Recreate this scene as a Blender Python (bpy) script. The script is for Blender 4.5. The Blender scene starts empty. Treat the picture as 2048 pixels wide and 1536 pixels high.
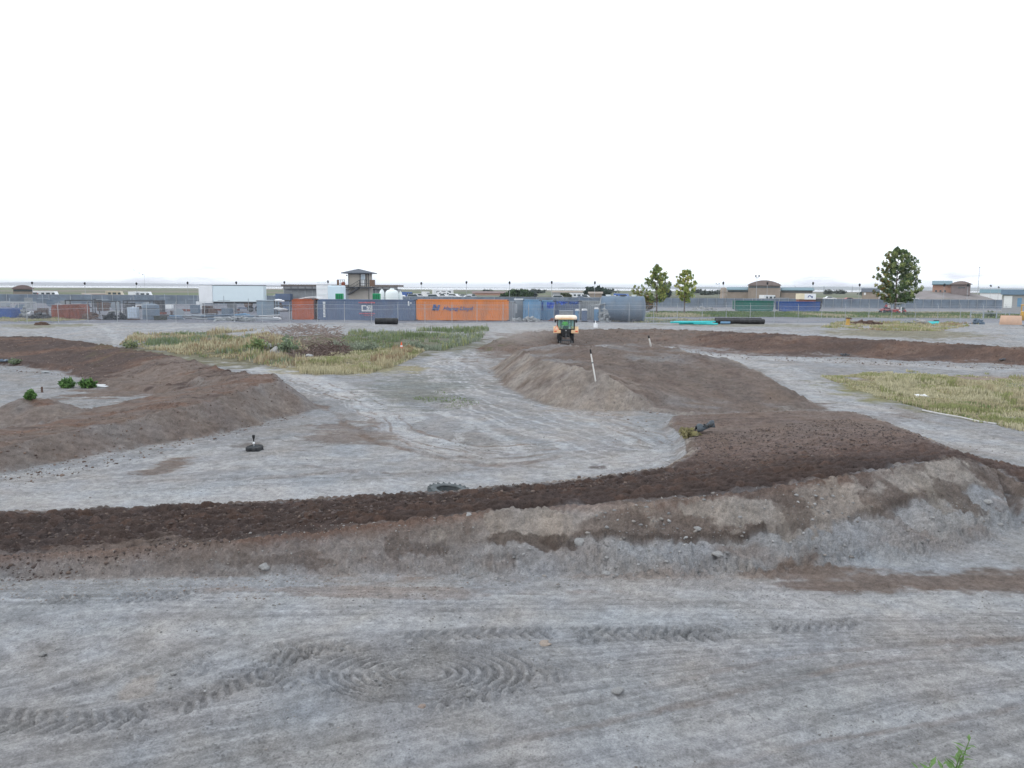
import bpy, math, random
import numpy as np
from mathutils import Vector, Matrix
R = math.radians
PI = math.pi
scene = bpy.context.scene
COL = scene.collection

# ------------------------------------------------------------------ camera
F = 1600.0
CAMZ = 5.0
PITCH = R(6.88)
ROLL = R(0.31)
cam_d = bpy.data.cameras.new('camera')
cam = bpy.data.objects.new('camera', cam_d)
COL.objects.link(cam)
cam_d.sensor_width = 36.0
cam_d.lens = 36.0 * F / 2048.0
cam_d.clip_start = 0.1
cam_d.clip_end = 30000
CM = Matrix.Rotation(PI / 2 - PITCH, 3, 'X') @ Matrix.Rotation(ROLL, 3, 'Z')
cam.matrix_world = Matrix.Translation((0, 0, CAMZ)) @ CM.to_4x4()
scene.camera = cam
scene.render.resolution_x = 1024
scene.render.resolution_y = 768

# ------------------------------------------------------------------ sky and light
SUN_EL, SUN_AZ = R(20), R(-118)      # azimuth clockwise from +Y (view direction)
w = bpy.data.worlds.new('World')
scene.world = w
w.use_nodes = True
nt = w.node_tree
nt.nodes.clear()
out = nt.nodes.new('ShaderNodeOutputWorld')
bg = nt.nodes.new('ShaderNodeBackground')
bg.inputs['Strength'].default_value = 0.1
sky = nt.nodes.new('ShaderNodeTexSky')
sky.sky_type = 'NISHITA'
sky.sun_disc = False
sky.sun_elevation = SUN_EL
sky.sun_rotation = SUN_AZ
sky.air_density = 1.0
sky.dust_density = 1.5
tc = nt.nodes.new('ShaderNodeTexCoord')
mp = nt.nodes.new('ShaderNodeMapping')
mp.inputs['Scale'].default_value = (5.0, 5.0, 26.0)
ns = nt.nodes.new('ShaderNodeTexNoise')
ns.inputs['Scale'].default_value = 1.6
ns.inputs['Detail'].default_value = 6
ns.inputs['Roughness'].default_value = 0.55
rp = nt.nodes.new('ShaderNodeValToRGB')
rp.color_ramp.elements[0].position = 0.52
rp.color_ramp.elements[0].color = (12.3, 13.0, 13.9, 1)
rp.color_ramp.elements[1].position = 0.66
rp.color_ramp.elements[1].color = (7.8, 8.1, 9.2, 1)
mx = nt.nodes.new('ShaderNodeMix')
mx.data_type = 'RGBA'
mx.inputs[0].default_value = 0.93
# the upper sky is a plain bright overcast; grey cloud banks only low down
sep = nt.nodes.new('ShaderNodeSeparateXYZ')
mr = nt.nodes.new('ShaderNodeMapRange')
mr.inputs['From Min'].default_value = 0.012
mr.inputs['From Max'].default_value = 0.045
mr.inputs['To Min'].default_value = 0.0
mr.inputs['To Max'].default_value = 1.0
mx2 = nt.nodes.new('ShaderNodeMix')
mx2.data_type = 'RGBA'
mx2.inputs[7].default_value = (12.3, 13.0, 13.9, 1)
L = nt.links.new
L(tc.outputs['Generated'], mp.inputs['Vector'])
L(mp.outputs['Vector'], ns.inputs['Vector'])
L(ns.outputs['Fac'], rp.inputs['Fac'])
L(tc.outputs['Generated'], sep.inputs[0])
L(sep.outputs['Z'], mr.inputs['Value'])
L(mr.outputs['Result'], mx2.inputs[0])
L(rp.outputs['Color'], mx2.inputs[6])
L(sky.outputs['Color'], mx.inputs[6])
L(mx2.outputs[2], mx.inputs[7])
L(mx.outputs[2], bg.inputs['Color'])
L(bg.outputs['Background'], out.inputs['Surface'])

sd = bpy.data.lights.new('sun', 'SUN')
sd.energy = 0.5
sd.angle = R(14)
sd.color = (1.0, 0.9, 0.78)
sun = bpy.data.objects.new('sun', sd)
COL.objects.link(sun)
sdir = Vector((math.sin(SUN_AZ) * math.cos(SUN_EL), math.cos(SUN_AZ) * math.cos(SUN_EL), math.sin(SUN_EL)))
sun.rotation_euler = sdir.to_track_quat('Z', 'Y').to_euler()
sun.location = (0, 0, 60)

scene.view_settings.view_transform = 'Standard'
scene.view_settings.look = 'None'
scene.view_settings.exposure = 0.19
scene.view_settings.gamma = 1.0
scene.render.engine = 'CYCLES'

# ------------------------------------------------------------------ picture ray -> place in the world
def ray(px, py):
    d = CM @ Vector(((px - 1024) / F, -(py - 768) / F, -1.0))
    return d
def PZ(px, py, z):                       # point of height z on the line of sight
    d = ray(px, py)
    t = (z - CAMZ) / d.z
    return d.x * t, d.y * t
def wx(px, Y, py=610):
    d = ray(px, py)
    return d.x / d.y * Y
def wz(px, py, Y):
    d = ray(px, py)
    return CAMZ + d.z / d.y * Y

# ------------------------------------------------------------------ noise
_rng = np.random.RandomState(7)
_T = _rng.rand(512, 512).astype(np.float32)
_T2 = _rng.rand(512, 512).astype(np.float32)
def vn(x, y, seed=0):
    x = x + seed * 37.17; y = y + seed * 91.73
    xi = np.floor(x); yi = np.floor(y)
    fx = (x - xi).astype(np.float32); fy = (y - yi).astype(np.float32)
    xi = xi.astype(np.int64) & 511; yi = yi.astype(np.int64) & 511
    x1 = (xi + 1) & 511; y1 = (yi + 1) & 511
    fx = fx * fx * (3 - 2 * fx); fy = fy * fy * (3 - 2 * fy)
    a = _T[xi, yi]; b = _T[x1, yi]; c = _T[xi, y1]; d = _T[x1, y1]
    return (a + (b - a) * fx) * (1 - fy) + (c + (d - c) * fx) * fy
def fbm(x, y, octv=4, seed=0, gain=0.5):
    s = 0; a = 1; t = 0
    for k in range(octv):
        s = s + a * vn(x, y, seed + k * 3); t += a
        c, sn = 0.8, 0.6
        x, y = (x * c - y * sn) * 2.03, (x * sn + y * c) * 2.03
        a *= gain
    return s / t                          # 0..1
def cells(x, y, seed=0):                  # rounded lumps, 0 (crack) .. 1 (top of lump), and a value per lump
    x = x + seed * 11.3; y = y + seed * 5.7
    xi = np.floor(x).astype(np.int64); yi = np.floor(y).astype(np.int64)
    best = np.full(x.shape, 9.0); sec = best.copy(); val = np.zeros(x.shape)
    for i in (-1, 0, 1):
        for j in (-1, 0, 1):
            cx = (xi + i); cy = (yi + j)
            a = cx & 511; b = cy & 511
            d = np.hypot(cx + _T[a, b] - x, cy + _T2[a, b] - y)
            m = d < best
            sec = np.where(m, best, np.minimum(sec, d))
            val = np.where(m, _T2[b, a], val)
            best = np.where(m, d, best)
    return np.clip((sec - best) * 1.6, 0, 1), val
def sst(a, b, x):
    t = np.clip((x - a) / (b - a), 0, 1)
    return t * t * (3 - 2 * t)

# ------------------------------------------------------------------ earthworks
def base_z(X, Y):
    z = 0.87 * sst(48, 85, Y)
    z = z + 3.4 * (1 - sst(1.0, 7.6, Y)) * np.where(Y < 8, 1, 0)
    return z
def densify(p, step):
    o = []
    n = len(p)
    for i in range(n):
        a = p[i]; b = p[(i + 1) % n]
        k = max(1, int(math.hypot(a[0] - b[0], a[1] - b[1]) / step))
        for j in range(k):
            t = j / k
            o.append(tuple(a[m] + (b[m] - a[m]) * t for m in range(3)))
    return o
class Earth:
    def __init__(s, pix, slope, step=1.2):
        s.v = [PZ(a, b, c) + (c,) for a, b, c in pix]
        s.slope = slope
        s.d = np.array(densify(s.v, step))
        s.v = np.array(s.v)
        m = s.v[:, 2].max() / slope + 1.5
        s.bb = (s.v[:, 0].min() - m, s.v[:, 0].max() + m, s.v[:, 1].min() - m, s.v[:, 1].max() + m)
    def mask(s, X, Y):
        return (X > s.bb[0]) & (X < s.bb[1]) & (Y > s.bb[2]) & (Y < s.bb[3])
    def evalp(s, X, Y):                  # 1-D arrays -> signed distance (inside < 0), height
        n = len(s.v)
        best = np.full(X.shape, 1e9); ze = np.zeros(X.shape); ins = np.zeros(X.shape, bool)
        for i in range(n):
            a = s.v[i]; b = s.v[(i + 1) % n]
            ex, ey = b[0] - a[0], b[1] - a[1]
            t = np.clip(((X - a[0]) * ex + (Y - a[1]) * ey) / (ex * ex + ey * ey + 1e-9), 0, 1)
            d = np.hypot(X - a[0] - t * ex, Y - a[1] - t * ey)
            m = d < best
            best = np.where(m, d, best); ze = np.where(m, a[2] + t * (b[2] - a[2]), ze)
            c = ((a[1] > Y) != (b[1] > Y)) & (X < (b[0] - a[0]) * (Y - a[1]) / (b[1] - a[1] + 1e-12) + a[0])
            ins ^= c
        wsum = np.zeros(X.shape); zs = np.zeros(X.shape)
        for p in s.d:
            q = 1.0 / (((X - p[0]) ** 2 + (Y - p[1]) ** 2) ** 1.5 + 0.02)
            wsum += q; zs += q * p[2]
        zi = zs / wsum
        bl = np.clip(best / 0.6, 0, 1)
        zt = np.where(ins, ze * (1 - bl) + zi * bl, ze - s.slope * np.maximum(best - 0.1, 0))
        return np.where(ins, -best, best), zt, ze

# near embankment carrying the tilled strip
EA = Earth([(-260, 1038, .25), (0, 1026, .3), (300, 1016, .42), (600, 1001, .5), (900, 984, .58), (1100, 966, .62),
            (1250, 949, .6), (1345, 934, .5), (1395, 902, .35), (1385, 868, .3), (1345, 848, .2), (1350, 832, .12), (1450, 827, .15),
            (1600, 821, .2), (1700, 824, .22), (1770, 845, .4), (1840, 873, .75), (1905, 901, 1.1), (1985, 921, .8), (2120, 958, .5), (2300, 1000, .35),
            (2300, 1040, .3), (2120, 1000, .45), (1990, 940, .75), (1905, 916, 1.2), (1700, 949, 1.2), (1500, 982, 1.05), (1300, 1004, .95), (1150, 1010, .88),
            (1000, 1022, .8), (800, 1042, .66), (640, 1062, .54), (400, 1085, .42), (200, 1099, .32), (0, 1110, .25), (-260, 1122, .22)], 0.72, 0.7)
# middle ramp
EB = Earth([(1040, 700, 1.15), (1110, 689, 1.5), (1200, 696, 1.75), (1290, 684, 1.7), (1385, 707, 1.7), (1440, 716, 1.5), (1510, 741, 1.15),
            (1570, 776, .65), (1620, 803, .2), (1500, 824, .1), (1400, 828, .08), (1310, 815, .15), (1262, 780, .75), (1215, 752, 1.25), (1160, 735, 1.45), (1075, 718, 1.3)], 0.75, 1.0)
# far banked turn
EC = Earth([(962, 694, .45), (1000, 677, .9), (1060, 664, 1.2), (1150, 659, 1.25), (1300, 658, 1.3), (1500, 665, 1.35), (1800, 682, 1.15), (2060, 696, 1.0), (2400, 722, .85),
            (2400, 752, .15), (2060, 728, .12), (1850, 720, .12), (1700, 714, .12), (1500, 712, .12), (1330, 697, .18), (1200, 690, .35), (1060, 697, .45)], 0.7, 2.0)
# left loop: near leg, far leg, small heap
ED = Earth([(-260, 930, .5), (0, 892, .55), (150, 862, .65), (300, 829, .8), (420, 800, .95), (520, 770, 1.1), (556, 759, 1.2), (548, 751, 1.2),
            (500, 747, 1.15), (440, 742, 1.0), (400, 752, .8), (420, 768, .7), (350, 782, .55), (200, 815, .4), (80, 850, .3), (-260, 880, .2)], 0.85, 1.0)
EE = Earth([(-300, 676, 1.0), (0, 673, 1.05), (80, 673, 1.1), (200, 689, 1.0), (330, 709, .95), (440, 738, .95), (520, 762, 1.0), (420, 776, .4), (300, 772, .25),
            (200, 757, .2), (150, 732, .25), (0, 716, .35), (-300, 714, .35)], 0.7, 1.6)
EG = Earth([(40, 800, .75), (75, 796, .8), (110, 805, .7), (70, 815, .6)], 0.42, 1.0)
FEATS = [EA, EB, EC, ED, EE, EG]

def g_cl(x, y): return fbm(x * .55, y * .55, 3, 207)
class Stroke:
    def __init__(s, pix, width, z=0.02):
        s.p = [PZ(a, b, z if b > 700 else 0.35) for a, b in pix]
        # Catmull-Rom
        q = [s.p[0]] + s.p + [s.p[-1]]
        o = []
        for i in range(1, len(q) - 2):
            for j in range(5):
                t = j / 5
                o.append(tuple(0.5 * (2 * q[i][m] + (q[i + 1][m] - q[i - 1][m]) * t + (2 * q[i - 1][m] - 5 * q[i][m] + 4 * q[i + 1][m] - q[i + 2][m]) * t * t
                                      + (3 * q[i][m] - q[i - 1][m] - 3 * q[i + 1][m] + q[i + 2][m]) * t ** 3) for m in (0, 1)))
        o.append(s.p[-1])
        s.o = o; s.w = width
        a = np.array(o)
        s.bb = (a[:, 0].min() - width, a[:, 0].max() + width, a[:, 1].min() - width, a[:, 1].max() + width)
    def dist(s, X, Y):                    # 1-D arrays: side distance (signed), length along
        best = np.full(X.shape, 1e9); side = best.copy(); al = np.zeros(X.shape); acc = 0
        for a, b in zip(s.o[:-1], s.o[1:]):
            ex, ey = b[0] - a[0], b[1] - a[1]; ln = math.hypot(ex, ey) + 1e-9
            t = np.clip(((X - a[0]) * ex + (Y - a[1]) * ey) / ln ** 2, 0, 1)
            dx = X - a[0] - t * ex; dy = Y - a[1] - t * ey
            d = np.hypot(dx, dy)
            m = d < best
            best = np.where(m, d, best)
            side = np.where(m, np.sign(ex * dy - ey * dx) * d, side)
            al = np.where(m, acc + t * ln, al)
            acc += ln
        return side, al
def with_stroke(st, X, Y, fn):
    m = (X > st.bb[0]) & (X < st.bb[1]) & (Y > st.bb[2]) & (Y < st.bb[3])
    idx = np.nonzero(m)[0]
    if len(idx):
        s, a = st.dist(X[idx], Y[idx])
        fn(idx, s, a)

TREADS = [Stroke([(-80, 1428), (60, 1438), (200, 1440), (330, 1418), (430, 1378), (520, 1335), (640, 1300)], .5),
          Stroke([(1440, 1268), (1100, 1262), (800, 1277), (620, 1305), (548, 1350), (600, 1398), (720, 1418), (860, 1412), (1000, 1382), (1120, 1345), (1200, 1320)], .45),
          Stroke([(1180, 1275), (1400, 1258), (1700, 1245)], .4),
          Stroke([(-80, 1195), (200, 1196), (420, 1188)], .45),
          Stroke([(350, 1330), (480, 1312), (600, 1300)], .7)]
PALE = [(Stroke([(335, 712), (420, 722), (560, 745), (680, 775), (760, 812), (800, 838)], 2.6), 1.3, 1.0),
        (Stroke([(680, 772), (730, 815), (770, 850), (830, 885), (900, 905)], 1.2), .55, .8),
        (Stroke([(960, 700), (880, 712), (858, 735), (880, 762), (960, 788), (1080, 812), (1190, 850)], 1.6), .7, .35),
        (Stroke([(930, 720), (1010, 745), (1120, 780), (1210, 820), (1300, 860), (1350, 885)], 1.4), .6, .3),
        (Stroke([(900, 715), (960, 745), (1080, 795), (1180, 840), (1260, 885)], .9), .4, .7),
        (Stroke([(800, 818), (880, 826), (940, 842), (1000, 872), (1040, 905)], .9), .4, .8),
        (Stroke([(980, 838), (1060, 862), (1130, 892)], .5), .2, .8),
        (Stroke([(930, 836), (925, 862), (890, 890)], .7), .28, .7),
        (Stroke([(-60, 1004), (250, 996), (600, 982), (900, 962), (1150, 938), (1330, 900), (1420, 868)], 2.2), .8, .65),
        (Stroke([(-60, 960), (200, 930), (400, 905), (560, 885), (700, 850), (740, 838)], 1.6), .5, .5),
        (Stroke([(100, 948), (350, 935), (640, 915), (900, 905)], 1.4), .45, .55),
        (Stroke([(1395, 713), (1550, 735), (1640, 785), (1760, 838), (1900, 872), (2100, 915)], 3.6), 1.8, .65),
        (Stroke([(1430, 716), (1700, 724), (1900, 736), (2120, 742)], 3.0), 1.6, .6),
        (Stroke([(-80, 1268), (300, 1256), (700, 1240), (1100, 1238), (1500, 1222), (2140, 1200)], .9), .4, .8),
        (Stroke([(-80, 1216), (400, 1210), (900, 1196), (1400, 1180)], .7), .3, .4),
        (Stroke([(1150, 1180), (1500, 1192), (1800, 1200), (2140, 1180)], .8), .35, .6),
        (Stroke([(500, 1560), (900, 1515), (1300, 1465), (1700, 1385), (2140, 1300)], .55), .2, .9),
        (Stroke([(1050, 1560), (1400, 1515), (1750, 1440), (2140, 1370)], .5), .18, .8),
        (Stroke([(1750, 1130), (1900, 1125), (2140, 1150)], .6), .2, .4),
        (Stroke([(0, 1400), (250, 1385), (420, 1350)], .5), .2, .4),
        (Stroke([(150, 652), (215, 668), (240, 690)], 1.5), .5, .6),
        (Stroke([(-60, 662), (80, 661), (170, 664)], 1.6), .5, .6),
        (Stroke([(300, 668), (600, 655), (900, 655), (1100, 652)], 3.0), 1.3, .35)]
for _k in range(9):
    _o = _k * 14 - 18
    PALE.append((Stroke([(985 - _o * .4, 702 + _o * .25), (905 - _o * .9, 722 + _o * .1), (885 - _o * .7 + 30, 742 + _o * .3), (960 - _o * .2, 775 + _o * .5), (1090 + _o * .2, 802 + _o * .9), (1200 + _o * .5, 838 + _o * 1.0), (1290 + _o * .9, 880 + _o * .3)], .34), .055 + .035 * (_k % 3), .8 + .2 * (_k % 2)))
for _k in range(7):
    _o = _k * 10 - 12
    PALE.append((Stroke([(430 + _o * 3, 722 + _o), (600 + _o, 756 + _o * .8), (700 + _o * .8, 795 + _o * .7), (790 + _o, 850 + _o * .35), (880 + _o * 1.3, 888 + _o * .1), (1000 + _o * 1.5, 910 - _o * .4)], .3), .055 + .03 * (_k % 2), .8 + .2 * (_k % 2)))
for _k in range(8):
    _y = 905 + _k * 12
    PALE.append((Stroke([(-60, _y + 60), (200, _y + 38 - _k * 2), (450, _y + 18 - _k), (700, _y + 2), (950, _y - 2 - _k), (1200, _y - 22 - _k * 3)], .3), .08 + .05 * (_k % 3), .35 + .2 * (_k % 2)))
for _k in range(6):
    _o = _k * 12
    PALE.append((Stroke([(1390 - _k * 14, 905 - _o * .1), (1365 - _k * 18, 920 - _o * .2), (1300 - _k * 24, 938 - _o * .2), (1200 - _k * 26, 948 - _o * .3)], .3), .1, .5))
DARK = [(Stroke([(560 + _o, 750 + _o * .1), (690 + _o, 800), (760 + _o, 858 - _o * .1), (850 + _o, 898 - _o * .2), (980 + _o, 915 - _o * .4), (1100 + _o, 905 - _o * .5)], .4), .09, .75) for _o in (0, 22, 60)] + [
        (Stroke([(900 + _o, 715), (990 + _o, 748 + _o * .1), (1120 + _o, 795), (1230 + _o, 845), (1310 + _o, 885)], .4), .08, .6) for _o in (-30, 8, 40)] + [
        (Stroke([(640, 810), (700, 850), (780, 890), (900, 918), (1010, 928), (1110, 912)], .9), .3, 1.0),
        (Stroke([(720, 820), (790, 870), (860, 900)], .5), .12, .5),
        (Stroke([(600, 930), (800, 945), (1000, 932), (1150, 935)], .7), .15, .35),
        (Stroke([(250, 960), (500, 955), (700, 940)], .8), .3, .4),
        (Stroke([(1100, 800), (1250, 850), (1400, 880)], .6), .15, .35),
        (Stroke([(1040, 740), (1150, 795), (1280, 850)], .5), .1, .35),
        (Stroke([(1660, 800), (1750, 822), (1880, 845)], .8), .2, .4),
        (Stroke([(700, 1560), (1000, 1490), (1368, 1400), (1750, 1320), (2140, 1255)], .4), .1, .45),
        (Stroke([(1250, 1560), (1600, 1485), (1900, 1435), (2140, 1400)], .3), .08, .5),
        (Stroke([(1100, 1420), (1400, 1345), (1700, 1295), (2140, 1265)], .4), .1, .3)]

def patch(X, Y, px, py, rx, ry, z=0.0):   # soft elliptic patch given by its outline in the picture
    cx, cy = PZ(px, py, z)
    ax = PZ(px + rx, py, z)[0] - cx
    ay = (PZ(px, py - ry, z)[1] - PZ(px, py + ry, z)[1]) / 2
    return np.hypot((X - cx) / ax, (Y - cy) / ay)

CIRC = PZ(845, 1345, 0.0)
C_BROWN = np.array([.172, .138, .118]); C_DARK = np.array([.068, .051, .045]); C_RED = np.array([.15, .095, .072])
C_GREY = np.array([.305, .306, .306]); C_PALE = np.array([.385, .387, .388]); C_TRK = np.array([.395, .397, .395]); C_WARM = np.array([.32, .285, .25])

def terrain(X, Y, colour=True, fine=True):
    """X, Y 1-D arrays -> height and ground colour"""
    n = len(X)
    Z = base_z(X, Y)
    near = (Y > -5) & (Y < 140) & (np.abs(X) < 130)
    wob = (fbm(X * .5, Y * .5, 3, 5) - .5)
    Z = Z + wob * np.clip(Y / 60, .12, 1) * .22 * np.where(near, 1, 0)
    C = None
    f3 = fbm(X * .35, Y * .35, 3, 21); f5 = fbm(X * 1.3, Y * 1.3, 4, 31); f6 = fbm(X * 5, Y * 5, 3, 41)
    if colour:
        C = np.tile(C_GREY, (n, 1))
    def mixc(idx, col, m):
        C[idx] = C[idx] * (1 - m[:, None]) + col * m[:, None]
    # wheel-swept streaks of the near flat
    yf = np.nonzero((Y > 6) & (Y < 26) & (np.abs(X) < 30))[0]
    if len(yf):
        x, y = X[yf], Y[yf]
        k = .42 * (1 - sst(9.2, 12.4, y))
        s = y - k * x
        al = x + .4 * y
        st1 = fbm(s * 3.3, al * .22, 4, 51); st2 = fbm(s * 11, al * .9, 3, 61)
        zone = 1 - sst(12.6, 13.6, y)
        Z[yf] += zone * ((st1 - .5) * .035 + (st2 - .5) * .022)
        zone2 = sst(15, 17, y)
        st3 = fbm(y * 1.2 + .05 * x, x * .12, 4, 71)
        Z[yf] += zone2 * (st3 - .5) * .05
        if colour:
            mixc(yf, C_PALE, np.clip((st1 - .52) * 3.0 + (st2 - .5) * 1.6, 0, 1) * zone * .55)
            st4 = fbm(s * 24, al * .5, 3, 63)
            C[yf] *= (1 + zone * ((st4 - .5) * .55 + (st2 - .5) * .3))[:, None]; Z[yf] += zone * (st4 - .5) * .014
            mixc(yf, C_GREY * .72, np.clip((.44 - st1) * 4 + (.42 - st2) * 2, 0, 1) * zone * .28)
            mixc(yf, C_WARM, np.clip((f3[yf] - .55) * 4, 0, 1) * .35)
            mixc(yf, C_PALE, np.clip((st3 - .5) * 3.4, 0, 1) * zone2 * .7)
            mixc(yf, C_GREY * .75, np.clip((.45 - st3) * 4, 0, 1) * zone2 * .5)
    ym = np.nonzero((Y >= 20) & (Y < 90) & (np.abs(X) < 90))[0]
    if len(ym) and colour:
        x, y = X[ym], Y[ym]
        C[ym] *= (1 - .15 * sst(20, 24, y) * (1 - sst(60, 75, y)))[:, None]
        a1 = fbm(x * .5 - y * .12, y * .16 + x * .1, 4, 81)
        mixc(ym, C_PALE * .95, np.clip((a1 - .5) * 2.6, 0, 1) * .3)
        mixc(ym, C_WARM * .75, np.clip((f3[ym] - .5) * 3, 0, 1) * .4)
        mixc(ym, C_GREY * .7, np.clip((.42 - fbm(x * 1.1, y * .5, 4, 91)) * 4, 0, 1) * .35)
    # small pebbly relief everywhere near
    if fine:
        nf = np.nonzero((Y > 6) & (Y < 45) & (np.abs(X) < 40))[0]
        if len(nf):
            x, y = X[nf], Y[nf]
            amt = np.clip(f3[nf] * 2 - .7, .15, 1)
            Z[nf] += (fbm(x * 9, y * 9, 3, 101) - .5) * .028 * amt + (fbm(x * 28, y * 28, 2, 111) - .5) * .012
            cl, cv = cells(x * 9, y * 9, 3)
            peb = np.where(cv > .86, 1, 0) * cl * sst(.42, .6, fbm(x * .8, y * .8, 3, 121))
            Z[nf] += peb * .03
            if colour:
                mixc(nf, C_PALE * 1.08, peb * .45)
    WX = X + (fbm(X * .9, Y * .9, 3, 131) - .5) * .5 * np.clip(Y / 20, .3, 2)
    WY = Y + (fbm(X * .9, Y * .9, 3, 141) - .5) * .5 * np.clip(Y / 20, .3, 2)
    if colour:
        for st, half, amt in PALE:
            def fn(idx, s, a):
                strk = vn(s * 5.5 / max(st.w, .4) * 1.2, a * .35, 7) * .6 + .55
                mixc(idx, C_TRK, np.clip((1 - sst(half * .4, half, np.abs(s))) * amt * strk, 0, 1))
                Z[idx] -= (1 - sst(half * .4, half, np.abs(s))) * .012
            with_stroke(st, WX, WY, fn)
    for st, half, amt in DARK:
        def fn(idx, s, a):
            m = (1 - sst(half * .3, half, np.abs(s)))
            Z[idx] += m * (fbm(a * 3, s * 8, 3, 8) - .62) * .14 * min(st.w, .9)
            if colour: mixc(idx, C_BROWN * 1.1, np.clip(m * amt * (.4 + f6[idx]) * np.clip(fbm(a * .8, s * 0 + st.w * 9, 3, 404) * 3.2 - .9, .35, 1), 0, 1))
        with_stroke(st, WX, WY, fn)
    # tyre prints with lugs
    for k, st in enumerate(TREADS):
        def fn(idx, s, a):
            hw = st.w * .5
            u = s / hw
            m = (1 - sst(.85, 1.1, np.abs(u)))
            lug = np.sin(2 * PI * (a / .17 + np.abs(u) * .75 + np.where(u > 0, .5, 0)))
            lug = np.clip(lug * 1.8, -1, 1)
            fade = sst(.35, .5, fbm(a * 1.5, s * 0 + k, 2, 9) )
            Z[idx] += m * (-.012 + .022 * lug * fade) + (sst(.8, 1.05, np.abs(u)) - sst(1.1, 1.5, np.abs(u))) * .012 * f6[idx]
            if colour: mixc(idx, C_GREY * .88, m * .5 * fade)
        with_stroke(st, X + .03 * (f6 - .5), Y + .03 * (f6 - .5), fn)
    # the spun circle
    ci = np.nonzero((np.abs(X - CIRC[0]) < 3.2) & (np.abs(Y - CIRC[1]) < 2))[0]
    if len(ci):
        x = (X[ci] - CIRC[0]) + .02 * (f6[ci] - .5); y = (Y[ci] - CIRC[1]) * 1.75 + .02 * (f6[ci] - .5)
        r = np.hypot(x, y); th = np.arctan2(y, x)
        rr = r + .09 * np.sin(th * 1 + 1) 
        m = sst(.15, .35, r) * (1 - sst(1.35, 1.65, r)) 
        arc = np.clip(np.sin(2 * PI * rr / .155) * 1.5, -1, 1) * sst(.25, .42, fbm(th * 1.2 + 9, r * .5, 2, 12))
        churn, cv = cells(X[ci] * 7, Y[ci] * 7, 5)
        Z[ci] += m * arc * .034 - m * .02 + (sst(1.2, 1.5, r) - sst(1.6, 2.5, r)) * (.03 + .08 * churn * cv * f5[ci])
        if colour:
            mixc(ci, C_GREY * .96, (1 - sst(1.5, 2.4, r)) * .6)
    # embankments
    for k, f in enumerate(FEATS):
        idx = np.nonzero(f.mask(X, Y))[0]
        if not len(idx): continue
        x, y = X[idx], Y[idx]
        jit = (f5[idx] - .5) * (.35 if k == 0 else .9)
        sd, zt, ze = f.evalp(x, y)
        sdj = sd + jit * .5
        bz = Z[idx]
        faceh = np.maximum(ze - .0, .05)
        if k == 0:
            front = sst(-.3, .3, (-(y - (15.6 + np.clip(x, -20, 12) * .12))))   # side of the bank towards the near flat
            tface = np.clip(sd * f.slope / faceh, 0, 1.6)
            ero = np.where(sd > 0, 1, 0) * sst(0, .3, tface)
            zt = zt + ero * ((fbm(x * 2.2, y * 2.2, 4, 151) - .5) * .30 * np.clip(ze, .2, 1))
            right = sst(-3.0, 3.5, x)
            crackt = .60 + .35 * (fbm(x * .45, x * 0 + 3, 3, 161) - .5) + .16 * (fbm(x * 3, y * 1.2, 4, 162) - .5) - .12 * sst(5, 12, x)
            # crust breaks off in a step, rubble lies below
            step = sst(crackt - .03, crackt + .01, tface)
            zt = zt - np.where(sd > 0, 1, 0) * right * front * (step - tface * .6) * .16 * np.clip(ze, .2, 1)
            zt = zt + np.where(sd > 0, 1, 0) * (1 - right) * .12 * (1 - tface) * np.clip(tface, 0, 1)
            yz = y + 1.3 * zt; c5, v5 = cells(x * 5.5, yz * 5.5, 19); c6, v6 = cells(x * 2.6, yz * 2.6, 23)
            zt = zt + np.where(sd > 0, 1, 0) * right * front * step * (1 - sst(.9, 1.15, tface)) * (c5 * v5 * .09 + c6 * v6 * .10)
            zt = zt + np.where(sd > 0, 1, 0) * (1 - step * right) * (cells(x * 7, yz * 7, 29)[0] - .5) * .05
        ins = sst(.15, -.15, sdj) if False else 1 - sst(-.15, .15, sdj)
        if k in (0,):
            tn = fbm(x * 2.6, y * 4.6, 3, 171); tn2 = fbm(x * 9, y * 12, 3, 181)
            cl, cv = cells(x * 4.2, y * 6.0, 7)
            clump = (tn - .5) * .16 + (tn2 - .5) * .10 + cl * (cv - .2) * .10
            farfade = 1 - .55 * sst(18, 26, y)
            zt = zt + ins * np.minimum(clump, .09) * farfade
            rake = np.sin((y - .1 * x) * 2 * PI / .30 + 3 * f5[idx]) * np.clip(fbm(x * .4, y * 2, 3, 177) * 2, 0, 1)
            zt = zt + ins * .035 * rake * farfade
        elif k in (1, 2, 3, 4, 5):
            tn = fbm(x * 1.6, y * 1.6, 4, 191)
            zt = zt + (tn - .5) * (.30 if k == 2 else .20) * np.clip(ze, .15, 1)
            zt = zt + (fbm(x * 5, y * 5, 3, 201) - .5) * .10 * np.clip(ze, .3, 1)
            rill = fbm(x * .7, y * 3.2, 4, 202) if k == 1 else fbm(x * 2.6, y * .6, 4, 203)
            cl, cv = cells(x * 3.4, y * 3.4, 17)
            zt = zt + np.where(sd > 0, 1, 0) * (rill - .5) * .22 * np.clip(ze, .2, 1) + cl * np.clip(cv - .62, 0, 1) * .26 * sst(.45, .62, g_cl(x, y))
        zn = np.maximum(bz, zt)
        above = sst(-.02, .06, zt - bz) if k == 0 else sst(-.30, .10, zt - bz + (f6[idx] - .5) * .3 + (g_cl(x * 3, y * 3) - .5) * .4)
        Z[idx] = zn
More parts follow.
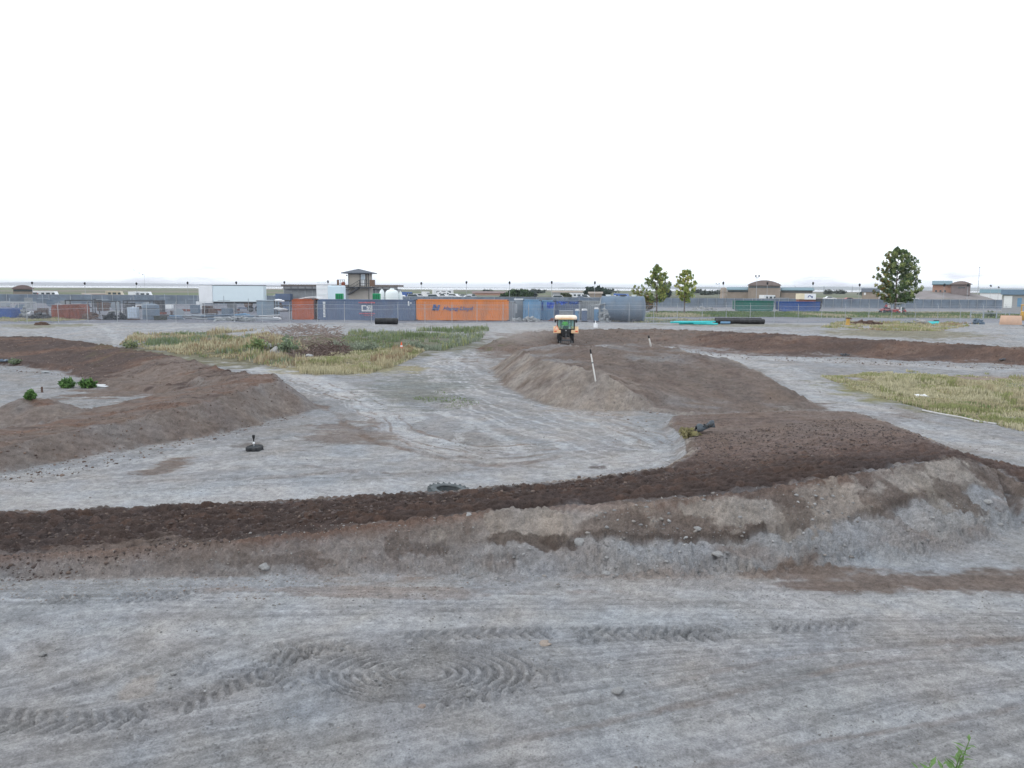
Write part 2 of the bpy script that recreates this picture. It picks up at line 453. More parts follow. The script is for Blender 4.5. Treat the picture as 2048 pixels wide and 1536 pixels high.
        if fine and k == 0:
            # rubble skirt at the foot of the bank
            foot = np.exp(-((sd - (faceh / f.slope) * .95) / (.28 + .18 * right)) ** 2) * sst(-8, 1, x) * front
            rc, rv = cells(x * 6.2, y * 6.2, 11); rc2, rv2 = cells(x * 14, y * 14, 13)
            foot = foot * sst(.28, .5, fbm(x * .9, y * .9, 3, 211))
            Z[idx] += foot * (rc * rv * .15 * (.3 + .7 * right) + rc2 * rv2 * .06)
        if not colour: continue
        g = f5[idx]; g3 = f3[idx]
        if k == 0:
            out = np.where(sd > 0, 1.0, 0.0) * sst(-.1, .5, zt - bz + .12)
            # colour of the front face: brown earth on the left, pale broken crust on the right
            left = 1 - right
            brown = np.clip(.95 - .5 * tface + (g - .5) * 1.2, 0, 1)
            mixc(idx, C_BROWN * 1.0, out * (left * brown * .95))
            mixc(idx, C_BROWN * .6, out * left * np.clip((fbm(x * .9, y * 3, 4, 224) - .52) * 6, 0, 1) * .8)
            pz = fbm(x * .8, y * 1.4 + zt, 4, 221)
            vst = fbm(x * 3.5, tface * 4, 4, 222); palem = np.clip((pz - .43) * 9 + (vst - .5) * 2.5, 0, 1)
            mixc(idx, C_WARM * 1.02, out * right * (1 - step))
            mixc(idx, C_BROWN * .92, out * right * (1 - step) * (1 - palem) * .95)
            mixc(idx, C_BROWN * .62, out * right * np.exp(-((tface - crackt + .03) / .045) ** 2) * np.clip(fbm(x * .8, y * .8, 3, 223) * 2.6 - .5, 0, 1))
            low = out * right * step * sst(crackt + .02, crackt + .12, tface)
            mixc(idx, C_GREY * 1.0, low)
            mixc(idx, C_BROWN * 1.2, low * np.clip((fbm(x * .7, y * 1.5, 3, 231) - .55) * 5, 0, 1) * .7)
            mixc(idx, C_RED * 1.1, np.exp(-((sd - .08) / .16) ** 2) * (.45 + .4 * left) * front)
            # a brown skirt on the flat before the bank
            tone = C_DARK * (1 + 1.2 * sst(17, 24, y)[:, None] + .35 * sst(4, 12, x)[:, None] * sst(16, 20, y)[:, None])
            m = ins * np.clip(1.15 - .3 * sst(24, 30, y) * g, 0, 1)
            C[idx] = C[idx] * (1 - m[:, None]) + tone * m[:, None]
            C[idx] *= (1 + ins * rake * .16)[:, None]
            mixc(idx, C_RED, ins * np.clip((cv - .72) * 4, 0, 1) * .35)
            mixc(idx, C_BROWN, ins * sst(19, 27, y) * (.45 + .5 * g))
        elif k == 1:
            mixc(idx, C_BROWN * .88, above * .97)
            leftface = np.where(sd > 0, 1, 0) * above
            mixc(idx, C_WARM * .82, leftface * np.clip(.55 + (g - .5) * 2, 0, 1))
            mixc(idx, C_GREY * .8, above * np.clip((fbm(x * .45 + y * .3, y * .25, 4, 241) - .5) * 5, 0, 1) * .6 * (1 - leftface))
            mixc(idx, C_DARK * 1.6, above * (1 - leftface) * np.clip((fbm(x * .9, y * .5, 4, 251) - .5) * 4, 0, 1) * .5)
        elif k == 2:
            mixc(idx, C_RED * .82 + .012, above)
            b2 = fbm(x * .2, y * .9, 4, 261)
            mixc(idx, C_DARK * 1.25, above * np.clip((b2 - .42) * 4, 0, 1) * .8)
            mixc(idx, C_WARM * .7, above * np.clip((.4 - b2) * 5, 0, 1) * .4)
        elif k == 4:
            mixc(idx, C_DARK * 1.3, above)
            mixc(idx, C_RED * .95, above * np.clip((fbm(x * .3, y * .8, 4, 271) - .48) * 4, 0, 1) * .8)
        else:
            mixc(idx, C_BROWN * .98, above * (1 - .25 * np.where(sd > 0, g, 0)))
            b3 = fbm(x * .35 - y * .1, y * 1.4 + x * .35, 4, 281)
            mixc(idx, C_RED, above * ins * np.clip((b3 - .46) * 5, 0, 1) * .8)
            mixc(idx, C_DARK * 1.5, above * ins * np.clip((.44 - b3) * 5, 0, 1) * .8)
            mixc(idx, C_WARM * .62, above * (1 - ins) * np.clip((g - .5) * 3, 0, 1) * .5)
            mixc(idx, C_GREY * .8, above * (1 - ins) * np.clip((fbm(x * .5, y * .5, 3, 291) - .55) * 4, 0, 1) * .45)
    if colour:
        al = np.arange(n)
        for (px, py, rx, ry, col, a) in [(690, 868, 110, 28, C_BROWN, .75), (332, 932, 48, 20, C_BROWN, .95), (1820, 1158, 380, 32, C_BROWN * 1.05, 1.0), (1950, 1165, 260, 30, C_BROWN, .9),
                                         (1350, 1156, 330, 12, C_BROWN * 1.35, .5), (700, 1180, 420, 18, C_BROWN * 1.5, .55), (280, 1372, 34, 22, C_WARM * 1.1, .6), (300, 1140, 500, 20, C_BROWN * 1.3, .5),
                                         (500, 890, 45, 8, C_BROWN * .6, .6), (1200, 818, 120, 16, C_WARM, .4), (1195, 934, 24, 4, C_DARK * 1.4, .7), (330, 772, 150, 22, C_BROWN, .9), (290, 768, 110, 28, C_BROWN, 1.0), (250, 775, 90, 26, C_BROWN * .95, 1.0), (1565, 815, 100, 12, C_BROWN * .9, 1.0), (1480, 822, 120, 8, C_BROWN * .9, .9), (1720, 835, 120, 10, C_BROWN, .4),
                                         (1150, 860, 160, 35, C_WARM, .3), (840, 775, 130, 30, np.array([.17, .178, .16]), .75), (1150, 689, 200, 13, C_BROWN * .85, 1.0), (1015, 706, 75, 18, C_BROWN * 1.0, .95), (1330, 694, 110, 9, C_BROWN * .9, .9), (1130, 692, 160, 10, C_BROWN * .9, 1.0), (1230, 690, 120, 10, C_BROWN * .85, 1.0), (1060, 700, 90, 14, C_BROWN, 1.0), (1500, 850, 120, 14, C_DARK * 1.3, .3)]:
            d = patch(X, Y, px, py, rx, ry)
            q = np.nonzero(d < 1.7)[0]
            if len(q): mixc(q, col, np.clip(1 - sst(.5, 1.05, d[q] + (f5[q] - .5) * 1.1 + (f6[q] - .5) * .5 + (fbm(Y[q] * 2.6, X[q] * .35, 4, 402) - .5) * 1.5), 0, 1) * a * np.clip(.55 + .9 * fbm(Y[q] * 5, X[q] * .6, 3, 403), 0, 1))
        for (px, py, rx, ry, col, a) in FACE:
            cx, cy, ax, ay = face_patch(px, py, rx, ry)
            d = np.hypot((X - cx) / ax, (Y - cy) / ay)
            q = np.nonzero(d < 1.8)[0]
            if len(q): mixc(q, np.array(col), np.clip(1 - sst(.68, .9, d[q] + (f5[q] - .5) * 2.8 + (f6[q] - .5) * 1.0 + (fbm(X[q] * 3, Y[q] * .7, 3, 401) - .5) * .8), 0, 1) * a * (.7 + .6 * f6[q]))
        # ground under the weeds
        for (px, py, rx, ry, col, a, z) in [(560, 700, 330, 26, (.13, .12, .06), .85, .2), (760, 690, 260, 16, (.12, .12, .07), .8, .3), (700, 735, 170, 12, (.25, .22, .11), .8, .1),
                                            (1900, 790, 240, 42, (.20, .19, .085), .9, .0), (1800, 668, 170, 8, (.17, .15, .08), .7, .7), (100, 652, 110, 4, (.17, .16, .08), .6, .8),
                                            (1500, 651, 200, 3.5, (.17, .16, .09), .5, .85), (1900, 757, 220, 10, (.27, .2, .14), .7, .05), (620, 702, 90, 12, (.10, .075, .06), .7, .3)]:
            d = patch(X, Y, px, py, rx, ry, z)
            q = np.nonzero(d < 1.7)[0]
            if len(q): mixc(q, np.array(col), np.clip(1 - sst(.6, 1.05, d[q] + (f5[q] - .5) * .8), 0, 1) * a)
        # yard gravel, service road, verge and far fields
        q = np.nonzero(Y > 80)[0]
        if len(q):
            x, y = X[q], Y[q]
            fl = 86.5 + 16 * (x / y * 1600 / 2048 + .5)
            yard = sst(-.2, .8, y - fl)
            mixc(q, np.array([.16, .165, .19]), yard * .9)
            mixc(q, np.array([.30, .30, .31]), yard * np.clip((fbm(x * .3, y * .12, 3, 301) - .5) * 4, 0, 1) * .5)
            rt = sst(.1, .2, x / y)
            gr = rt * sst(116, 119, y) * (1 - sst(137, 142, y))
            mixc(q, np.array([.15, .19, .07]), gr * .85)
            mixc(q, np.array([.27, .27, .27]), rt * sst(140, 143, y) * (1 - sst(170, 176, y)) * .8)
            mixc(q, np.array([.25, .25, .26]), rt * sst(102, 104, y) * (1 - sst(112, 116, y)) * .7)
            far = sst(185, 230, y)
            ff = fbm(x * .006, y * .011, 4, 311); fg = fbm(x * .02, y * .03, 4, 321)
            mixc(q, np.array([.17, .165, .13]), far)
            mixc(q, np.array([.12, .16, .075]), far * np.clip((ff - .5) * 5, 0, 1) * .8)
            mixc(q, np.array([.26, .21, .18]), far * np.clip((.48 - ff) * 5, 0, 1) * .6)
            mixc(q, np.array([.07, .085, .06]), far * np.clip((fg - .55) * 6, 0, 1) * .7)
            mixc(q, np.array([.10, .12, .12]), sst(1500, 4000, y) * .7)
        # the foot of the camera's own mound and grain
        gr = 1 + (f6 - .5) * .12 + (f5 - .5) * .16
        q = np.nonzero((Y > 5) & (Y < 95) & (np.abs(X) < 80))[0]
        if len(q):
            x, y = X[q], Y[q]
            sc = np.where(y < 20, 1.0, np.where(y < 34, .5, .27))
            y = y + 1.7 * Z[q]
            h1 = vn(x * 31 * sc, y * 31 * sc, 3); h2 = fbm(x * 11 * sc, y * 11 * sc, 3, 405)
            gr[q] *= 1 + (h2 - .5) * .5 + (h1 - .5) * .22 - .45 * sst(.80, .93, h1) * sst(.42, .58, f3[q])
        tn_ = fbm(X * 1.7, Y * 1.7, 3, 411) - .5; tm_ = fbm(X * .8, Y * .8, 3, 412) - .5
        C = C * np.stack([1 + .10 * tm_, 1 + .06 * tn_, 1 + .16 * tn_ - .08 * tm_ + .02], 1)
        C *= gr[:, None]
        C = np.clip(C, .01, .8)
    return Z, C

FACE = [(1100, 1052, 110, 36, C_WARM * .98, .9), (880, 1072, 50, 22, C_WARM * .9, .8), (1470, 1030, 150, 28, C_WARM * .93, .85), (1690, 995, 110, 30, C_WARM * .88, .75),
        (1840, 965, 90, 24, C_WARM * .9, .7), (1268, 1045, 52, 36, C_BROWN * .85, .8), (800, 1090, 34, 30, C_BROWN * .8, .65), (935, 1050, 16, 24, C_BROWN * .85, .6),
        (1580, 1010, 30, 26, C_BROWN * .8, .7), (1760, 1010, 50, 26, C_BROWN * .85, .7), (1900, 985, 40, 26, C_BROWN * .8, .7), (1990, 965, 60, 30, C_BROWN * .9, .8),
        (560, 1125, 90, 14, C_BROWN * .75, .6), (870, 1105, 60, 9, C_BROWN * .65, .7), (1120, 1088, 110, 4, C_BROWN * .6, .8)]
_fp = {}
def face_patch(px, py, rx, ry):
    k = (px, py)
    if k not in _fp:
        a = ground_hit(px, py); b = ground_hit(px, py - ry); c = ground_hit(px, py + ry)
        _fp[k] = (a[0], a[1], rx * a[1] / F, max(.12, abs(b[1] - c[1]) / 2))
    return _fp[k]
def gz(x, y, fine=False):
    return float(terrain(np.array([float(x)]), np.array([float(y)]), colour=False, fine=fine)[0][0])
def ground_hit(px, py):                    # first place where the line of sight meets the ground
    d = ray(px, py)
    ys = np.concatenate([np.arange(6, 60, .06), np.arange(60, 200, .3)])
    xs = d.x / d.y * ys; zr = CAMZ + d.z / d.y * ys
    z, _ = terrain(xs, ys, colour=False)
    k = np.nonzero(zr <= z)[0]
    k = k[0] if len(k) else len(ys) - 1
    return float(xs[k]), float(ys[k]), float(z[k])

# ------------------------------------------------------------------ mesh helpers
class MB:
    def __init__(s):
        s.v = []; s.f = []; s.m = []
    def add(s, vs, fs, mi=0):
        o = len(s.v)
        s.v += [tuple(p) for p in vs]
        s.f += [tuple(i + o for i in f) for f in fs]
        s.m += [mi] * len(fs)
        return s
    def box(s, x0, x1, y0, y1, z0, z1, mi=0, M=None):
        vs = [Vector((x, y, z)) for z in (z0, z1) for x, y in ((x0, y0), (x1, y0), (x1, y1), (x0, y1))]
        if M: vs = [M @ p for p in vs]
        return s.add(vs, [(0, 3, 2, 1), (4, 5, 6, 7), (0, 1, 5, 4), (1, 2, 6, 5), (2, 3, 7, 6), (3, 0, 4, 7)], mi)
    def cyl(s, a, b, r0, r1=None, n=10, mi=0, cap=True):
        a = Vector(a); b = Vector(b); r1 = r0 if r1 is None else r1
        d = (b - a).normalized()
        u = d.orthogonal().normalized(); w_ = d.cross(u)
        vs = []
        for c, r in ((a, r0), (b, r1)):
            for i in range(n):
                t = 2 * PI * i / n
                vs.append(c + (u * math.cos(t) + w_ * math.sin(t)) * r)
        fs = [(i, (i + 1) % n, n + (i + 1) % n, n + i) for i in range(n)]
        if cap: fs += [tuple(range(n - 1, -1, -1)), tuple(range(n, 2 * n))]
        return s.add(vs, fs, mi)
    def tube(s, pts, rad, n=8, mi=0):
        pts = [Vector(p) for p in pts]
        if not hasattr(rad, '__len__'): rad = [rad] * len(pts)
        o = len(s.v); u = None
        for i, p in enumerate(pts):
            d = (pts[min(i + 1, len(pts) - 1)] - pts[max(i - 1, 0)]).normalized()
            if u is None: u = d.orthogonal().normalized()
            u = (u - d * u.dot(d)).normalized(); w_ = d.cross(u)
            for k in range(n):
                t = 2 * PI * k / n
                s.v.append(tuple(p + (u * math.cos(t) + w_ * math.sin(t)) * rad[i]))
        for i in range(len(pts) - 1):
            for k in range(n):
                s.f.append((o + i * n + k, o + i * n + (k + 1) % n, o + (i + 1) * n + (k + 1) % n, o + (i + 1) * n + k)); s.m.append(mi)
        s.f.append(tuple(o + k for k in range(n - 1, -1, -1))); s.m.append(mi)
        e = o + (len(pts) - 1) * n
        s.f.append(tuple(e + k for k in range(n))); s.m.append(mi)
        return s
    def lathe(s, prof, n=24, c=(0, 0, 0), axis='Z', mi=0, a0=0, a1=2 * PI):
        full = abs(a1 - a0 - 2 * PI) < 1e-6
        m = n if full else n + 1
        vs = []
        for r, h in prof:
            for i in range(m):
                t = a0 + (a1 - a0) * i / n
                p = (r * math.cos(t), r * math.sin(t), h)
                if axis == 'X': p = (h, p[0], p[1])
                if axis == 'Y': p = (p[0], h, p[1])
                vs.append((p[0] + c[0], p[1] + c[1], p[2] + c[2]))
        fs = []
        for j in range(len(prof) - 1):
            for i in range(n):
                k = (i + 1) % m
                fs.append((j * m + i, j * m + k, (j + 1) * m + k, (j + 1) * m + i))
        return s.add(vs, fs, mi)
    def prism(s, poly, y0, y1, mi=0, M=None):      # poly in (x, z), pushed along y
        n = len(poly)
        vs = [Vector((x, y0, z)) for x, z in poly] + [Vector((x, y1, z)) for x, z in poly]
        if M: vs = [M @ p for p in vs]
        fs = [tuple(range(n)), tuple(range(2 * n - 1, n - 1, -1))] + [(i + n, (i + 1) % n + n, (i + 1) % n, i) for i in range(n)]
        return s.add(vs, fs, mi)
    def prismx(s, poly, x0, x1, mi=0):             # poly in (y, z), pushed along x
        n = len(poly)
        vs = [(x0, y, z) for y, z in poly] + [(x1, y, z) for y, z in poly]
        fs = [tuple(range(n - 1, -1, -1)), tuple(range(n, 2 * n))] + [(i, (i + 1) % n, (i + 1) % n + n, i + n) for i in range(n)]
        return s.add(vs, fs, mi)
    def build(s, name, mats, parent=None, smooth=False, bevel=0, loc=None, rotz=None):
        me = bpy.data.meshes.new(name)
        me.from_pydata(s.v, [], s.f)
        if not isinstance(mats, (list, tuple)): mats = [mats]
        for m in mats: me.materials.append(m)
        me.polygons.foreach_set('material_index', s.m)
        if smooth: me.polygons.foreach_set('use_smooth', [True] * len(s.f))
        me.update()
        o = bpy.data.objects.new(name, me)
        COL.objects.link(o)
        if parent: o.parent = parent
        if bevel:
            b = o.modifiers.new('bevel', 'BEVEL'); b.width = bevel; b.segments = 2; b.limit_method = 'ANGLE'
        if smooth:
            try: me.set_sharp_from_angle(angle=R(40))
            except Exception: pass
        if loc: o.location = loc
        if rotz is not None: o.rotation_euler.z = rotz
        return o

def tag(o, label=None, cat=None, group=None, kind=None):
    if label: o['label'] = label
    if cat: o['category'] = cat
    if group: o['group'] = group
    if kind: o['kind'] = kind
    return o
def thing(name, label, cat, loc, rz=0, group=None):
    o = bpy.data.objects.new(name, None)
    o.empty_display_size = .3
    COL.objects.link(o)
    o.location = loc; o.rotation_euler = (0, 0, rz)
    return tag(o, label, cat, group)
KIDS = {}
def copy_thing(root, loc, rz, label=None, group=None, scale=None):
    kids = [o for o in COL.objects if o.parent]
    r = root.copy(); COL.objects.link(r); r.location = loc; r.rotation_euler = (0, 0, rz)
    if label: r['label'] = label
    if group: r['group'] = group
    if scale: r.scale = scale
    for ch in [k for k in kids if k.parent == root]:
        c = ch.copy(); COL.objects.link(c); c.parent = r
        for g in [k for k in kids if k.parent == ch]:
            d = g.copy(); COL.objects.link(d); d.parent = c
    return r
def ordinal(i):
    if i >= 25: return ['twenty-sixth', 'twenty-seventh', 'twenty-eighth', 'twenty-ninth', 'thirtieth', 'thirty-first', 'thirty-second', 'thirty-third', 'thirty-fourth', 'thirty-fifth', 'thirty-sixth'][i - 25]
    return ['first', 'second', 'third', 'fourth', 'fifth', 'sixth', 'seventh', 'eighth', 'ninth', 'tenth', 'eleventh', 'twelfth', 'thirteenth',
            'fourteenth', 'fifteenth', 'sixteenth', 'seventeenth', 'eighteenth', 'nineteenth', 'twentieth', 'twenty-first', 'twenty-second', 'twenty-third', 'twenty-fourth', 'twenty-fifth'][i]

# ------------------------------------------------------------------ materials
MATS = {}
def mat(name, col, rough=.6, metal=0, var=.12, scale=3.0, dirt=0.0, dirtcol=(.2, .19, .18), bump=0.0, spec=.4, rand=0.0):
    if name in MATS: return MATS[name]
    m = bpy.data.materials.new(name); m.use_nodes = True
    t = m.node_tree; b = t.nodes['Principled BSDF']; l = t.links.new
    b.inputs['Roughness'].default_value = rough
    b.inputs['Metallic'].default_value = metal
    b.inputs['Specular IOR Level'].default_value = spec
    tcn = t.nodes.new('ShaderNodeTexCoord')
    n1 = t.nodes.new('ShaderNodeTexNoise'); n1.inputs['Scale'].default_value = scale; n1.inputs['Detail'].default_value = 5
    l(tcn.outputs['Object'], n1.inputs['Vector'])
    r1 = t.nodes.new('ShaderNodeValToRGB')
    a = tuple(c * (1 - var) for c in col); c2 = tuple(min(1, c * (1 + var)) for c in col)
    r1.color_ramp.elements[0].position = .3; r1.color_ramp.elements[0].color = a + (1,)
    r1.color_ramp.elements[1].position = .7; r1.color_ramp.elements[1].color = c2 + (1,)
    l(n1.outputs['Fac'], r1.inputs['Fac'])
    last = r1.outputs['Color']
    if dirt:
        n2 = t.nodes.new('ShaderNodeTexNoise'); n2.inputs['Scale'].default_value = scale * .45; n2.inputs['Detail'].default_value = 8; n2.inputs['Roughness'].default_value = .65
        mp_ = t.nodes.new('ShaderNodeMapping'); mp_.inputs['Scale'].default_value = (1.4, 1.4, .5)
        l(tcn.outputs['Object'], mp_.inputs['Vector']); l(mp_.outputs['Vector'], n2.inputs['Vector'])
        r2 = t.nodes.new('ShaderNodeValToRGB'); r2.color_ramp.elements[0].position = .5; r2.color_ramp.elements[1].position = .72
        r2.color_ramp.elements[1].color = (dirt, dirt, dirt, 1)
        l(n2.outputs['Fac'], r2.inputs['Fac'])
        mm = t.nodes.new('ShaderNodeMix'); mm.data_type = 'RGBA'
        l(r2.outputs['Color'], mm.inputs[0]); l(last, mm.inputs[6]); mm.inputs[7].default_value = tuple(dirtcol) + (1,)
        last = mm.outputs[2]
    l(last, b.inputs['Base Color'])
    if bump:
        bp = t.nodes.new('ShaderNodeBump'); bp.inputs['Strength'].default_value = bump; bp.inputs['Distance'].default_value = .02
        n3 = t.nodes.new('ShaderNodeTexNoise'); n3.inputs['Scale'].default_value = scale * 8; n3.inputs['Detail'].default_value = 4
        l(tcn.outputs['Object'], n3.inputs['Vector']); l(n3.outputs['Fac'], bp.inputs['Height']); l(bp.outputs['Normal'], b.inputs['Normal'])
    MATS[name] = m
    return m
def glass(name, col=(.05, .07, .08), rough=.08):
    return mat(name, col, rough, 0, .05, 1, spec=.8)
def leafmat(name, attr='Col', trans=.25):
    if name in MATS: return MATS[name]
    m = bpy.data.materials.new(name); m.use_nodes = True
    t = m.node_tree; b = t.nodes['Principled BSDF']
    a = t.nodes.new('ShaderNodeAttribute'); a.attribute_name = attr
    b.inputs['Roughness'].default_value = .7; b.inputs['Specular IOR Level'].default_value = .25
    t.links.new(a.outputs['Color'], b.inputs['Base Color'])
    tr = t.nodes.new('ShaderNodeBsdfTranslucent'); t.links.new(a.outputs['Color'], tr.inputs['Color'])
    ms = t.nodes.new('ShaderNodeMixShader'); ms.inputs[0].default_value = trans
    t.links.new(b.outputs[0], ms.inputs[1]); t.links.new(tr.outputs[0], ms.inputs[2])
    t.links.new(ms.outputs[0], t.nodes['Material Output'].inputs['Surface'])
    MATS[name] = m
    return m
M_ = dict(
    black=mat('black_plastic', (.012, .013, .015), .5, 0, .3, 4, .35, (.12, .12, .12)),
    rubber=mat('dusty_rubber', (.022, .024, .028), .85, 0, .3, 6, .6, (.15, .15, .15), .4),
    dustrubber=mat('dust_covered_rubber', (.10, .115, .12), .9, 0, .3, 6, .5, (.22, .22, .22), .5),
    white=mat('white_paint', (.76, .78, .80), .5, 0, .04, 1, .25, (.5, .5, .48)),
    whitetank=mat('white_tank_plastic', (.74, .80, .80), .45, 0, .04, 1, .15, (.6, .6, .55)),
    offwhite=mat('cream_stucco', (.42, .39, .35), .8, 0, .06, 1, .3, (.3, .28, .26)),
    greywall=mat('grey_siding', (.30, .32, .34), .7, 0, .08, 1, .3, (.2, .2, .2)),
    steel=mat('galvanised_steel', (.38, .40, .42), .45, .6, .1, 2, .2, (.25, .22, .2)),
    darksteel=mat('dark_steel', (.07, .075, .085), .6, .3, .2, 2, .4, (.12, .1, .09)),
    rust=mat('rusted_steel', (.22, .07, .045), .85, 0, .25, 2, .5, (.12, .07, .06), .4),
    blue=mat('faded_blue_container_paint', (.105, .15, .24), .6, 0, .12, .8, .5, (.13, .13, .16)),
    orange=mat('orange_container_paint', (.66, .22, .055), .6, 0, .08, .8, .55, (.30, .16, .10)),
    rustorange=mat('rust_orange_container_paint', (.38, .10, .045), .65, 0, .15, 1, .5, (.2, .08, .06)),
    ltblue=mat('light_blue_container_paint', (.14, .28, .44), .6, 0, .12, 1, .4, (.2, .22, .26)),
    midblue=mat('blue_paint', (.03, .09, .30), .5, 0, .15, 1, .35, (.1, .12, .2)),
    dumpblue=mat('blue_dumpster_paint', (.02, .075, .27), .5, 0, .2, 1, .35, (.1, .12, .2)),
    dumpgreen=mat('green_dumpster_paint', (.012, .13, .10), .5, 0, .2, 1, .35, (.08, .1, .09)),
    green=mat('bright_green_paint', (.01, .27, .11), .5, 0, .15, 2),
    greybox=mat('grey_container_paint', (.30, .34, .38), .6, 0, .1, 1, .4, (.2, .2, .2)),
    tankgrey=mat('blue_grey_tank_steel', (.12, .17, .23), .55, .1, .12, 1, .5, (.2, .2, .2)),
    teal=mat('turquoise_pipe_plastic', (.03, .48, .50), .4, 0, .08, 2),
    yellow=mat('machine_yellow_paint', (.50, .30, .06), .55, 0, .12, 2, .5, (.30, .24, .18)),
    orangep=mat('tractor_orange_paint', (.76, .50, .28), .5, 0, .1, 2, .45, (.45, .36, .28)),
    cream=mat('pale_sun_bleached_roof_paint', (.90, .76, .62), .5, 0, .08, 2, .3, (.66, .5, .4)),
    hivis=mat('lime_safety_vest', (.22, .78, .06), .7, 0, .05, 5),
    skin=mat('skin', (.38, .22, .15), .6, 0, .05, 5),
    denim=mat('dark_trousers', (.03, .04, .07), .9, 0, .1, 8),
    redcloth=mat('red_jersey', (.42, .02, .04), .8, 0, .1, 8),
    whitecloth=mat('white_jersey', (.7, .7, .72), .8, 0, .05, 8),
    redpaint=mat('red_bodywork', (.42, .03, .03), .4, 0, .1, 3),
    conered=mat('orange_red_cone', (.85, .11, .03), .5, 0, .08, 3),
    roofgrey=mat('slate_grey_shingles', (.085, .10, .125), .75, 0, .15, 4),
    roofteal=mat('blue_green_metal_roof', (.10, .19, .23), .5, .1, .1, 1),
    roofblue=mat('dark_blue_roof', (.05, .10, .15), .6, 0, .15, 2),
    tanroof=mat('tan_arched_roof', (.22, .18, .17), .7, 0, .1, 1),
    stucco=mat('tan_block_wall', (.30, .255, .215), .85, 0, .1, 1, .3, (.2, .17, .15)),
    brick=mat('reddish_block_wall', (.36, .22, .17), .85, 0, .15, 2, .3, (.3, .26, .24)),
    redroof=mat('brown_red_arched_roof', (.20, .145, .14), .7, 0, .1, 1),
    winglass=glass('dark_window_glass'),
    cabglass=mat('blue_green_cab_glass', (.25, .42, .40), .1, 0, .05, 1, spec=.8),
    wood=mat('weathered_wood', (.11, .07, .055), .9, 0, .3, 4, .3, (.2, .15, .12)),
    rock=mat('pale_rock', (.36, .36, .36), .95, 0, .2, 6, .4, (.25, .23, .21), .8),
    slat=mat('grey_blue_privacy_slats', (.15, .19, .24), .8, 0, .2, .6, .4, (.20, .23, .27)),
    bark=mat('grey_brown_bark', (.12, .09, .07), .95, 0, .3, 8, 0, bump=.6),
    logo_blue=mat('dark_blue_lettering', (.05, .10, .26), .6, 0, .1, 2),
    logo_white=mat('white_lettering', (.70, .72, .74), .6, 0, .1, 2),
    logo_red=mat('red_lettering', (.50, .13, .16), .6, 0, .2, 5),
    dustgrey=mat('dusty_grey_sheet', (.28, .30, .31), .8, 0, .15, 3, .4, (.2, .2, .2)),
    tarp=mat('bright_blue_tarp', (.015, .08, .42), .5, 0, .15, 3),
)

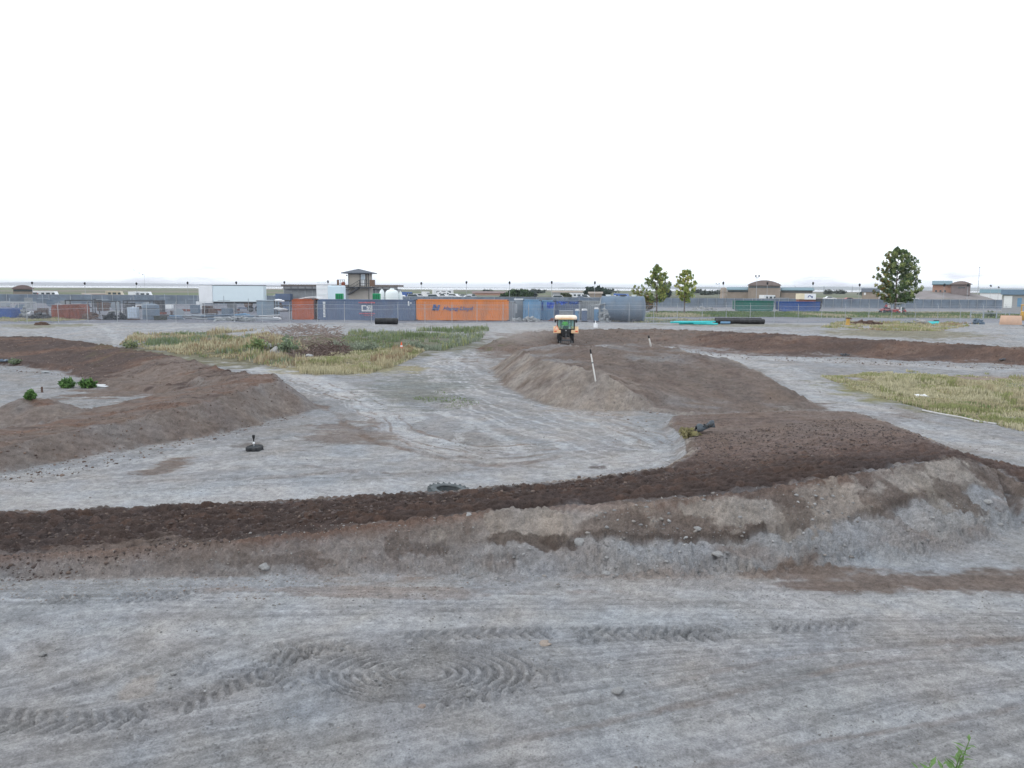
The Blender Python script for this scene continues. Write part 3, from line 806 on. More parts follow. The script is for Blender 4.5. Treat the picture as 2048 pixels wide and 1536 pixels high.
# ground material: earth colour from the terrain, broken up by procedural grain
def ground_mat():
    m = bpy.data.materials.new('packed_dirt'); m.use_nodes = True
    t = m.node_tree; b = t.nodes['Principled BSDF']; l = t.links.new
    b.inputs['Roughness'].default_value = .95; b.inputs['Specular IOR Level'].default_value = .12
    a = t.nodes.new('ShaderNodeAttribute'); a.attribute_name = 'Col'
    g = t.nodes.new('ShaderNodeNewGeometry')
    def noise(sc, det, ro=.6):
        n_ = t.nodes.new('ShaderNodeTexNoise'); n_.inputs['Scale'].default_value = sc; n_.inputs['Detail'].default_value = det; n_.inputs['Roughness'].default_value = ro
        l(g.outputs['Position'], n_.inputs['Vector']); return n_
    n1 = noise(38, 5, .75); n2 = noise(5.5, 6, .7)
    def mrange(src, lo, hi, a_, b_):
        q = t.nodes.new('ShaderNodeMapRange'); q.inputs['From Min'].default_value = lo; q.inputs['From Max'].default_value = hi
        q.inputs['To Min'].default_value = a_; q.inputs['To Max'].default_value = b_; l(src, q.inputs['Value']); return q.outputs['Result']
    q1 = mrange(n1.outputs['Fac'], .3, .7, .66, 1.30); q2 = mrange(n2.outputs['Fac'], .3, .7, .82, 1.18)
    n4 = noise(1.7, 12, .78)
    q4 = mrange(n4.outputs['Fac'], .3, .7, .86, 1.14)
    mu0 = t.nodes.new('ShaderNodeMath'); mu0.operation = 'MULTIPLY'; l(q1, mu0.inputs[0]); l(q4, mu0.inputs[1])
    mu = t.nodes.new('ShaderNodeMath'); mu.operation = 'MULTIPLY'; l(mu0.outputs[0], mu.inputs[0]); l(q2, mu.inputs[1])
    vm = t.nodes.new('ShaderNodeVectorMath'); vm.operation = 'SCALE'; l(a.outputs['Color'], vm.inputs[0]); l(mu.outputs[0], vm.inputs['Scale'])
    # scattered pale grit
    vo = t.nodes.new('ShaderNodeTexVoronoi'); vo.inputs['Scale'].default_value = 17; l(g.outputs['Position'], vo.inputs['Vector'])
    gr = mrange(vo.outputs['Distance'], .10, .22, 1, 0)
    ng = mrange(n2.outputs['Fac'], .5, .6, 0, .55)
    mg = t.nodes.new('ShaderNodeMath'); mg.operation = 'MULTIPLY'; l(gr, mg.inputs[0]); l(ng, mg.inputs[1])
    mxn = t.nodes.new('ShaderNodeMix'); mxn.data_type = 'RGBA'; l(mg.outputs[0], mxn.inputs[0]); l(vm.outputs[0], mxn.inputs[6])
    v2 = t.nodes.new('ShaderNodeVectorMath'); v2.operation = 'SCALE'; l(a.outputs['Color'], v2.inputs[0]); v2.inputs['Scale'].default_value = 1.5
    l(v2.outputs[0], mxn.inputs[7])
    l(mxn.outputs[2], b.inputs['Base Color'])
    ad = t.nodes.new('ShaderNodeMath'); ad.operation = 'ADD'; l(n1.outputs['Fac'], ad.inputs[0])
    m3 = t.nodes.new('ShaderNodeMath'); m3.operation = 'MULTIPLY'; l(n2.outputs['Fac'], m3.inputs[0]); m3.inputs[1].default_value = 3
    m5 = t.nodes.new('ShaderNodeMath'); m5.operation = 'MULTIPLY_ADD'; l(n4.outputs['Fac'], m5.inputs[0]); m5.inputs[1].default_value = 3.5; l(m3.outputs[0], m5.inputs[2])
    l(m5.outputs[0], ad.inputs[1])
    bp = t.nodes.new('ShaderNodeBump'); bp.inputs['Strength'].default_value = 1.0; bp.inputs['Distance'].default_value = .022
    l(ad.outputs[0], bp.inputs['Height']); l(bp.outputs['Normal'], b.inputs['Normal'])
    return m

def build_ground():
    ys = [-60, -40, -25, -15, -9, -5, -3, -1.5, 0, .8, 1.6, 2.4, 3.2, 4, 4.8, 5.5, 6.1, 6.7, 7.1]
    y = 7.4
    while y < 12000:
        ys.append(y)
        if y < 22: st = .021 + .0006 * (y - 7)
        elif y < 60: st = .030 + .0034 * (y - 22)
        elif y < 150: st = .16 + .006 * (y - 60)
        else: st = y * .035
        y += st
    ys = np.array(ys)
    inner = np.linspace(-1, 1, 1300)
    outer = 1 + np.cumsum(.01 * 1.19 ** np.arange(24))
    u = np.concatenate([-outer[::-1], inner, outer])
    s = .70 * np.maximum(ys, 5.5) + .8
    X = (u[None, :] * s[:, None]); Y = np.repeat(ys[:, None], len(u), 1)
    X = X.ravel(); Y = Y.ravel()
    Z, C = terrain(X, Y)
    ny, nx = len(ys), len(u)
    print('ground verts', len(X))
    me = bpy.data.meshes.new('ground')
    me.vertices.add(len(X))
    co = np.stack([X, Y, Z], 1).astype(np.float32).ravel()
    me.vertices.foreach_set('co', co)
    i = np.arange(ny - 1)[:, None] * nx + np.arange(nx - 1)[None, :]
    i = i.ravel()
    q = np.stack([i, i + 1, i + nx + 1, i + nx], 1).astype(np.int32)
    me.loops.add(q.size); me.loops.foreach_set('vertex_index', q.ravel())
    me.polygons.add(len(q)); me.polygons.foreach_set('loop_start', (np.arange(len(q)) * 4).astype(np.int32))
    try: me.polygons.foreach_set('loop_total', np.full(len(q), 4, np.int32))
    except Exception: pass
    me.polygons.foreach_set('use_smooth', np.ones(len(q), bool))
    at = me.attributes.new('Col', 'FLOAT_COLOR', 'POINT')
    at.data.foreach_set('color', np.concatenate([C, np.ones((len(C), 1))], 1).astype(np.float32).ravel())
    me.update(calc_edges=True)
    me.materials.append(ground_mat())
    o = bpy.data.objects.new('ground', me); COL.objects.link(o)
    tag(o, kind='structure')
build_ground()

# ================================================================== far setting
rnd = random.Random(11)
def sheet(name, x0, x1, y0, y1, z, m, kind='structure', seg=24, wav=0):
    vs = []; fs = []
    for i in range(seg + 1):
        t = i / seg; x = x0 + (x1 - x0) * t
        vs += [(x, y0 + wav * (vn(np.array([t * 9.]), np.array([3.]))[0] - .5), z), (x, y1 + wav * 4 * (vn(np.array([t * 7.]), np.array([8.]))[0] - .5), z)]
    for i in range(seg): fs.append((2 * i, 2 * i + 2, 2 * i + 3, 2 * i + 1))
    mb = MB().add(vs, fs); o = mb.build(name, m); tag(o, kind=kind); return o
WATER = mat('bright_lake_water', (.10, .12, .14), .06, 0, .05, .01, spec=1.0)
sheet('water', -3300, 1500, 1350, 4300, .93, WATER, wav=300)

def hills(name, px0, px1, Y, prof, m, depth=500):
    n = 60; vs = []
    for i in range(n + 1):
        px = px0 + (px1 - px0) * i / n
        x = wx(px, Y, 575)
        h = prof(px)
        vs += [(x * .97, Y - depth, .3), (x, Y, max(h, .5)), (x * 1.04, Y + depth, .3)]
    fs = []
    for i in range(n):
        for k in (0, 1): fs.append((3 * i + k, 3 * i + 3 + k, 3 * i + 4 + k, 3 * i + 1 + k))
    o = MB().add(vs, fs).build(name, m, smooth=True); tag(o, kind='structure')
def up(k, Y): return CAMZ + k / F * Y       # k picture pixels above the horizon at distance Y
def nn(v, s): return float(vn(np.array([v]), np.array([s]))[0])
hills('hills', -200, 700, 9000, lambda p: up(4.5 * (1 - abs(p - 150) / 700) + 1.2 * nn(p / 70, 1), 9000), mat('far_hill_scrub', (.17, .16, .18), .95, 0, .1, .001))
hills('hills', 1050, 2300, 8000, lambda p: up(-1.5 + 3.5 * sst(1060, 1500, p) + 2.5 * nn(p / 60, 5) + 1.5 * nn(p / 20, 8), 8000), mat('far_green_hill_scrub', (.10, .125, .12), .95, 0, .1, .001))
hills('hills', 1150, 1500, 4500, lambda p: up(-2.2 + 1.2 * nn(p / 50, 6), 4500), MATS['far_hill_scrub'], 200)

# ================================================================== builders
def corr(mb, x0, x1, yf, z0, z1, dirn, pitch=.28, dep=.036, mi=0):
    """corrugated sheet facing -y (dirn=-1) or +y"""
    n = max(2, int((x1 - x0) / pitch)); pts = []
    for i in range(n):
        a = x0 + (x1 - x0) * i / n; p = (x1 - x0) / n
        pts += [(a, 0), (a + p * .25, 0), (a + p * .38, dep), (a + p * .62, dep), (a + p * .75, 0)]
    pts.append((x1, 0))
    vs = []
    for x, d in pts: vs += [(x, yf - dirn * d, z0), (x, yf - dirn * d, z1)]
    fs = [(2 * i, 2 * i + 2, 2 * i + 3, 2 * i + 1) for i in range(len(pts) - 1)]
    if dirn > 0: fs = [f[::-1] for f in fs]
    mb.add(vs, fs, mi)
def container(label, m, L_, loc, rz=0, H=2.59, W=2.44, doors=True, endm=None, group=None, name='shipping_container', cat='shipping container'):
    t = thing(name, label, cat, loc, rz, group)
    b = MB()
    corr(b, -L_ / 2 + .12, L_ / 2 - .12, -W / 2 + .03, .16, H - .12, -1)
    corr(b, -L_ / 2 + .12, L_ / 2 - .12, W / 2 - .03, .16, H - .12, 1)
    b.box(-L_ / 2 + .12, L_ / 2 - .12, -W / 2 + .1, W / 2 - .1, H - .09, H - .04)
    b.box(-L_ / 2 + .12, -L_ / 2 + .16, -W / 2 + .1, W / 2 - .1, .16, H - .12)
    b.build('wall', m, t)
    f = MB()
    for sx in (-1, 1):
        for sy in (-1, 1):
            f.box(sx * (L_ / 2) - (.12 if sx > 0 else 0), sx * (L_ / 2) + (0 if sx > 0 else .12), sy * W / 2 - (.12 if sy > 0 else 0), sy * W / 2 + (0 if sy > 0 else .12), .02, H - .01)
    for sy in (-1, 1):
        y0 = sy * W / 2 - (.09 if sy > 0 else 0); y1 = y0 + .09
        f.box(-L_ / 2 + .12, L_ / 2 - .12, y0, y1, .03, .16); f.box(-L_ / 2 + .12, L_ / 2 - .12, y0, y1, H - .12, H - .02)
    for sx in (-1, 1):
        x0 = sx * L_ / 2 - (.09 if sx > 0 else 0)
        f.box(x0, x0 + .09, -W / 2 + .12, W / 2 - .12, .03, .16); f.box(x0, x0 + .09, -W / 2 + .12, W / 2 - .12, H - .12, H - .02)
    f.build('frame', m, t)
    for sx in (-1, 1):
        for sy in (-1,):
            for z in (0, H - .12): MB().box(sx * (L_ / 2 + .005) - (.17 if sx > 0 else 0), sx * (L_ / 2 + .005) + (0 if sx > 0 else .17), sy * (W / 2 + .005) - (.16 if sy > 0 else 0), sy * (W / 2 + .005) + (0 if sy > 0 else .16), z, z + .12).build('corner_casting', M_['darksteel'], t)
    if doors:
        for k, s in enumerate((-1, 1)):
            d = MB().box(L_ / 2 - .05, L_ / 2 - .01, min(0.01 * s, s * (W / 2 - .13)), max(0.01 * s, s * (W / 2 - .13)), .17, H - .13).build('door', endm or m, t)
            q = MB()
            for yy in (.35, .85): q.cyl((L_ / 2 + .03, s * yy, .14), (L_ / 2 + .03, s * yy, H - .1), .02, n=6)
            q.build('locking_bar', M_['steel'], d)
    return t
def at(px, Y, dz=0, py=610):
    x = wx(px, Y, py); return (x, Y, gz(x, Y) + dz)
def span(p0, p1, Y):                          # centre x and length of something spanning two picture columns
    a, b = wx(p0, Y), wx(p1, Y); return (a + b) / 2, abs(b - a)
def text_mesh(s, size, m, parent, loc, rx=PI / 2, shear=0, name='lettering', width=None, thick=.01):
    cu = bpy.data.curves.new('txt', 'FONT'); cu.body = s; cu.size = size; cu.extrude = thick; cu.shear = shear; cu.align_x = 'LEFT'; cu.offset = size * .02
    o = bpy.data.objects.new('txt', cu); COL.objects.link(o)
    dg = bpy.context.evaluated_depsgraph_get()
    me = bpy.data.meshes.new_from_object(o.evaluated_get(dg))
    bpy.data.objects.remove(o)
    me.materials.clear(); me.materials.append(m)
    r = bpy.data.objects.new(name, me); COL.objects.link(r); r.parent = parent
    r.rotation_euler = (rx, 0, 0); r.location = loc
    if width:
        w0 = max(v.co.x for v in me.vertices) - min(v.co.x for v in me.vertices)
        r.scale = (width / w0, 1, 1)
    return r

# ---------------------------------------------------------------- container row
YC = 99.5
cx, ln = span(635.5, 831, YC)
zg = gz(cx, YC)
t = container('faded blue long shipping container with a white boxed logo and red lettering', M_['blue'], ln, (cx, YC + 1.22, zg), 0)
yf = -1.22 - .045
def pxl(px, py):                             # picture point on the front of this container -> its own x, z
    return wx(px, YC) - cx, wz(px, py, YC) - zg
lg = MB()
x0, z0 = pxl(723.5, 622.5); x1, z1 = pxl(744.5, 610.5)
def rect(mb, ax, ay, bx, by, d=.02):
    xa, za = pxl(ax, by); xb, zb = pxl(bx, ay); mb.box(xa, xb, yf - d, yf, za, zb)
for r_ in [(723.3, 610.6, 732.5, 612.4), (723.3, 612.5, 725.6, 620.4), (723.3, 620.5, 744.6, 622.6), (742.9, 611, 744.6, 620.4), (735.5, 610.8, 742.8, 612.2), (733.4, 612.3, 735.8, 616.4), (736.8, 613.6, 741.6, 615.0), (736.8, 615.2, 738.4, 618.2), (739.6, 616.6, 741.8, 618.8), (733.4, 617.6, 738.4, 619)]:
    rect(lg, *r_)
lg.build('logo', M_['logo_white'], t)
for yy0, yy1, a, b in ((603.6, 606.6, 717.5, 750), (625.6, 628.4, 718.5, 750), (630, 631.6, 728, 746)):
    x = a; lr = MB()
    while x < b:
        wv = rnd.uniform(1.2, 2.6); rect(lr, x, yy0 + rnd.uniform(0, .5), min(x + wv, b), yy1 - rnd.uniform(0, .5)); x += wv + rnd.uniform(.4, .9)
    lr.build('red_lettering', M_['logo_red'], t)
lv = MB()
y = 603.5
while y < 633:
    h = rnd.uniform(1.8, 3.0); rect(lv, 646 + rnd.uniform(0, .6), y, 651 - rnd.uniform(0, .6), y + h); y += h + .8
lv.build('vertical_lettering', M_['logo_white'], t)
ls = MB()
rect(ls, 816, 602.5, 818.6, 606.4); rect(ls, 816, 607, 819, 611.4); rect(ls, 820, 605, 823.4, 607)
ls.build('marking', M_['logo_white'], t)

cx, ln = span(832.5, 1017.5, YC)
zg = gz(cx, YC)
t = container('orange long shipping container with dark blue emblem and lettering', M_['orange'], ln, (cx, YC + 1.2, zg), 0)
text_mesh('Hapag-Lloyd', .62, M_['logo_blue'], t, (wx(886, YC) - cx, yf, wz(900, 620.0, YC) - zg), shear=.25, width=wx(946, YC) - wx(886, YC))
em = MB()
def rect2(mb, ax, ay, bx, by, sh=0):
    xa, za = wx(ax, YC) - cx, wz(ax, by, YC) - zg; xb, zb = wx(bx, YC) - cx, wz(bx, ay, YC) - zg
    s_ = sh * (zb - za)
    mb.prism([(xa, za), (xb, za), (xb + s_, zb), (xa + s_, zb)], yf - .02, yf)
rect2(em, 864, 608.6, 869.4, 620.6, .25); rect2(em, 869.4, 613, 873.4, 616.4, .25); rect2(em, 873.5, 609.4, 877.6, 620.6, .25); rect2(em, 866, 618.2, 873.4, 620.6, 0)
em.build('emblem', M_['logo_blue'], t)

cx, ln = span(584, 627, YC)
t = container('short rust orange container with bundled sheets on its roof', M_['rustorange'], ln, (cx, YC + 1.2, gz(cx, YC)), 0)
zt = gz(cx, YC) + 2.59
b = MB()
for k in range(7):
    x = -1 + k * .33; b.box(x, x + .9, -.6 + .1 * (k % 2), .9, zt * 0 + .02 + .045 * k, .06 + .045 * k, M=Matrix.Rotation(.03 * (k - 3), 4, 'Y'))
o = b.build('sheet_stack', M_['white'], loc=(cx + .1, YC + 1.2, zt)); tag(o, 'crumpled pile of white sheets on top of the rust orange container', 'sheets')
# wheeled red frame at the left end of the rust container, bin beside
cx, ln = span(1019, 1028.5, 100)
container('narrow dark grey container end beside the orange container', M_['greybox'], ln + .3, (cx, 101.5, gz(cx, 100)), 0, H=2.4, doors=False)
cx, ln = span(1029, 1045.5, 102)
t = thing('storage_shed', 'pale grey metal storage shed between orange and light blue containers', 'shed', (cx, 103.2, gz(cx, 102)))
MB().box(-ln / 2, ln / 2, -1.1, 1.1, 0, 2.62).build('wall', M_['greybox'], t)
MB().box(-ln / 2 - .06, ln / 2 + .06, -1.18, 1.18, 2.621, 2.7).build('roof', M_['white'], t)
d = MB().box(-ln / 2 + .08, -ln / 2 + .34, -1.14, -1.102, .9, 2.05).build('door', M_['white'], t)
cx, ln = span(1046, 1081, 101)
container('light blue container with plain sides behind the earth mound', M_['ltblue'], ln, (cx, 102.2, gz(cx, 101)), 0, H=2.62)
cx, ln = span(1081.5, 1108, 103)
container('blue container partly hidden under bright blue tarps', M_['ltblue'], ln, (cx, 104.4, gz(cx, 103)), 0, H=2.5, doors=False)
cx, ln = span(1109, 1160, 104)
container('long grey blue container behind the tractor cab roof', M_['blue'], ln, (cx, 105.5, gz(cx, 104)), 0, H=2.5)
cx, ln = span(1161, 1214, 106)
container('dusty grey container behind the portable toilets', M_['dustgrey'], ln, (cx, 107.5, gz(cx, 106)), 0, H=2.45)
# tarps hanging on their fronts
for k, (p0, p1, y0, y1, m, lab) in enumerate([(1083, 1086.5, 604, 622, 'midblue', 'narrow strip of deep blue tarp left of the big tarp'), (1093.5, 1110, 604.5, 616, 'tarp', 'bright blue tarp slung low over pipework'), (1113, 1135, 603.5, 607.5, 'tarp', 'crumpled blue tarp scraps along the long container'), (1138, 1157, 603.5, 608.5, 'midblue', 'blue cloth strip near the toilets')]):
    Y = 100.6 + .3 * k
    n = 14; vs = []; fs = []
    for i in range(n + 1):
        x = wx(p0 + (p1 - p0) * i / n, Y)
        a, c = rnd.uniform(-.15, .15), rnd.uniform(-.25, .25)
        for j, (pz, dy) in enumerate(((y0, 0), ((y0 + y1) / 2, a), (y1, c * .6))):
            vs.append((x, Y + dy, wz(p0, pz, Y) + (c * .7 if j == 2 else rnd.uniform(-.06, .06))))
    for i in range(n):
        for j in (0, 1): fs.append((3 * i + j, 3 * i + 3 + j, 3 * i + 4 + j, 3 * i + 1 + j))
    o = MB().add(vs, fs).build('tarp', M_[m]); tag(o, lab, 'tarp')
    so = o.modifiers.new('thick', 'SOLIDIFY'); so.thickness = .02
cx, ln = span(1120.5, 1147, 98)
t = thing('storage_box', 'grey metal storage box right behind the tractor', 'storage box', (cx, 99, gz(cx, 98)))
MB().box(-ln / 2, ln / 2, -.8, .8, 0, 1.25).build('body', M_['dustgrey'], t, bevel=.03)
MB().box(-ln / 2 - .04, ln / 2 + .04, -.86, .86, 1.251, 1.33).build('lid', M_['greybox'], t)

def toilet(label, px, Y, m, h=2.2, wpx=9):
    wd = wpx * Y / F
    t = thing('portable_toilet', label, 'portable toilet', at(px, Y), rnd.uniform(-.2, .2), 'portable toilets in the yard')
    MB().box(-wd / 2, wd / 2, -wd / 2, wd / 2, .12, h - .22).build('cabin', m, t, bevel=.03)
    MB().prism([(-wd / 2 - .04, h - .22), (wd / 2 + .04, h - .22), (wd / 2 - .08, h), (-wd / 2 + .08, h)], -wd / 2 - .04, wd / 2 + .04).build('roof', M_['white'], t)
    MB().box(-wd / 2 - .05, wd / 2 + .05, -wd / 2 - .05, wd / 2 + .05, 0, .12).build('skid', M_['darksteel'], t)
    d = MB().box(-wd * .36, wd * .36, -wd / 2 - .03, -wd / 2 - .002, .2, h - .35).build('door', m, t)
    MB().box(wd * .22, wd * .3, -wd / 2 - .06, -wd / 2 - .031, 1, 1.15).build('handle', M_['black'], d)
toilet('blue portable toilet nearest the tractor', 1155, 98, M_['ltblue'], 1.55)
toilet('dull violet blue portable toilet in the middle of the row', 1169, 97, M_['blue'], 1.6)
toilet('blue portable toilet under the grey awning beside the big tank', 1193, 98, M_['ltblue'], 1.75)
t = thing('awning', 'small grey lean-to awning over a blue portable toilet', 'awning', at(1194, 99.3))
MB().prism([(-.7, 1.95), (1.0, 2.2), (1.0, 2.26), (-.7, 2.01)], -.6, .6).build('roof', M_['dustgrey'], t)
for sx in (-.62, .92):
    MB().cyl((sx, -.5, 0), (sx, -.5, 1.96), .03, n=6).build('post', M_['steel'], t)

# big horizontal tank
Y = 98.5
x0, x1 = wx(1205, Y), wx(1292, Y); zg = gz(x0, Y); rr = (wz(1250, 592.5, Y) - zg) / 2
t = thing('storage_tank', 'large blue grey cylindrical steel tank lying on its side', 'tank', ((x0 + x1) / 2, Y + rr, zg), R(-12))
hl = (x1 - x0) / 2 - .1
prof = [(0.01, -hl - .28), (rr * .5, -hl - .24), (rr * .85, -hl - .1), (rr, -hl)]
b = MB().lathe(prof, 40, (0, 0, rr), 'X'); b.build('end_dome', M_['dustgrey'], t, smooth=True)
b = MB().lathe([(rr, -hl), (rr, hl), (rr * .9, hl + .12), (rr * .5, hl + .26), (.01, hl + .3)], 40, (0, 0, rr), 'X'); b.build('shell', M_['tankgrey'], t, smooth=True)
b = MB()
for x in (-hl + .05, -hl * .33, hl * .33, hl - .05): b.lathe([(rr + .004, x - .04), (rr + .03, x - .03), (rr + .03, x + .03), (rr + .004, x + .04)], 40, (0, 0, rr), 'X')
b.build('band', M_['tankgrey'], t)
for x in (-hl * .6, hl * .6): MB().box(x - .25, x + .25, -rr * .8, rr * .8, 0, .35).build('cradle', M_['darksteel'], t)
for x in (-hl * .7, 0, hl * .55):
    MB().lathe([(.28, 0), (.28, .12), (.34, .13), (.34, .19), (.01, .2)], 16, (x, 0, 2 * rr - .03)).build('hatch', M_['whitetank'] if x else M_['darksteel'], t, smooth=True)

# ---------------------------------------------------------------- black and turquoise pipes by the fence
def corrpipe(label, p0, p1, Y, rad, m, group=None, name='drain_pipe', dz=0, dy=0, ang=0, rib=.13):
    x0, x1 = wx(p0, Y), wx(p1, Y); l_ = x1 - x0; xc = (x0 + x1) / 2
    pr = []
    n = int(l_ / rib)
    for i in range(n):
        a = -l_ / 2 + l_ * i / n; p = l_ / n
        pr += [(rad * .93, a), (rad, a + p * .2), (rad, a + p * .7), (rad * .93, a + p * .9)]
    pr.append((rad * .93, l_ / 2)); pr += [(rad * .8, l_ / 2), (rad * .8, l_ / 2 - .6)]
    pr = [(rad * .8, -l_ / 2 + .6), (rad * .8, -l_ / 2)] + pr
    o = MB().lathe(pr, 20, (0, 0, 0), 'X').build(name, m, smooth=True, loc=(xc, Y + dy, gz(xc, Y) + rad + dz), rotz=ang)
    tag(o, label, 'pipe', group); return o
corrpipe('short fat black corrugated pipe before the blue container', 750, 795, 87.3, .36, M_['black'])
corrpipe('front long black corrugated pipe on the ground right of turquoise pipes', 1431, 1530, 94, .29, M_['black'], dz=.0)
corrpipe('rear long black corrugated pipe lying against the front one', 1434, 1527, 94, .29, M_['black'], dz=.12, dy=.6)
o = MB().cyl((-.55, 0, 0), (.55, .0, 0), .14, n=12).build('pipe_coupling', M_['ltblue'], loc=at(1452, 93.4, .2)); tag(o, 'small blue pipe coupling lying against the long black pipe', 'coupling')
for k in range(9):
    a = 1338 + rnd.uniform(0, 50); b_ = 1424 + rnd.uniform(-14, 14)
    Y = 91.6 + .24 * (k % 6); x0, x1 = wx(a, Y), wx(b_, Y)
    zz = gz(x0, Y) + .09 + (.17 if k > 5 else 0)
    o = MB().cyl((x0, Y, zz + .05), (x1, Y + rnd.uniform(.0, .35), zz + rnd.uniform(-.02, .1)), .09, n=8).build('plastic_pipe', M_['teal'])
    tag(o, 'turquoise plastic pipe left of the black pipes, %s' % (ordinal(k) + ' from the front of the bottom layer' if k < 6 else ordinal(k - 6) + ' from the front of the top layer'), 'pipe', 'turquoise pipes lying in a bundle')
for k in range(3):
    Y = 96 + .24 * k; x0, x1 = wx(1857, Y), wx(1880, Y)
    o = MB().cyl((x0, Y, gz(x0, Y) + .11 + .1 * (k == 2)), (x1, Y, gz(x1, Y) + .11 + .1 * (k == 2)), .11, n=8).build('plastic_pipe', M_['teal'])
    tag(o, 'short turquoise pipe by the tan rubble heap, %s from the front' % ordinal(k), 'pipe', 'short turquoise pipes by the dirt heap')
o = MB().box(-.25, .25, -.2, .2, 0, .35).build('crate', M_['darksteel'], loc=at(1875, 96.8, .1), bevel=.02); tag(o, 'small dark crate behind the short turquoise pipes', 'crate')

# ---------------------------------------------------------------- fences
wire = bpy.data.materials.new('chain_link_wire'); wire.use_nodes = True
_t = wire.node_tree; _b = _t.nodes['Principled BSDF']; _b.inputs['Base Color'].default_value = (.34, .37, .42, 1); _b.inputs['Metallic'].default_value = .3; _b.inputs['Roughness'].default_value = .5
_tc = _t.nodes.new('ShaderNodeTexCoord'); _sp = _t.nodes.new('ShaderNodeSeparateXYZ'); _t.links.new(_tc.outputs['Object'], _sp.inputs[0])
def _wirem(op):
    a = _t.nodes.new('ShaderNodeMath'); a.operation = op; _t.links.new(_sp.outputs['X'], a.inputs[0]); _t.links.new(_sp.outputs['Z'], a.inputs[1])
    s_ = _t.nodes.new('ShaderNodeMath'); s_.operation = 'MULTIPLY'; _t.links.new(a.outputs[0], s_.inputs[0]); s_.inputs[1].default_value = 12
    f_ = _t.nodes.new('ShaderNodeMath'); f_.operation = 'FRACT'; _t.links.new(s_.outputs[0], f_.inputs[0])
    l_ = _t.nodes.new('ShaderNodeMath'); l_.operation = 'LESS_THAN'; _t.links.new(f_.outputs[0], l_.inputs[0]); l_.inputs[1].default_value = .09
    return l_
_m = _t.nodes.new('ShaderNodeMath'); _m.operation = 'MAXIMUM'
_t.links.new(_wirem('ADD').outputs[0], _m.inputs[0]); _t.links.new(_wirem('SUBTRACT').outputs[0], _m.inputs[1])
_tr = _t.nodes.new('ShaderNodeBsdfTransparent'); _ms = _t.nodes.new('ShaderNodeMixShader')
_t.links.new(_m.outputs[0], _ms.inputs[0]); _t.links.new(_tr.outputs[0], _ms.inputs[1]); _t.links.new(_b.outputs[0], _ms.inputs[2])
_t.links.new(_ms.outputs[0], _t.nodes['Material Output'].inputs['Surface'])

def fence_y(px): return 84.5 + 17.5 * px / 2048
posts_px = [-60, -4, 54, 117, 176, 235, 294, 352, 410, 469, 525, 580, 635, 689, 743, 796, 850, 904, 954, 1006, 1057, 1108, 1158, 1208, 1258, 1307, 1354, 1404, 1452, 1500, 1548, 1596, 1643, 1690, 1737, 1783, 1830, 1875, 1920, 1965, 2010, 2055]
t = thing('chain_link_fence', 'long galvanised chain link fence running in front of the containers', 'fence', (0, 0, 0))
pp = []
for px in posts_px:
    Y = fence_y(px); x = wx(px, Y, 640); z = gz(x, Y); pp.append((x, Y, z))
for x, Y, z in pp:
    MB().cyl((x, Y, z - .1), (x, Y, z + 2.15), .034, n=8).cyl((x, Y, z + 2.15), (x, Y + .25, z + 2.42), .015, n=5).build('post', M_['steel'], t)
b = MB()
for a, c in zip(pp[:-1], pp[1:]):
    b.cyl((a[0], a[1], a[2] + 1.62), (c[0], c[1], c[2] + 1.62), .017, n=5)
    b.cyl((a[0], a[1], a[2] + 2.1), (c[0], c[1], c[2] + 2.1), .017, n=5)
b.build('rail', M_['steel'], t)
b = MB()
for a, c in zip(pp[:-1], pp[1:]):
    for dz_, dy_ in ((2.25, .09), (2.33, .17), (2.41, .24)): b.cyl((a[0], a[1] + dy_, a[2] + dz_), (c[0], c[1] + dy_, c[2] + dz_), .006, n=4)
b.build('barbed_wire', M_['steel'], t)
b = MB()
for a, c in zip(pp[:-1], pp[1:]):
    b.add([(a[0], a[1] - .03, a[2] + .03), (c[0], c[1] - .03, c[2] + .03), (c[0], c[1] - .03, c[2] + 2.1), (a[0], a[1] - .03, a[2] + 2.1)], [(0, 1, 2, 3)])
b.build('chain_mesh', wire, t)

def slat_fence(label, p0, p1, Y, h, step, m):
    x0, x1 = wx(p0, Y), wx(p1, Y)
    t = thing('privacy_fence', label, 'fence', (x0, Y, gz(x0, Y)))
    n = int((x1 - x0) / step)
    zz = [gz(x0 + (x1 - x0) * i / n, Y) - gz(x0, Y) for i in range(n + 1)]
    for i in range(n + 1):
        x = (x1 - x0) * i / n
        MB().cyl((x, -.07, zz[i]), (x, -.07, zz[i] + h + .08), .05, n=6).build('post', M_['steel'], t)
    b = MB()
    for i in range(n):
        xa = (x1 - x0) * i / n; xb = (x1 - x0) * (i + 1) / n
        k = int((xb - xa) / .16)
        for j in range(k):
            u = xa + (xb - xa) * j / k; b.box(u + .008, u + (xb - xa) / k - .008, 0, .02, zz[i] + .06, zz[i] + h - .05 + .03 * nn(u * 3, 2))
    b.build('slats', m, t)
    b = MB()
    for z_ in (.1, h): b.box(0, x1 - x0, -.03, -.001, z_ - .03, z_ + .03)
    b.build('rail', M_['steel'], t)
slat_fence('grey slatted fence behind the left half of the yard', -70, 1285, 178, 2.05, 4.6, M_['slat'])
slat_fence('grey slatted fence with close pale posts beyond the dumpsters', 1288, 2080, 178, 2.0, 1.95, M_['slat'])
t = thing('rail_fence', 'low pale rail fence on the verge left of the bulldozer', 'fence', at(1948, 118))
for i in range(7):
    x = (i - .2) * 1.9; MB().box(x - .06, x + .06, -.06, .06, 0, 1.05).build('post', M_['greybox'], t)
MB().box(-.3, 11.2, -.09, -.062, .75, .87).build('rail', M_['greybox'], t)

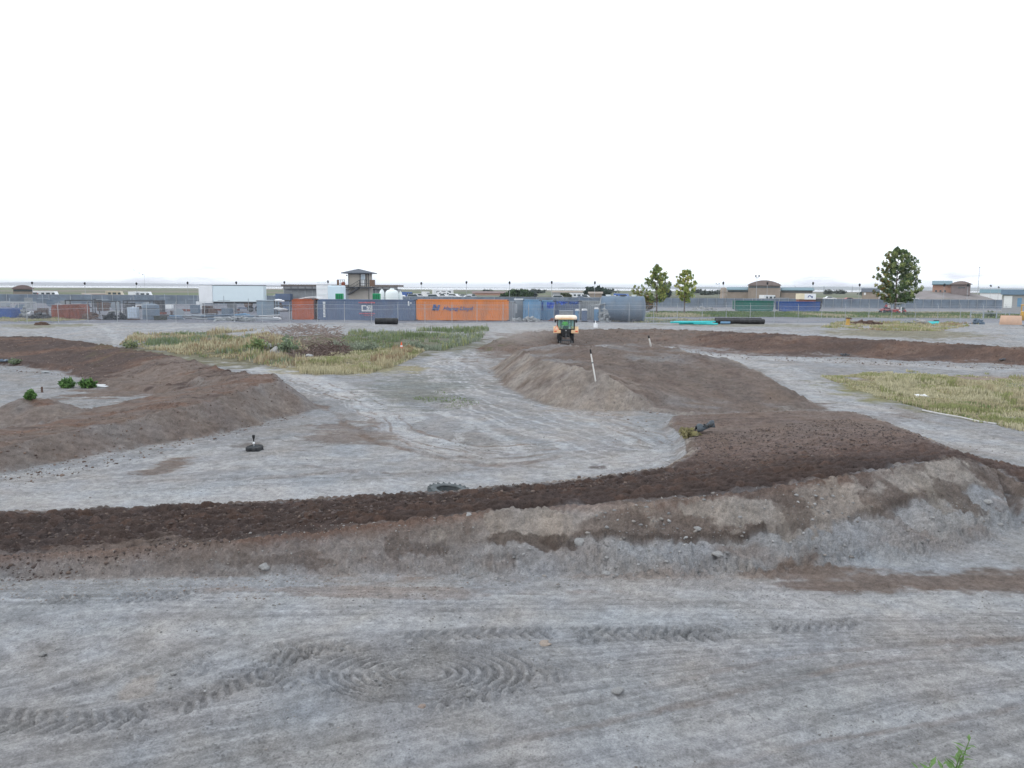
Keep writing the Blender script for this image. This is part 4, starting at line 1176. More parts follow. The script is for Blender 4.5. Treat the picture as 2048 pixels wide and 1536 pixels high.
# ---------------------------------------------------------------- lamp posts
def lamp_proto():
    t = thing('lamp_post', '', 'lamp post', (0, 0, 0))
    MB().cyl((0, 0, 0), (0, 0, 4.45), .05, .035, 8).build('pole', M_['steel'], t)
    h = MB().lathe([(.01, -.30), (.12, -.28), (.19, -.05), (.20, .14), (.12, .28), (.01, .32)], 12, (0, 0, 4.65)).build('lamp_head', M_['black'], t, smooth=True)
    return t
heads = [(67, 566), (172, 567), (275, 567.5), (377, 566), (474, 565.5), (570, 565), (657, 563.5), (843, 567), (933, 565), (1019, 565.5), (1103, 565), (1189, 565.5), (1445, 566.5), (1533, 566.5), (1624, 567), (1717, 570), (1886, 570), (1933, 570)]
lp = None
for i, (px, py) in enumerate(heads):
    Y = 181.5
    lx = wx(px, Y); zb = gz(lx, Y); zt_ = wz(px, py, Y)
    lab = 'dark headed lamp post along the slatted fence, %s from the left' % ordinal(i)
    if lp is None: lp = lamp_proto(); lp['label'] = lab; lp['group'] = 'lamp posts along the slatted fence'; o = lp; o.location = (lx, Y, zb)
    else: o = copy_thing(lp, (lx, Y, zb), 0, lab)
    o.scale = (1.1, 1.1, (zt_ - zb) / 4.65)
def floodpole(label, px, ptop, Y, heads_, pr=.09, hs=.35, m='darksteel', base=None):
    x = wx(px, Y, 580); z = gz(x, Y); zt_ = wz(px, ptop, Y)
    t = thing('floodlight_pole', label, 'floodlight pole', (x, Y, z))
    MB().cyl((0, 0, 0), (0, 0, zt_ - z), pr, pr * .6, 8).build('pole', M_['steel'], t)
    mm = Y / F
    b = MB().box(min(h[0] for h in heads_) * mm - .05, max(h[0] for h in heads_) * mm + .05, -.05, .05, zt_ - z - .3, zt_ - z - .2)
    b.build('crossarm', M_['steel'], t)
    for hx, hy in heads_:
        b = MB(); b.box(hx * mm - hs, hx * mm + hs, -.12, .12, zt_ - z + hy * mm - hs * 1.3, zt_ - z + hy * mm + hs * 1.3, M=None)
        b.build('lamp_head', M_[m], t, bevel=.04)
floodpole('tall pale pole with two dark lamps in front of the arched roof building', 1513, 553, 160, [(-2.5, 1), (4, 1)], .06, .13)
floodpole('faint tall floodlight pole far beyond the left slatted fence', 290, 541, 420, [(-20, 1), (-10, -5), (-3, -8)], .07, .22, 'greybox')
floodpole('very tall thin bare mast right of the arched roof clubhouse', 1956, 534, 300, [(-1, 0), (1, 0)], .11, .1, 'greybox')
floodpole('thin mast left of the blue green roofed building', 1438, 567, 260, [(-6, 0), (0, 0)], .06, .12, 'greybox')
floodpole('thin mast with dark lamp beyond the right end of the yard', 1981, 571, 210, [(-.5, 0), (.5, -1)], .04, .16)
floodpole('shorter thin lamp mast next to the bulldozer side building', 1997, 574, 210, [(-.5, 0), (.5, -1)], .04, .12)
for k, px in enumerate((1590, 1648, 1705)):
    x = wx(px, 1200, 575); o = None
    t = thing('pylon', 'distant pale pylon on the hazy ridge, %s from the left' % ordinal(k), 'pylon', (x, 1200, gz(x, 1200)), 0, 'distant pylons on the ridge')
    h = up(6.5, 1200) - gz(x, 1200)
    MB().cyl((-.9, 0, 0), (0, 0, h), .35, .2, 5).cyl((.9, 0, 0), (0, 0, h), .35, .2, 5).build('mast', M_['greybox'], t)

# ================================================================== buildings
def tower():
    Y = 128; mm = Y / F
    x = wx(716, Y); zg = gz(x, Y); Z = lambda py: wz(716, py, Y) - zg
    X = lambda px: wx(px, Y, 570) - x
    t = thing('observation_tower', 'two storey race control tower with hip roof and outside stairs', 'tower', (x, Y + 2.2, zg))
    dy = -2.2
    # body
    b = MB(); b.box(X(697), X(738), dy + .0, dy + 3.2, 0, Z(574)); b.build('lower_wall', M_['offwhite'], t)
    b = MB(); b.box(X(696.5), X(737.5), dy + .02, dy + 3.2, Z(573.5), Z(546.5)); b.build('upper_wall', M_['offwhite'], t)
    b = MB()
    for px in (696.6, 719.8, 731.5, 736.5): b.box(X(px), X(px) + .13, dy - .03, dy + .018, Z(573), Z(546.8))
    b.box(X(696.5), X(737.5), dy - .02, dy + .017, Z(548.4), Z(547)); b.build('trim', M_['darksteel'], t)
    r = MB()
    zt_, ze = Z(537), Z(545.5); xl, xr, y0, y1 = X(684.5), X(746), dy - 1.0, dy + 4.0; xm, ym = X(714), (y0 + y1) / 2
    r.add([(xl, y0, ze), (xr, y0, ze), (xr, y1, ze), (xl, y1, ze), (xm, ym, zt_), (xl, y0, ze - .12), (xr, y0, ze - .12), (xr, y1, ze - .12), (xl, y1, ze - .12)],
          [(0, 1, 4), (1, 2, 4), (2, 3, 4), (3, 0, 4), (5, 6, 1, 0), (6, 7, 2, 1), (7, 8, 3, 2), (8, 5, 0, 3), (8, 7, 6, 5)])
    r.build('roof', M_['roofgrey'], t)
    d = MB().box(X(722), X(730.5), dy - .05, dy + .01, Z(571), Z(548.6)).build('door', M_['white'], t)
    MB().box(X(722.8), X(729.7), dy - .07, dy - .051, Z(559), Z(549.5)).build('window', mat('pale_door_glass', (.42, .52, .60), .1, 0, .05, 1, spec=.8), d)
    # deck round the upper floor
    zd = Z(573.6)
    MB().box(X(676), X(752), dy - 1.0, dy - .07, zd - .22, zd).build('deck', M_['darksteel'], t)
    MB().box(X(676), X(696), dy - .06, dy + 2.4, zd - .22, zd - .002).box(X(738.4), X(752), dy - .06, dy + 2.4, zd - .22, zd - .002).build('side_deck', M_['darksteel'], t)
    b = MB()
    for px in (676.5, 680, 684, 688, 739, 742.5, 747, 751.5): b.box(X(px), X(px) + .06, dy - 1.0, dy - .94, zd, zd + 1.1)
    b = MB()
    for px in (676.5, 680, 684, 688, 691.6): b.box(X(px), X(px) + .06, dy - 1.0, dy - .94, zd, zd + 1.1)
    for z_ in (zd + .5, zd + 1.05): b.box(X(676.5), X(692), dy - 1.02, dy - .95, z_, z_ + .06)
    b.build('railing', M_['darksteel'], t)
    b = MB()
    for px in (721, 726, 731, 735, 739, 742.5, 747, 751.5): b.box(X(px), X(px) + .06, dy - 1.0, dy - .94, zd, zd + 1.1)
    for z_ in (zd + .5, zd + 1.05): b.box(X(721), X(751.8), dy - 1.02, dy - .95, z_, z_ + .06)
    b.build('railing', M_['darksteel'], t)
    for a, c in ((677, 681), (741.5, 751.5)):
        MB().box(X(a), X(c), dy - 1.05, dy - 1.021, zd + .1, zd + 1.08).build('rail_panel', mat('brown_rail_board', (.17, .11, .08), .9, 0, .1, 3), t)
    # stairs from the door landing down to the left
    xa, za, xb, zb = X(721), zd, X(697), Z(588)
    s = MB(); n = 13
    for i in range(n):
        u = (i + .5) / n; xx = xa + (xb - xa) * u; zz = za + (zb - za) * u
        s.box(xx - .1, xx + .1, dy - .95, dy - .1, zz - .03, zz + .01)
    s.build('tread', M_['darksteel'], t)
    s = MB()
    for yy in (dy - 1.0, dy - .1):
        s.prism([(xa, za - .22), (xa, za), (xb, zb), (xb, zb - .22)], yy, yy + .05)
    s.build('stringer', M_['darksteel'], t)
    s = MB()
    for z_ in (.5, 1.0): s.prism([(xa, za + z_), (xa, za + z_ + .07), (xb, zb + z_ + .07), (xb, zb + z_)], dy - 1.0, dy - .95)
    for i in range(9):
        u = i / 8; xx = xa + (xb - xa) * u; zz = za + (zb - za) * u; s.box(xx - .02, xx + .02, dy - .99, dy - .96, zz, zz + 1.0)
    s.build('handrail', M_['darksteel'], t)
    s = MB()
    for px in (677.5, 692, 739.5, 750): s.cyl((X(px), dy - .9, 0), (X(px), dy - .9, zd - .22), .07, n=6)
    s.build('deck_post', M_['darksteel'], t)
    MB().lathe([(.3, -.02), (.3, .5), (.01, .7)], 10, (X(690), dy - 1.25, Z(572))).build('orange_lamp', M_['rust'], t)
    MB().box(X(692.2), X(694), dy + .2, dy + .5, Z(552), Z(549.5)).build('speaker', M_['black'], t)
tower()

# stand building behind the tower
Y = 142
x0, x1 = wx(563, Y), wx(797, Y); zg = gz(x0, Y); Z = lambda py: wz(680, py, Y) - zg
t = thing('grandstand', 'long low covered grandstand with a dark parapet behind the tower', 'grandstand', (x0, Y, zg))
Lx = x1 - x0
MB().box(.3, Lx - .3, 1, 6, 0, Z(577.6)).build('wall', M_['greywall'], t)
MB().box(0, Lx, 0, 7, Z(573.2), Z(569.4)).build('roof', mat('dark_parapet', (.14, .12, .11), .8, 0, .25, 1), t)
MB().box(.2, Lx - .2, .6, .7, Z(577.5), Z(573.3)).build('window_band', mat('hazy_white_glazing', (.62, .64, .66), .3, 0, .05, 1), t)
b = MB()
for i in range(17): b.box(.3 + i * (Lx - .7) / 16, .42 + i * (Lx - .7) / 16, .5, .59, 0, Z(573.3))
b.build('column', M_['greywall'], t)
MB().box(.1, Lx - .1, .3, .59, Z(578.6), Z(577.7)).build('beam', M_['darksteel'], t)
MB().box(-.6, wx(585, Y) - x0, -1.5, .29, 0, Z(588)).build('annex', M_['blue'], t)

# white semi trailer
Y = 128
x0, xm, x1 = wx(400, Y), wx(426, Y), wx(523, Y); zg = gz(x0, Y); mm = Y / F
t = thing('semi_trailer', 'long white box semi trailer parked without a truck', 'trailer', (xm, Y, zg), R(6.5))
Ls = (x1 - xm) / math.cos(R(6.5)) + .1; zt_ = wz(460, 571, Y) - zg; z0 = wz(460, 603.5, Y) - zg
MB().box(0, Ls, 0, 2.5, z0, zt_).build('side_wall', mat('skylit_white_trailer_side', (.66, .76, .80), .35, 0, .02, 1), t, bevel=.03)  # white side tinted pale blue: the sky light is put into its colour
MB().box(-2.1, -.002, -.1, 2.5, z0 - .25, zt_).build('nose', M_['white'], t, bevel=.05)
MB().box(-2.05, Ls + .03, -.04, 2.54, zt_ - .02, zt_ + .07).build('top_rail', M_['darksteel'], t)
MB().box(-1.5, Ls - .1, .5, 2.0, z0 - .28, z0 - .002).build('underframe', M_['darksteel'], t)
for xx in (-1.6, .0):
    MB().cyl((xx, .3, 0), (xx, .3, z0 - .2), .09, n=8).build('landing_leg', M_['steel'], t)
for xx in (Ls - 1.0, Ls - 2.2):
    o = MB().lathe([(.2, -.14), (.5, -.14), (.52, 0), (.5, .14), (.2, .14)], 20, (xx, .45, .52), 'Y').build('wheel', M_['rubber'], t, smooth=True)
    MB().lathe([(.01, -.1), (.2, -.1), (.2, .1), (.01, .1)], 14, (xx, .45, .52), 'Y').build('rim', M_['darksteel'], o)

# white containers / tanks behind the blue container
Y = 112
x0, xm, x1 = wx(633, Y), wx(656, Y), wx(684.5, Y); zg = gz(x0, Y); zt_ = wz(660, 570.5, Y) - zg
t = thing('white_tank_unit', 'tall white boxy tank unit left of the tower', 'tank', (xm, Y, zg))
MB().box(x0 - xm, -.001, .1, 2.6, 1.0, zt_).build('ribbed_end', M_['white'], t, bevel=.04)
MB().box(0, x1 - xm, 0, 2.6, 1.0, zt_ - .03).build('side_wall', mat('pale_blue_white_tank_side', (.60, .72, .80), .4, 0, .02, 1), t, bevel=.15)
b = MB()
for k in range(4): b.box(x0 - xm + .1, -.2, .05, .099, 2.2 + .8 * k, 2.3 + .8 * k)
b.build('rib', M_['whitetank'], t)
MB().box(x0 - xm, x1 - xm, .2, 2.4, .3, .999).build('skid', M_['darksteel'], t)
x0, x1 = wx(757, Y), wx(803, Y)
for k, (a, c, top) in enumerate(((756.5, 767, 578.5), (768, 795, 576.6), (794, 802.5, 583))):
    xa, xb = wx(a, Y), wx(c, Y); r_ = (xb - xa) / 2; zt_ = wz(780, top, Y) - zg
    t = thing('water_tank', ['small white upright tank on the left of the white tank cluster', 'large domed white water tank with a lid right of the tower', 'low white tank at the right of the domed water tank'][k], 'water tank', ((xa + xb) / 2, Y + 1 + .2 * k, zg))
    MB().lathe([(r_, .02), (r_, zt_ * .8), (r_ * .93, zt_ * .87), (r_ * .7, zt_ * .93), (.2, zt_ * .97)], 28).build('shell', M_['whitetank'], t, smooth=True)
    MB().lathe([(r_ * .32, zt_ * .93), (r_ * .32, zt_), (.01, zt_ + .03)], 16).build('lid', M_['whitetank'], t, smooth=True)
    b = MB()
    for q in range(5): b.lathe([(r_ + .001, .5 + q * .55), (r_ + .03, .55 + q * .55), (r_ + .001, .6 + q * .55)], 28)
    b.build('rib', M_['whitetank'], t, smooth=True)
for k, px in enumerate((679.5, 753.5)):
    x, _, z = at(px, 109); zt_ = wz(px, 587, 109) - z
    t = thing('pump_unit', ['bright green pump unit beside the white boxy tank', 'bright green pump unit beside the domed white tank'][k], 'pump', (x, 109, z), 0, 'green pump units')
    MB().box(-.5, .5, -.4, .4, zt_ - 1.0, zt_).build('housing', M_['green'], t, bevel=.06)
    b = MB()
    for j in range(4): b.box(-.46 + .25 * j, -.36 + .25 * j, -.43, -.401, zt_ - .85, zt_ - .15)
    b.build('grille', mat('dark_green_grille', (.01, .12, .05), .6), t)
    MB().box(-.45, .45, -.35, .35, 0, zt_ - 1.001).build('stand', M_['darksteel'], t)

# ------------------------------------------------------------- vehicles far away
def car(label, px, Y, col, kind='car', rz=0, group='cars parked in the far lot', name='parked_car', cat=None):
    L_, W, H = {'car': (4.5, 1.8, 1.45), 'suv': (4.8, 1.95, 1.8), 'pickup': (5.6, 2.0, 1.85), 'van': (5.4, 2.05, 2.4), 'motorhome': (8.5, 2.5, 3.1)}[kind]
    t = thing(name, label, cat or {'suv': 'car', 'motorhome': 'motorhome'}.get(kind, kind), at(px, Y, 0, 590), rz, group)
    m = mat('car_paint_' + '_'.join('%02d' % int(c * 100) for c in col), col, .3, .1, .03, 1)
    if kind == 'car': body = [(-.5, .22), (.5, .22), (.5, .5), (.47, .58), (.28, .66), (-.42, .68), (-.5, .6)]; cab = [(.22, .66), (.08, 1), (-.22, 1), (-.38, .68)]
    elif kind == 'suv': body = [(-.5, .2), (.5, .2), (.5, .5), (.27, .6), (-.5, .6)]; cab = [(.25, .6), (.12, 1), (-.46, 1), (-.5, .6)]
    elif kind == 'pickup': body = [(-.5, .25), (.5, .25), (.5, .52), (.25, .6), (-.5, .6)]; cab = [(.24, .6), (.13, 1), (-.1, 1), (-.14, .6)]
    elif kind == 'van': body = [(-.5, .15), (.5, .15), (.5, .42), (.4, .5), (-.5, .5)]; cab = [(.4, .5), (.3, .98), (-.5, 1), (-.5, .5)]
    else: body = [(-.5, .12), (.5, .12), (.5, .35), (-.5, .35)]; cab = [(.5, .35), (.48, 1), (-.5, 1), (-.5, .35)]
    MB().prism([(x * L_, z * H) for x, z in body], -W / 2, W / 2).build('body', m, t, bevel=.06)
    MB().prism([(x * L_, z * H + .002) for x, z in cab], -W / 2 + .08, W / 2 - .08).build('cabin', m, t, bevel=.05)
    g = MB()
    cxs = [c[0] for c in cab]; lo = min(cxs) * L_; hi = max(cxs) * L_; zb = cab[0][1] * H; 
    if kind in ('car', 'suv', 'pickup'):
        for sy in (-1, 1):
            y = sy * (W / 2 - .08); q = [(c[0] * L_ * .9 + (lo + hi) * .05, zb + (c[1] * H - zb) * .86 + .03) for c in cab]
            MB().prism(q, min(y, y + sy * .01), max(y, y + sy * .01)).build('window', M_['winglass'], t)
    else:
        for sy in (-1, 1):
            y = sy * (W / 2 - .08)
            for u in ((-.35, -.2), (-.1, .1), (.2, .35)): MB().box(u[0] * L_, u[1] * L_, min(y, y + sy * .01), max(y, y + sy * .01), H * .58, H * .82).build('window', M_['winglass'], t)
    for sx in (-.31, .32):
        for sy in (-1, 1):
            MB().lathe([(.01, -.1), (.33, -.1), (.34, 0), (.33, .1), (.01, .1)], 14, (sx * L_, sy * (W / 2 - .06), .34), 'Y').build('wheel', M_['rubber'], t, smooth=True)
    return t
WH, BL, SI, DK, RD = (.72, .74, .76), (.05, .12, .34), (.42, .45, .48), (.04, .04, .05), (.35, .04, .04)
lot = [(805, WH, 'car'), (815, BL, 'van'), (822, SI, 'car'), (830, SI, 'suv'), (839, WH, 'suv'), (852, WH, 'van'), (870, WH, 'suv'), (884, WH, 'pickup'), (889, WH, 'van'), (901, SI, 'car'), (910, WH, 'suv'), (926, SI, 'car'), (937, WH, 'car'), (944, SI, 'suv')]
cn = {WH: 'white', BL: 'blue', SI: 'silver', DK: 'dark', RD: 'red'}
for i, (px, c, k) in enumerate(lot):
    car('%s %s in the lot beyond the blue and orange containers, %s from the left' % (cn[c], {'suv': 'tall car'}.get(k, k), ordinal(i)), px, 262 + 22 * (i % 3) , c, k, rnd.uniform(-.5, .5) + (PI / 2 if i % 4 == 1 else 0))
lot2 = [(1120, WH, 'suv'), (1156, WH, 'van'), (1163, BL, 'car'), (1172, WH, 'suv'), (1226, WH, 'pickup'), (1236, WH, 'car'), (1245, BL, 'van'), (1252, WH, 'suv'), (1260, SI, 'car')]
for i, (px, c, k) in enumerate(lot2):
    car('%s %s beyond the portable toilets and big tank, %s from the left' % (cn[c], {'suv': 'tall car'}.get(k, k), ordinal(i)), px, 255 + 14 * (i % 2), c, k, rnd.uniform(-.6, .6), 'cars beyond the big tank')
car('white motorhome with a tall box body beyond the orange container', 886, 330, WH, 'motorhome', .3, 'motorhomes beyond the yard')
car('white round backed van right of the left pavilion', 73, 232, WH, 'van', .2, 'vehicles beyond the left slatted fence')
car('white van next to a red car beyond the left fence', 100, 228, WH, 'van', 0, 'vehicles beyond the left slatted fence')
car('red car half hidden beside a white van beyond the left fence', 93, 231, RD, 'suv', 0.4, 'vehicles beyond the left slatted fence')
car('white low trailer van far beyond the left fence near the bus', 178, 235, WH, 'car', 0, 'vehicles beyond the left slatted fence')
car('white upright van behind the third lamp post', 272, 228, WH, 'van', PI / 2, 'vehicles beyond the left slatted fence')
car('long white van just right of the third lamp post', 288, 228, WH, 'van', 0, 'vehicles beyond the left slatted fence')
car('yellowish van with white rear far behind the left fence', 232, 245, (.45, .40, .30), 'van', 0, 'vehicles beyond the left slatted fence')
car('white round topped van below the arched roof building', 1537, 230, WH, 'van', .5, 'vehicles near the arched building')
car('small white van in front of the green dumpster skyline', 1523, 200, WH, 'car', PI / 2, 'vehicles near the arched building')
car('white car parked behind the blue container near the tower stairs', 702, 112, WH, 'suv', .1, 'cars by the tower')
car('white pickup with black cab behind the yard right of the semi trailer', 553, 210, WH, 'pickup', .1, 'cars by the tower')
for k, (px, py) in enumerate(((1660, 588), (1700, 592), (1770, 592), (1830, 597))):
    car('%s far in the field right of the blue dumpster, %s from the left' % (['white car', 'red car', 'silver car', 'white tall car'][k], ordinal(k)), px, [300, 260, 255, 215][k], [WH, RD, SI, WH][k], ['car', 'car', 'pickup', 'suv'][k], 0, 'cars in the right hand field')

def arched_building(label, p0, p1, Y, ybase, yeave, ytop, m_wall, m_roof, band=None, depth=14, name='arched_roof_building', over=1.06, door=True):
    rz_ = -math.atan(((p0 + p1) / 2 - 1024) / F)
    x0, x1 = wx(p0, Y, 585), wx(p1, Y, 585); xc = (x0 + x1) / 2; hw = (x1 - x0) / 2
    zg = gz(xc, Y); Z = lambda py: wz((p0 + p1) / 2, py, Y) - zg
    t = thing(name, label, 'building', (xc, Y, zg), rz_); t.scale = (math.cos(rz_), 1, 1)
    MB().box(-hw, hw, 0, depth, min(0, Z(ybase)), Z(yeave)).build('wall', m_wall, t)
    r = MB(); n = 18
    poly = [(-hw * over, Z(yeave))] + [(-hw * over + 2 * hw * over * i / n, Z(yeave) + .15 + (Z(ytop) - Z(yeave) - .15) * math.sin(PI * i / n) ** .8) for i in range(n + 1)] + [(hw * over, Z(yeave))]
    r.prism(poly, -.8, depth + .8).build('roof', m_roof, t)
    if band:
        MB().box(-hw * .96, hw * .96, -.06, -.002, Z(band[1]), Z(band[0])).build('window_band', M_['winglass'], t)
    return t, xc, hw, zg
arched_building('small brown pavilion with shallow arched roof at the far left', 26.5, 66, 215, 594, 578, 570, M_['stucco'], M_['redroof'], (579.3, 583), 8, name='pavilion', over=1.14)
t, xc, hw, zg = arched_building('large tan building with arched grey roof and long low wings', 1496, 1560, 250, 592, 571, 560.5, M_['stucco'], M_['tanroof'], (572.5, 576), 14)
Z = lambda py: wz(1530, py, 250) - zg
for a, c, lab, e in ((1452, 1500, 'wing', 0), (1560.5, 1624, 'wing', 0)):
    xa, xb = wx(a, 250) - xc, wx(c, 250) - xc
    MB().box(xa, xb, 1.5, 11, 0, Z(581)).build('wing_wall', M_['stucco'], t)
    MB().prismx([(.6, Z(580.9)), (11.5, Z(580.9)), (11.5, Z(579)), (6, Z(574.3)), (.6, Z(579.5))], xa - .3 * (a < 1500), xb + .3).build('wing_roof', M_['roofteal'], t)
    MB().box(xa + .3, xb - .2, 1.42, 1.498, Z(584.8), Z(582.4)).build('window_band', M_['winglass'], t)
t = thing('silo', 'round topped tan silo left of the arched roof building', 'silo', at(1446, 246))
hh = wz(1446, 574.5, 246) - gz(0, 246)
MB().lathe([(1.05, 0), (1.05, hh * .55), (.9, hh * .6), (1.0, hh * .68), (1.0, hh * .85), (.7, hh * .96), (.01, hh)], 18).build('shell', M_['stucco'], t, smooth=True)
# clubhouse on its own mound at the right
def mound(px0, px1, Y, top_py, base_py):
    x0, x1 = wx(px0, Y), wx(px1, Y); xc = (x0 + x1) / 2; hw = (x1 - x0) / 2; zb = gz(xc, Y); h = wz((px0 + px1) / 2, top_py, Y) - zb
    vs = []; fs = []; n = 40; k = 12
    for j in range(k + 1):
        for i in range(n + 1):
            u = -1 + 2 * i / n; v = -1 + 2 * j / k
            f = (1 - sst(.2, 1, abs(u))) * (1 - sst(.35, 1, abs(v)))
            vs.append((xc + u * hw, Y + 10 + v * 26, zb - .3 + (h + .3) * float(f) + .25 * nn(u * 9, j)))
    for j in range(k):
        for i in range(n): fs.append((j * (n + 1) + i, j * (n + 1) + i + 1, (j + 1) * (n + 1) + i + 1, (j + 1) * (n + 1) + i))
    o = MB().add(vs, fs).build('earth_mound', mat('dry_mound_earth', (.24, .22, .22), .95, 0, .15, .3, .4, (.16, .16, .1)), smooth=True); tag(o, kind='structure')
mound(1770, 2020, 262, 583, 598)
zc = wz(1905, 585.5, 258)
x0, xm, x1 = wx(1863, 258), wx(1900, 258), wx(1938, 258)
t = thing('clubhouse', 'brick clubhouse with teal side roof and arched front on a mound', 'building', (xm, 258, zc), R(-27)); t.scale = (.88, .8, 1)
Z = lambda py: wz(1900, py, 258) - zc
MB().box(x0 - xm, -.01, 1, 12, Z(588.5), Z(569.5)).build('side_wall', M_['brick'], t)
MB().prismx([(-.2, Z(569.4)), (12.5, Z(569.4)), (12.5, Z(567)), (6, Z(561.3)), (-.2, Z(568))], x0 - xm - .3, .4).build('side_roof', M_['roofteal'], t)
MB().box(0, x1 - xm, 0, 12, Z(590), Z(569)).build('front_wall', mat('grey_brown_block_wall', (.20, .17, .17), .85, 0, .1, 1), t)
n = 16; w_ = x1 - xm
MB().prism([(-.6, Z(568.9))] + [(-.6 + (w_ + 1.2) * i / n, Z(568.5) + (Z(562) - Z(568.5)) * math.sin(PI * i / n)) for i in range(n + 1)] + [(w_ + .6, Z(568.9))], -1, 12.6).build('front_roof', M_['tanroof'], t)
MB().box(w_ * .35, w_ * .72, -.06, -.002, Z(576.4), Z(574)).build('window', M_['winglass'], t)
for a, c in ((1868, 1872), (1877, 1881), (1886, 1890)):
    MB().box(wx(a, 258) - xm, wx(c, 258) - xm, .9, .998, Z(584), Z(580.5)).build('window', M_['winglass'], t)
for px in (1886.5, 1933): MB().lathe([(.01, -.5), (.35, -.3), (.35, .3), (.01, .5)], 10, (wx(px, 258) - xm, -.9, Z(570))).build('wall_lamp', M_['black'], t)
# small houses
def house(label, p0, p1, Y, ybase, yeave, ytop, mw, mr, door=None, name='house', depth=6, rz=None):
    if rz is None: rz = -math.atan(((p0 + p1) / 2 - 1024) / F)
    x0, x1 = wx(p0, Y, 590), wx(p1, Y, 590); xc = (x0 + x1) / 2; hw = (x1 - x0) / 2; zg = gz(xc, Y)
    Z = lambda py: wz((p0 + p1) / 2, py, Y) - zg
    t = thing(name, label, 'building', (xc, Y, zg), rz)
    if rz: t.scale = (math.cos(rz), 1, 1)
    MB().box(-hw, hw, 0, depth, 0, Z(yeave)).build('wall', mw, t)
    MB().prismx([(-.4, Z(yeave) + .002), (depth + .4, Z(yeave) + .002), (depth * .5, Z(ytop))], -hw - .35, hw + .35).build('roof', mr, t)
    for (a, c, ya, yb, m) in door or []:
        MB().box(wx(a, Y, 600) - xc, wx(c, Y, 600) - xc, -.05, -.002, Z(yb), Z(ya)).build('door' if yb > ybase - 8 else 'window', m, t)
    return t
house('small tan house with dark roof far right of the pylons', 1724, 1757, 250, 592, 584, 576.5, M_['stucco'], M_['roofgrey'], [(1727, 1731, 585, 590, M_['white'])])
house('pale toll building with dark blue roof at the right edge', 2006, 2078, 135, 622, 589.5, 579, mat('pale_grey_render', (.34, .34, .36), .8, 0, .05, 1), M_['roofblue'], [(2008, 2024.5, 592, 616, M_['white']), (2035, 2043.5, 596, 614, M_['ltblue'])], depth=4, rz=R(-31))
house('long low pale shed with teal roof between clubhouse and right edge', 1960, 2004, 290, 592, 586, 578.5, M_['white'], M_['roofteal'])
house('low pinkish shed far behind the light blue container', 1105, 1165, 420, 590, 585, 581.5, M_['greywall'], M_['stucco'])
house('beige block house beyond the big tank', 1178, 1204, 270, 596, 587, 583.5, M_['stucco'], M_['stucco'])
house('very long low pinkish shed beyond the orange container', 945, 1010, 420, 592, 586, 582.5, M_['brick'], M_['redroof'])
house('grey low shed behind the left lamp posts', 165, 232, 300, 592, 588.5, 586, M_['brick'], M_['stucco'])
house('dark flat shelter above the far left vans', 214, 231, 320, 590, 586, 584, M_['darksteel'], M_['darksteel'])
house('white shed far behind the big tree', 1823, 1857, 300, 594, 588, 586, M_['white'], M_['greywall'])
house('low tan shed between the dumpsters and arched building', 1552, 1576, 205, 600, 597.5, 595.5, M_['stucco'], M_['darksteel'])

# white box with emblem above the blue dumpster
Y = 165
x0, xm, x1 = wx(1598.5, Y), wx(1608.5, Y), wx(1631, Y); zg = gz(x0, Y); Z = lambda py: wz(1610, py, Y) - zg
t = thing('box_truck', 'white box truck with a small blue arch emblem behind the blue dumpster', 'truck', (xm, Y, zg))
MB().box(0, x1 - xm, 0, 2.3, Z(599), Z(587.5)).build('box_side', M_['white'], t, bevel=.02)
MB().box(x0 - xm, -.002, .05, 2.3, Z(598.6), Z(587.3)).build('box_end', mat('lit_white_box_end', (.74, .66, .48), .5, 0, .03, 1), t, bevel=.02)  # lit end of the white box, its light painted in as pale yellow
b = MB(); n = 8
for i in range(n):
    a0, a1 = PI * (.15 + .85 * i / n), PI * (.15 + .85 * (i + 1) / n)
    for ro in (.42,):
        q = [(math.cos(a0) * ro, math.sin(a0) * ro * 1.1), (math.cos(a1) * ro, math.sin(a1) * ro * 1.1), (math.cos(a1) * (ro - .17), math.sin(a1) * (ro - .17) * 1.1), (math.cos(a0) * (ro - .17), math.sin(a0) * (ro - .17) * 1.1)]
        b.prism([(x_ + (x1 - xm) * .45, z_ + Z(595)) for x_, z_ in q], -.02, -.001)
b.box((x1 - xm) * .6, (x1 - xm) * .72, -.02, -.001, Z(596), Z(592.3))
b.build('emblem', M_['logo_blue'], t)
MB().box(x0 - xm, x1 - xm + .2, .3, 2.0, .5, Z(599.1)).build('chassis', mat('red_brown_chassis', (.22, .10, .08), .8, 0, .2, 2), t)
MB().box(x1 - xm + .1, x1 - xm + 1.5, .1, 2.2, .45, Z(597)).build('cab', M_['darksteel'], t, bevel=.15)
for xx in (x0 - xm + .6, x1 - xm + .8):
    MB().lathe([(.01, -.14), (.45, -.14), (.46, .14), (.01, .14)], 16, (xx, .2, .46), 'Y').build('wheel', M_['rubber'], t, smooth=True)

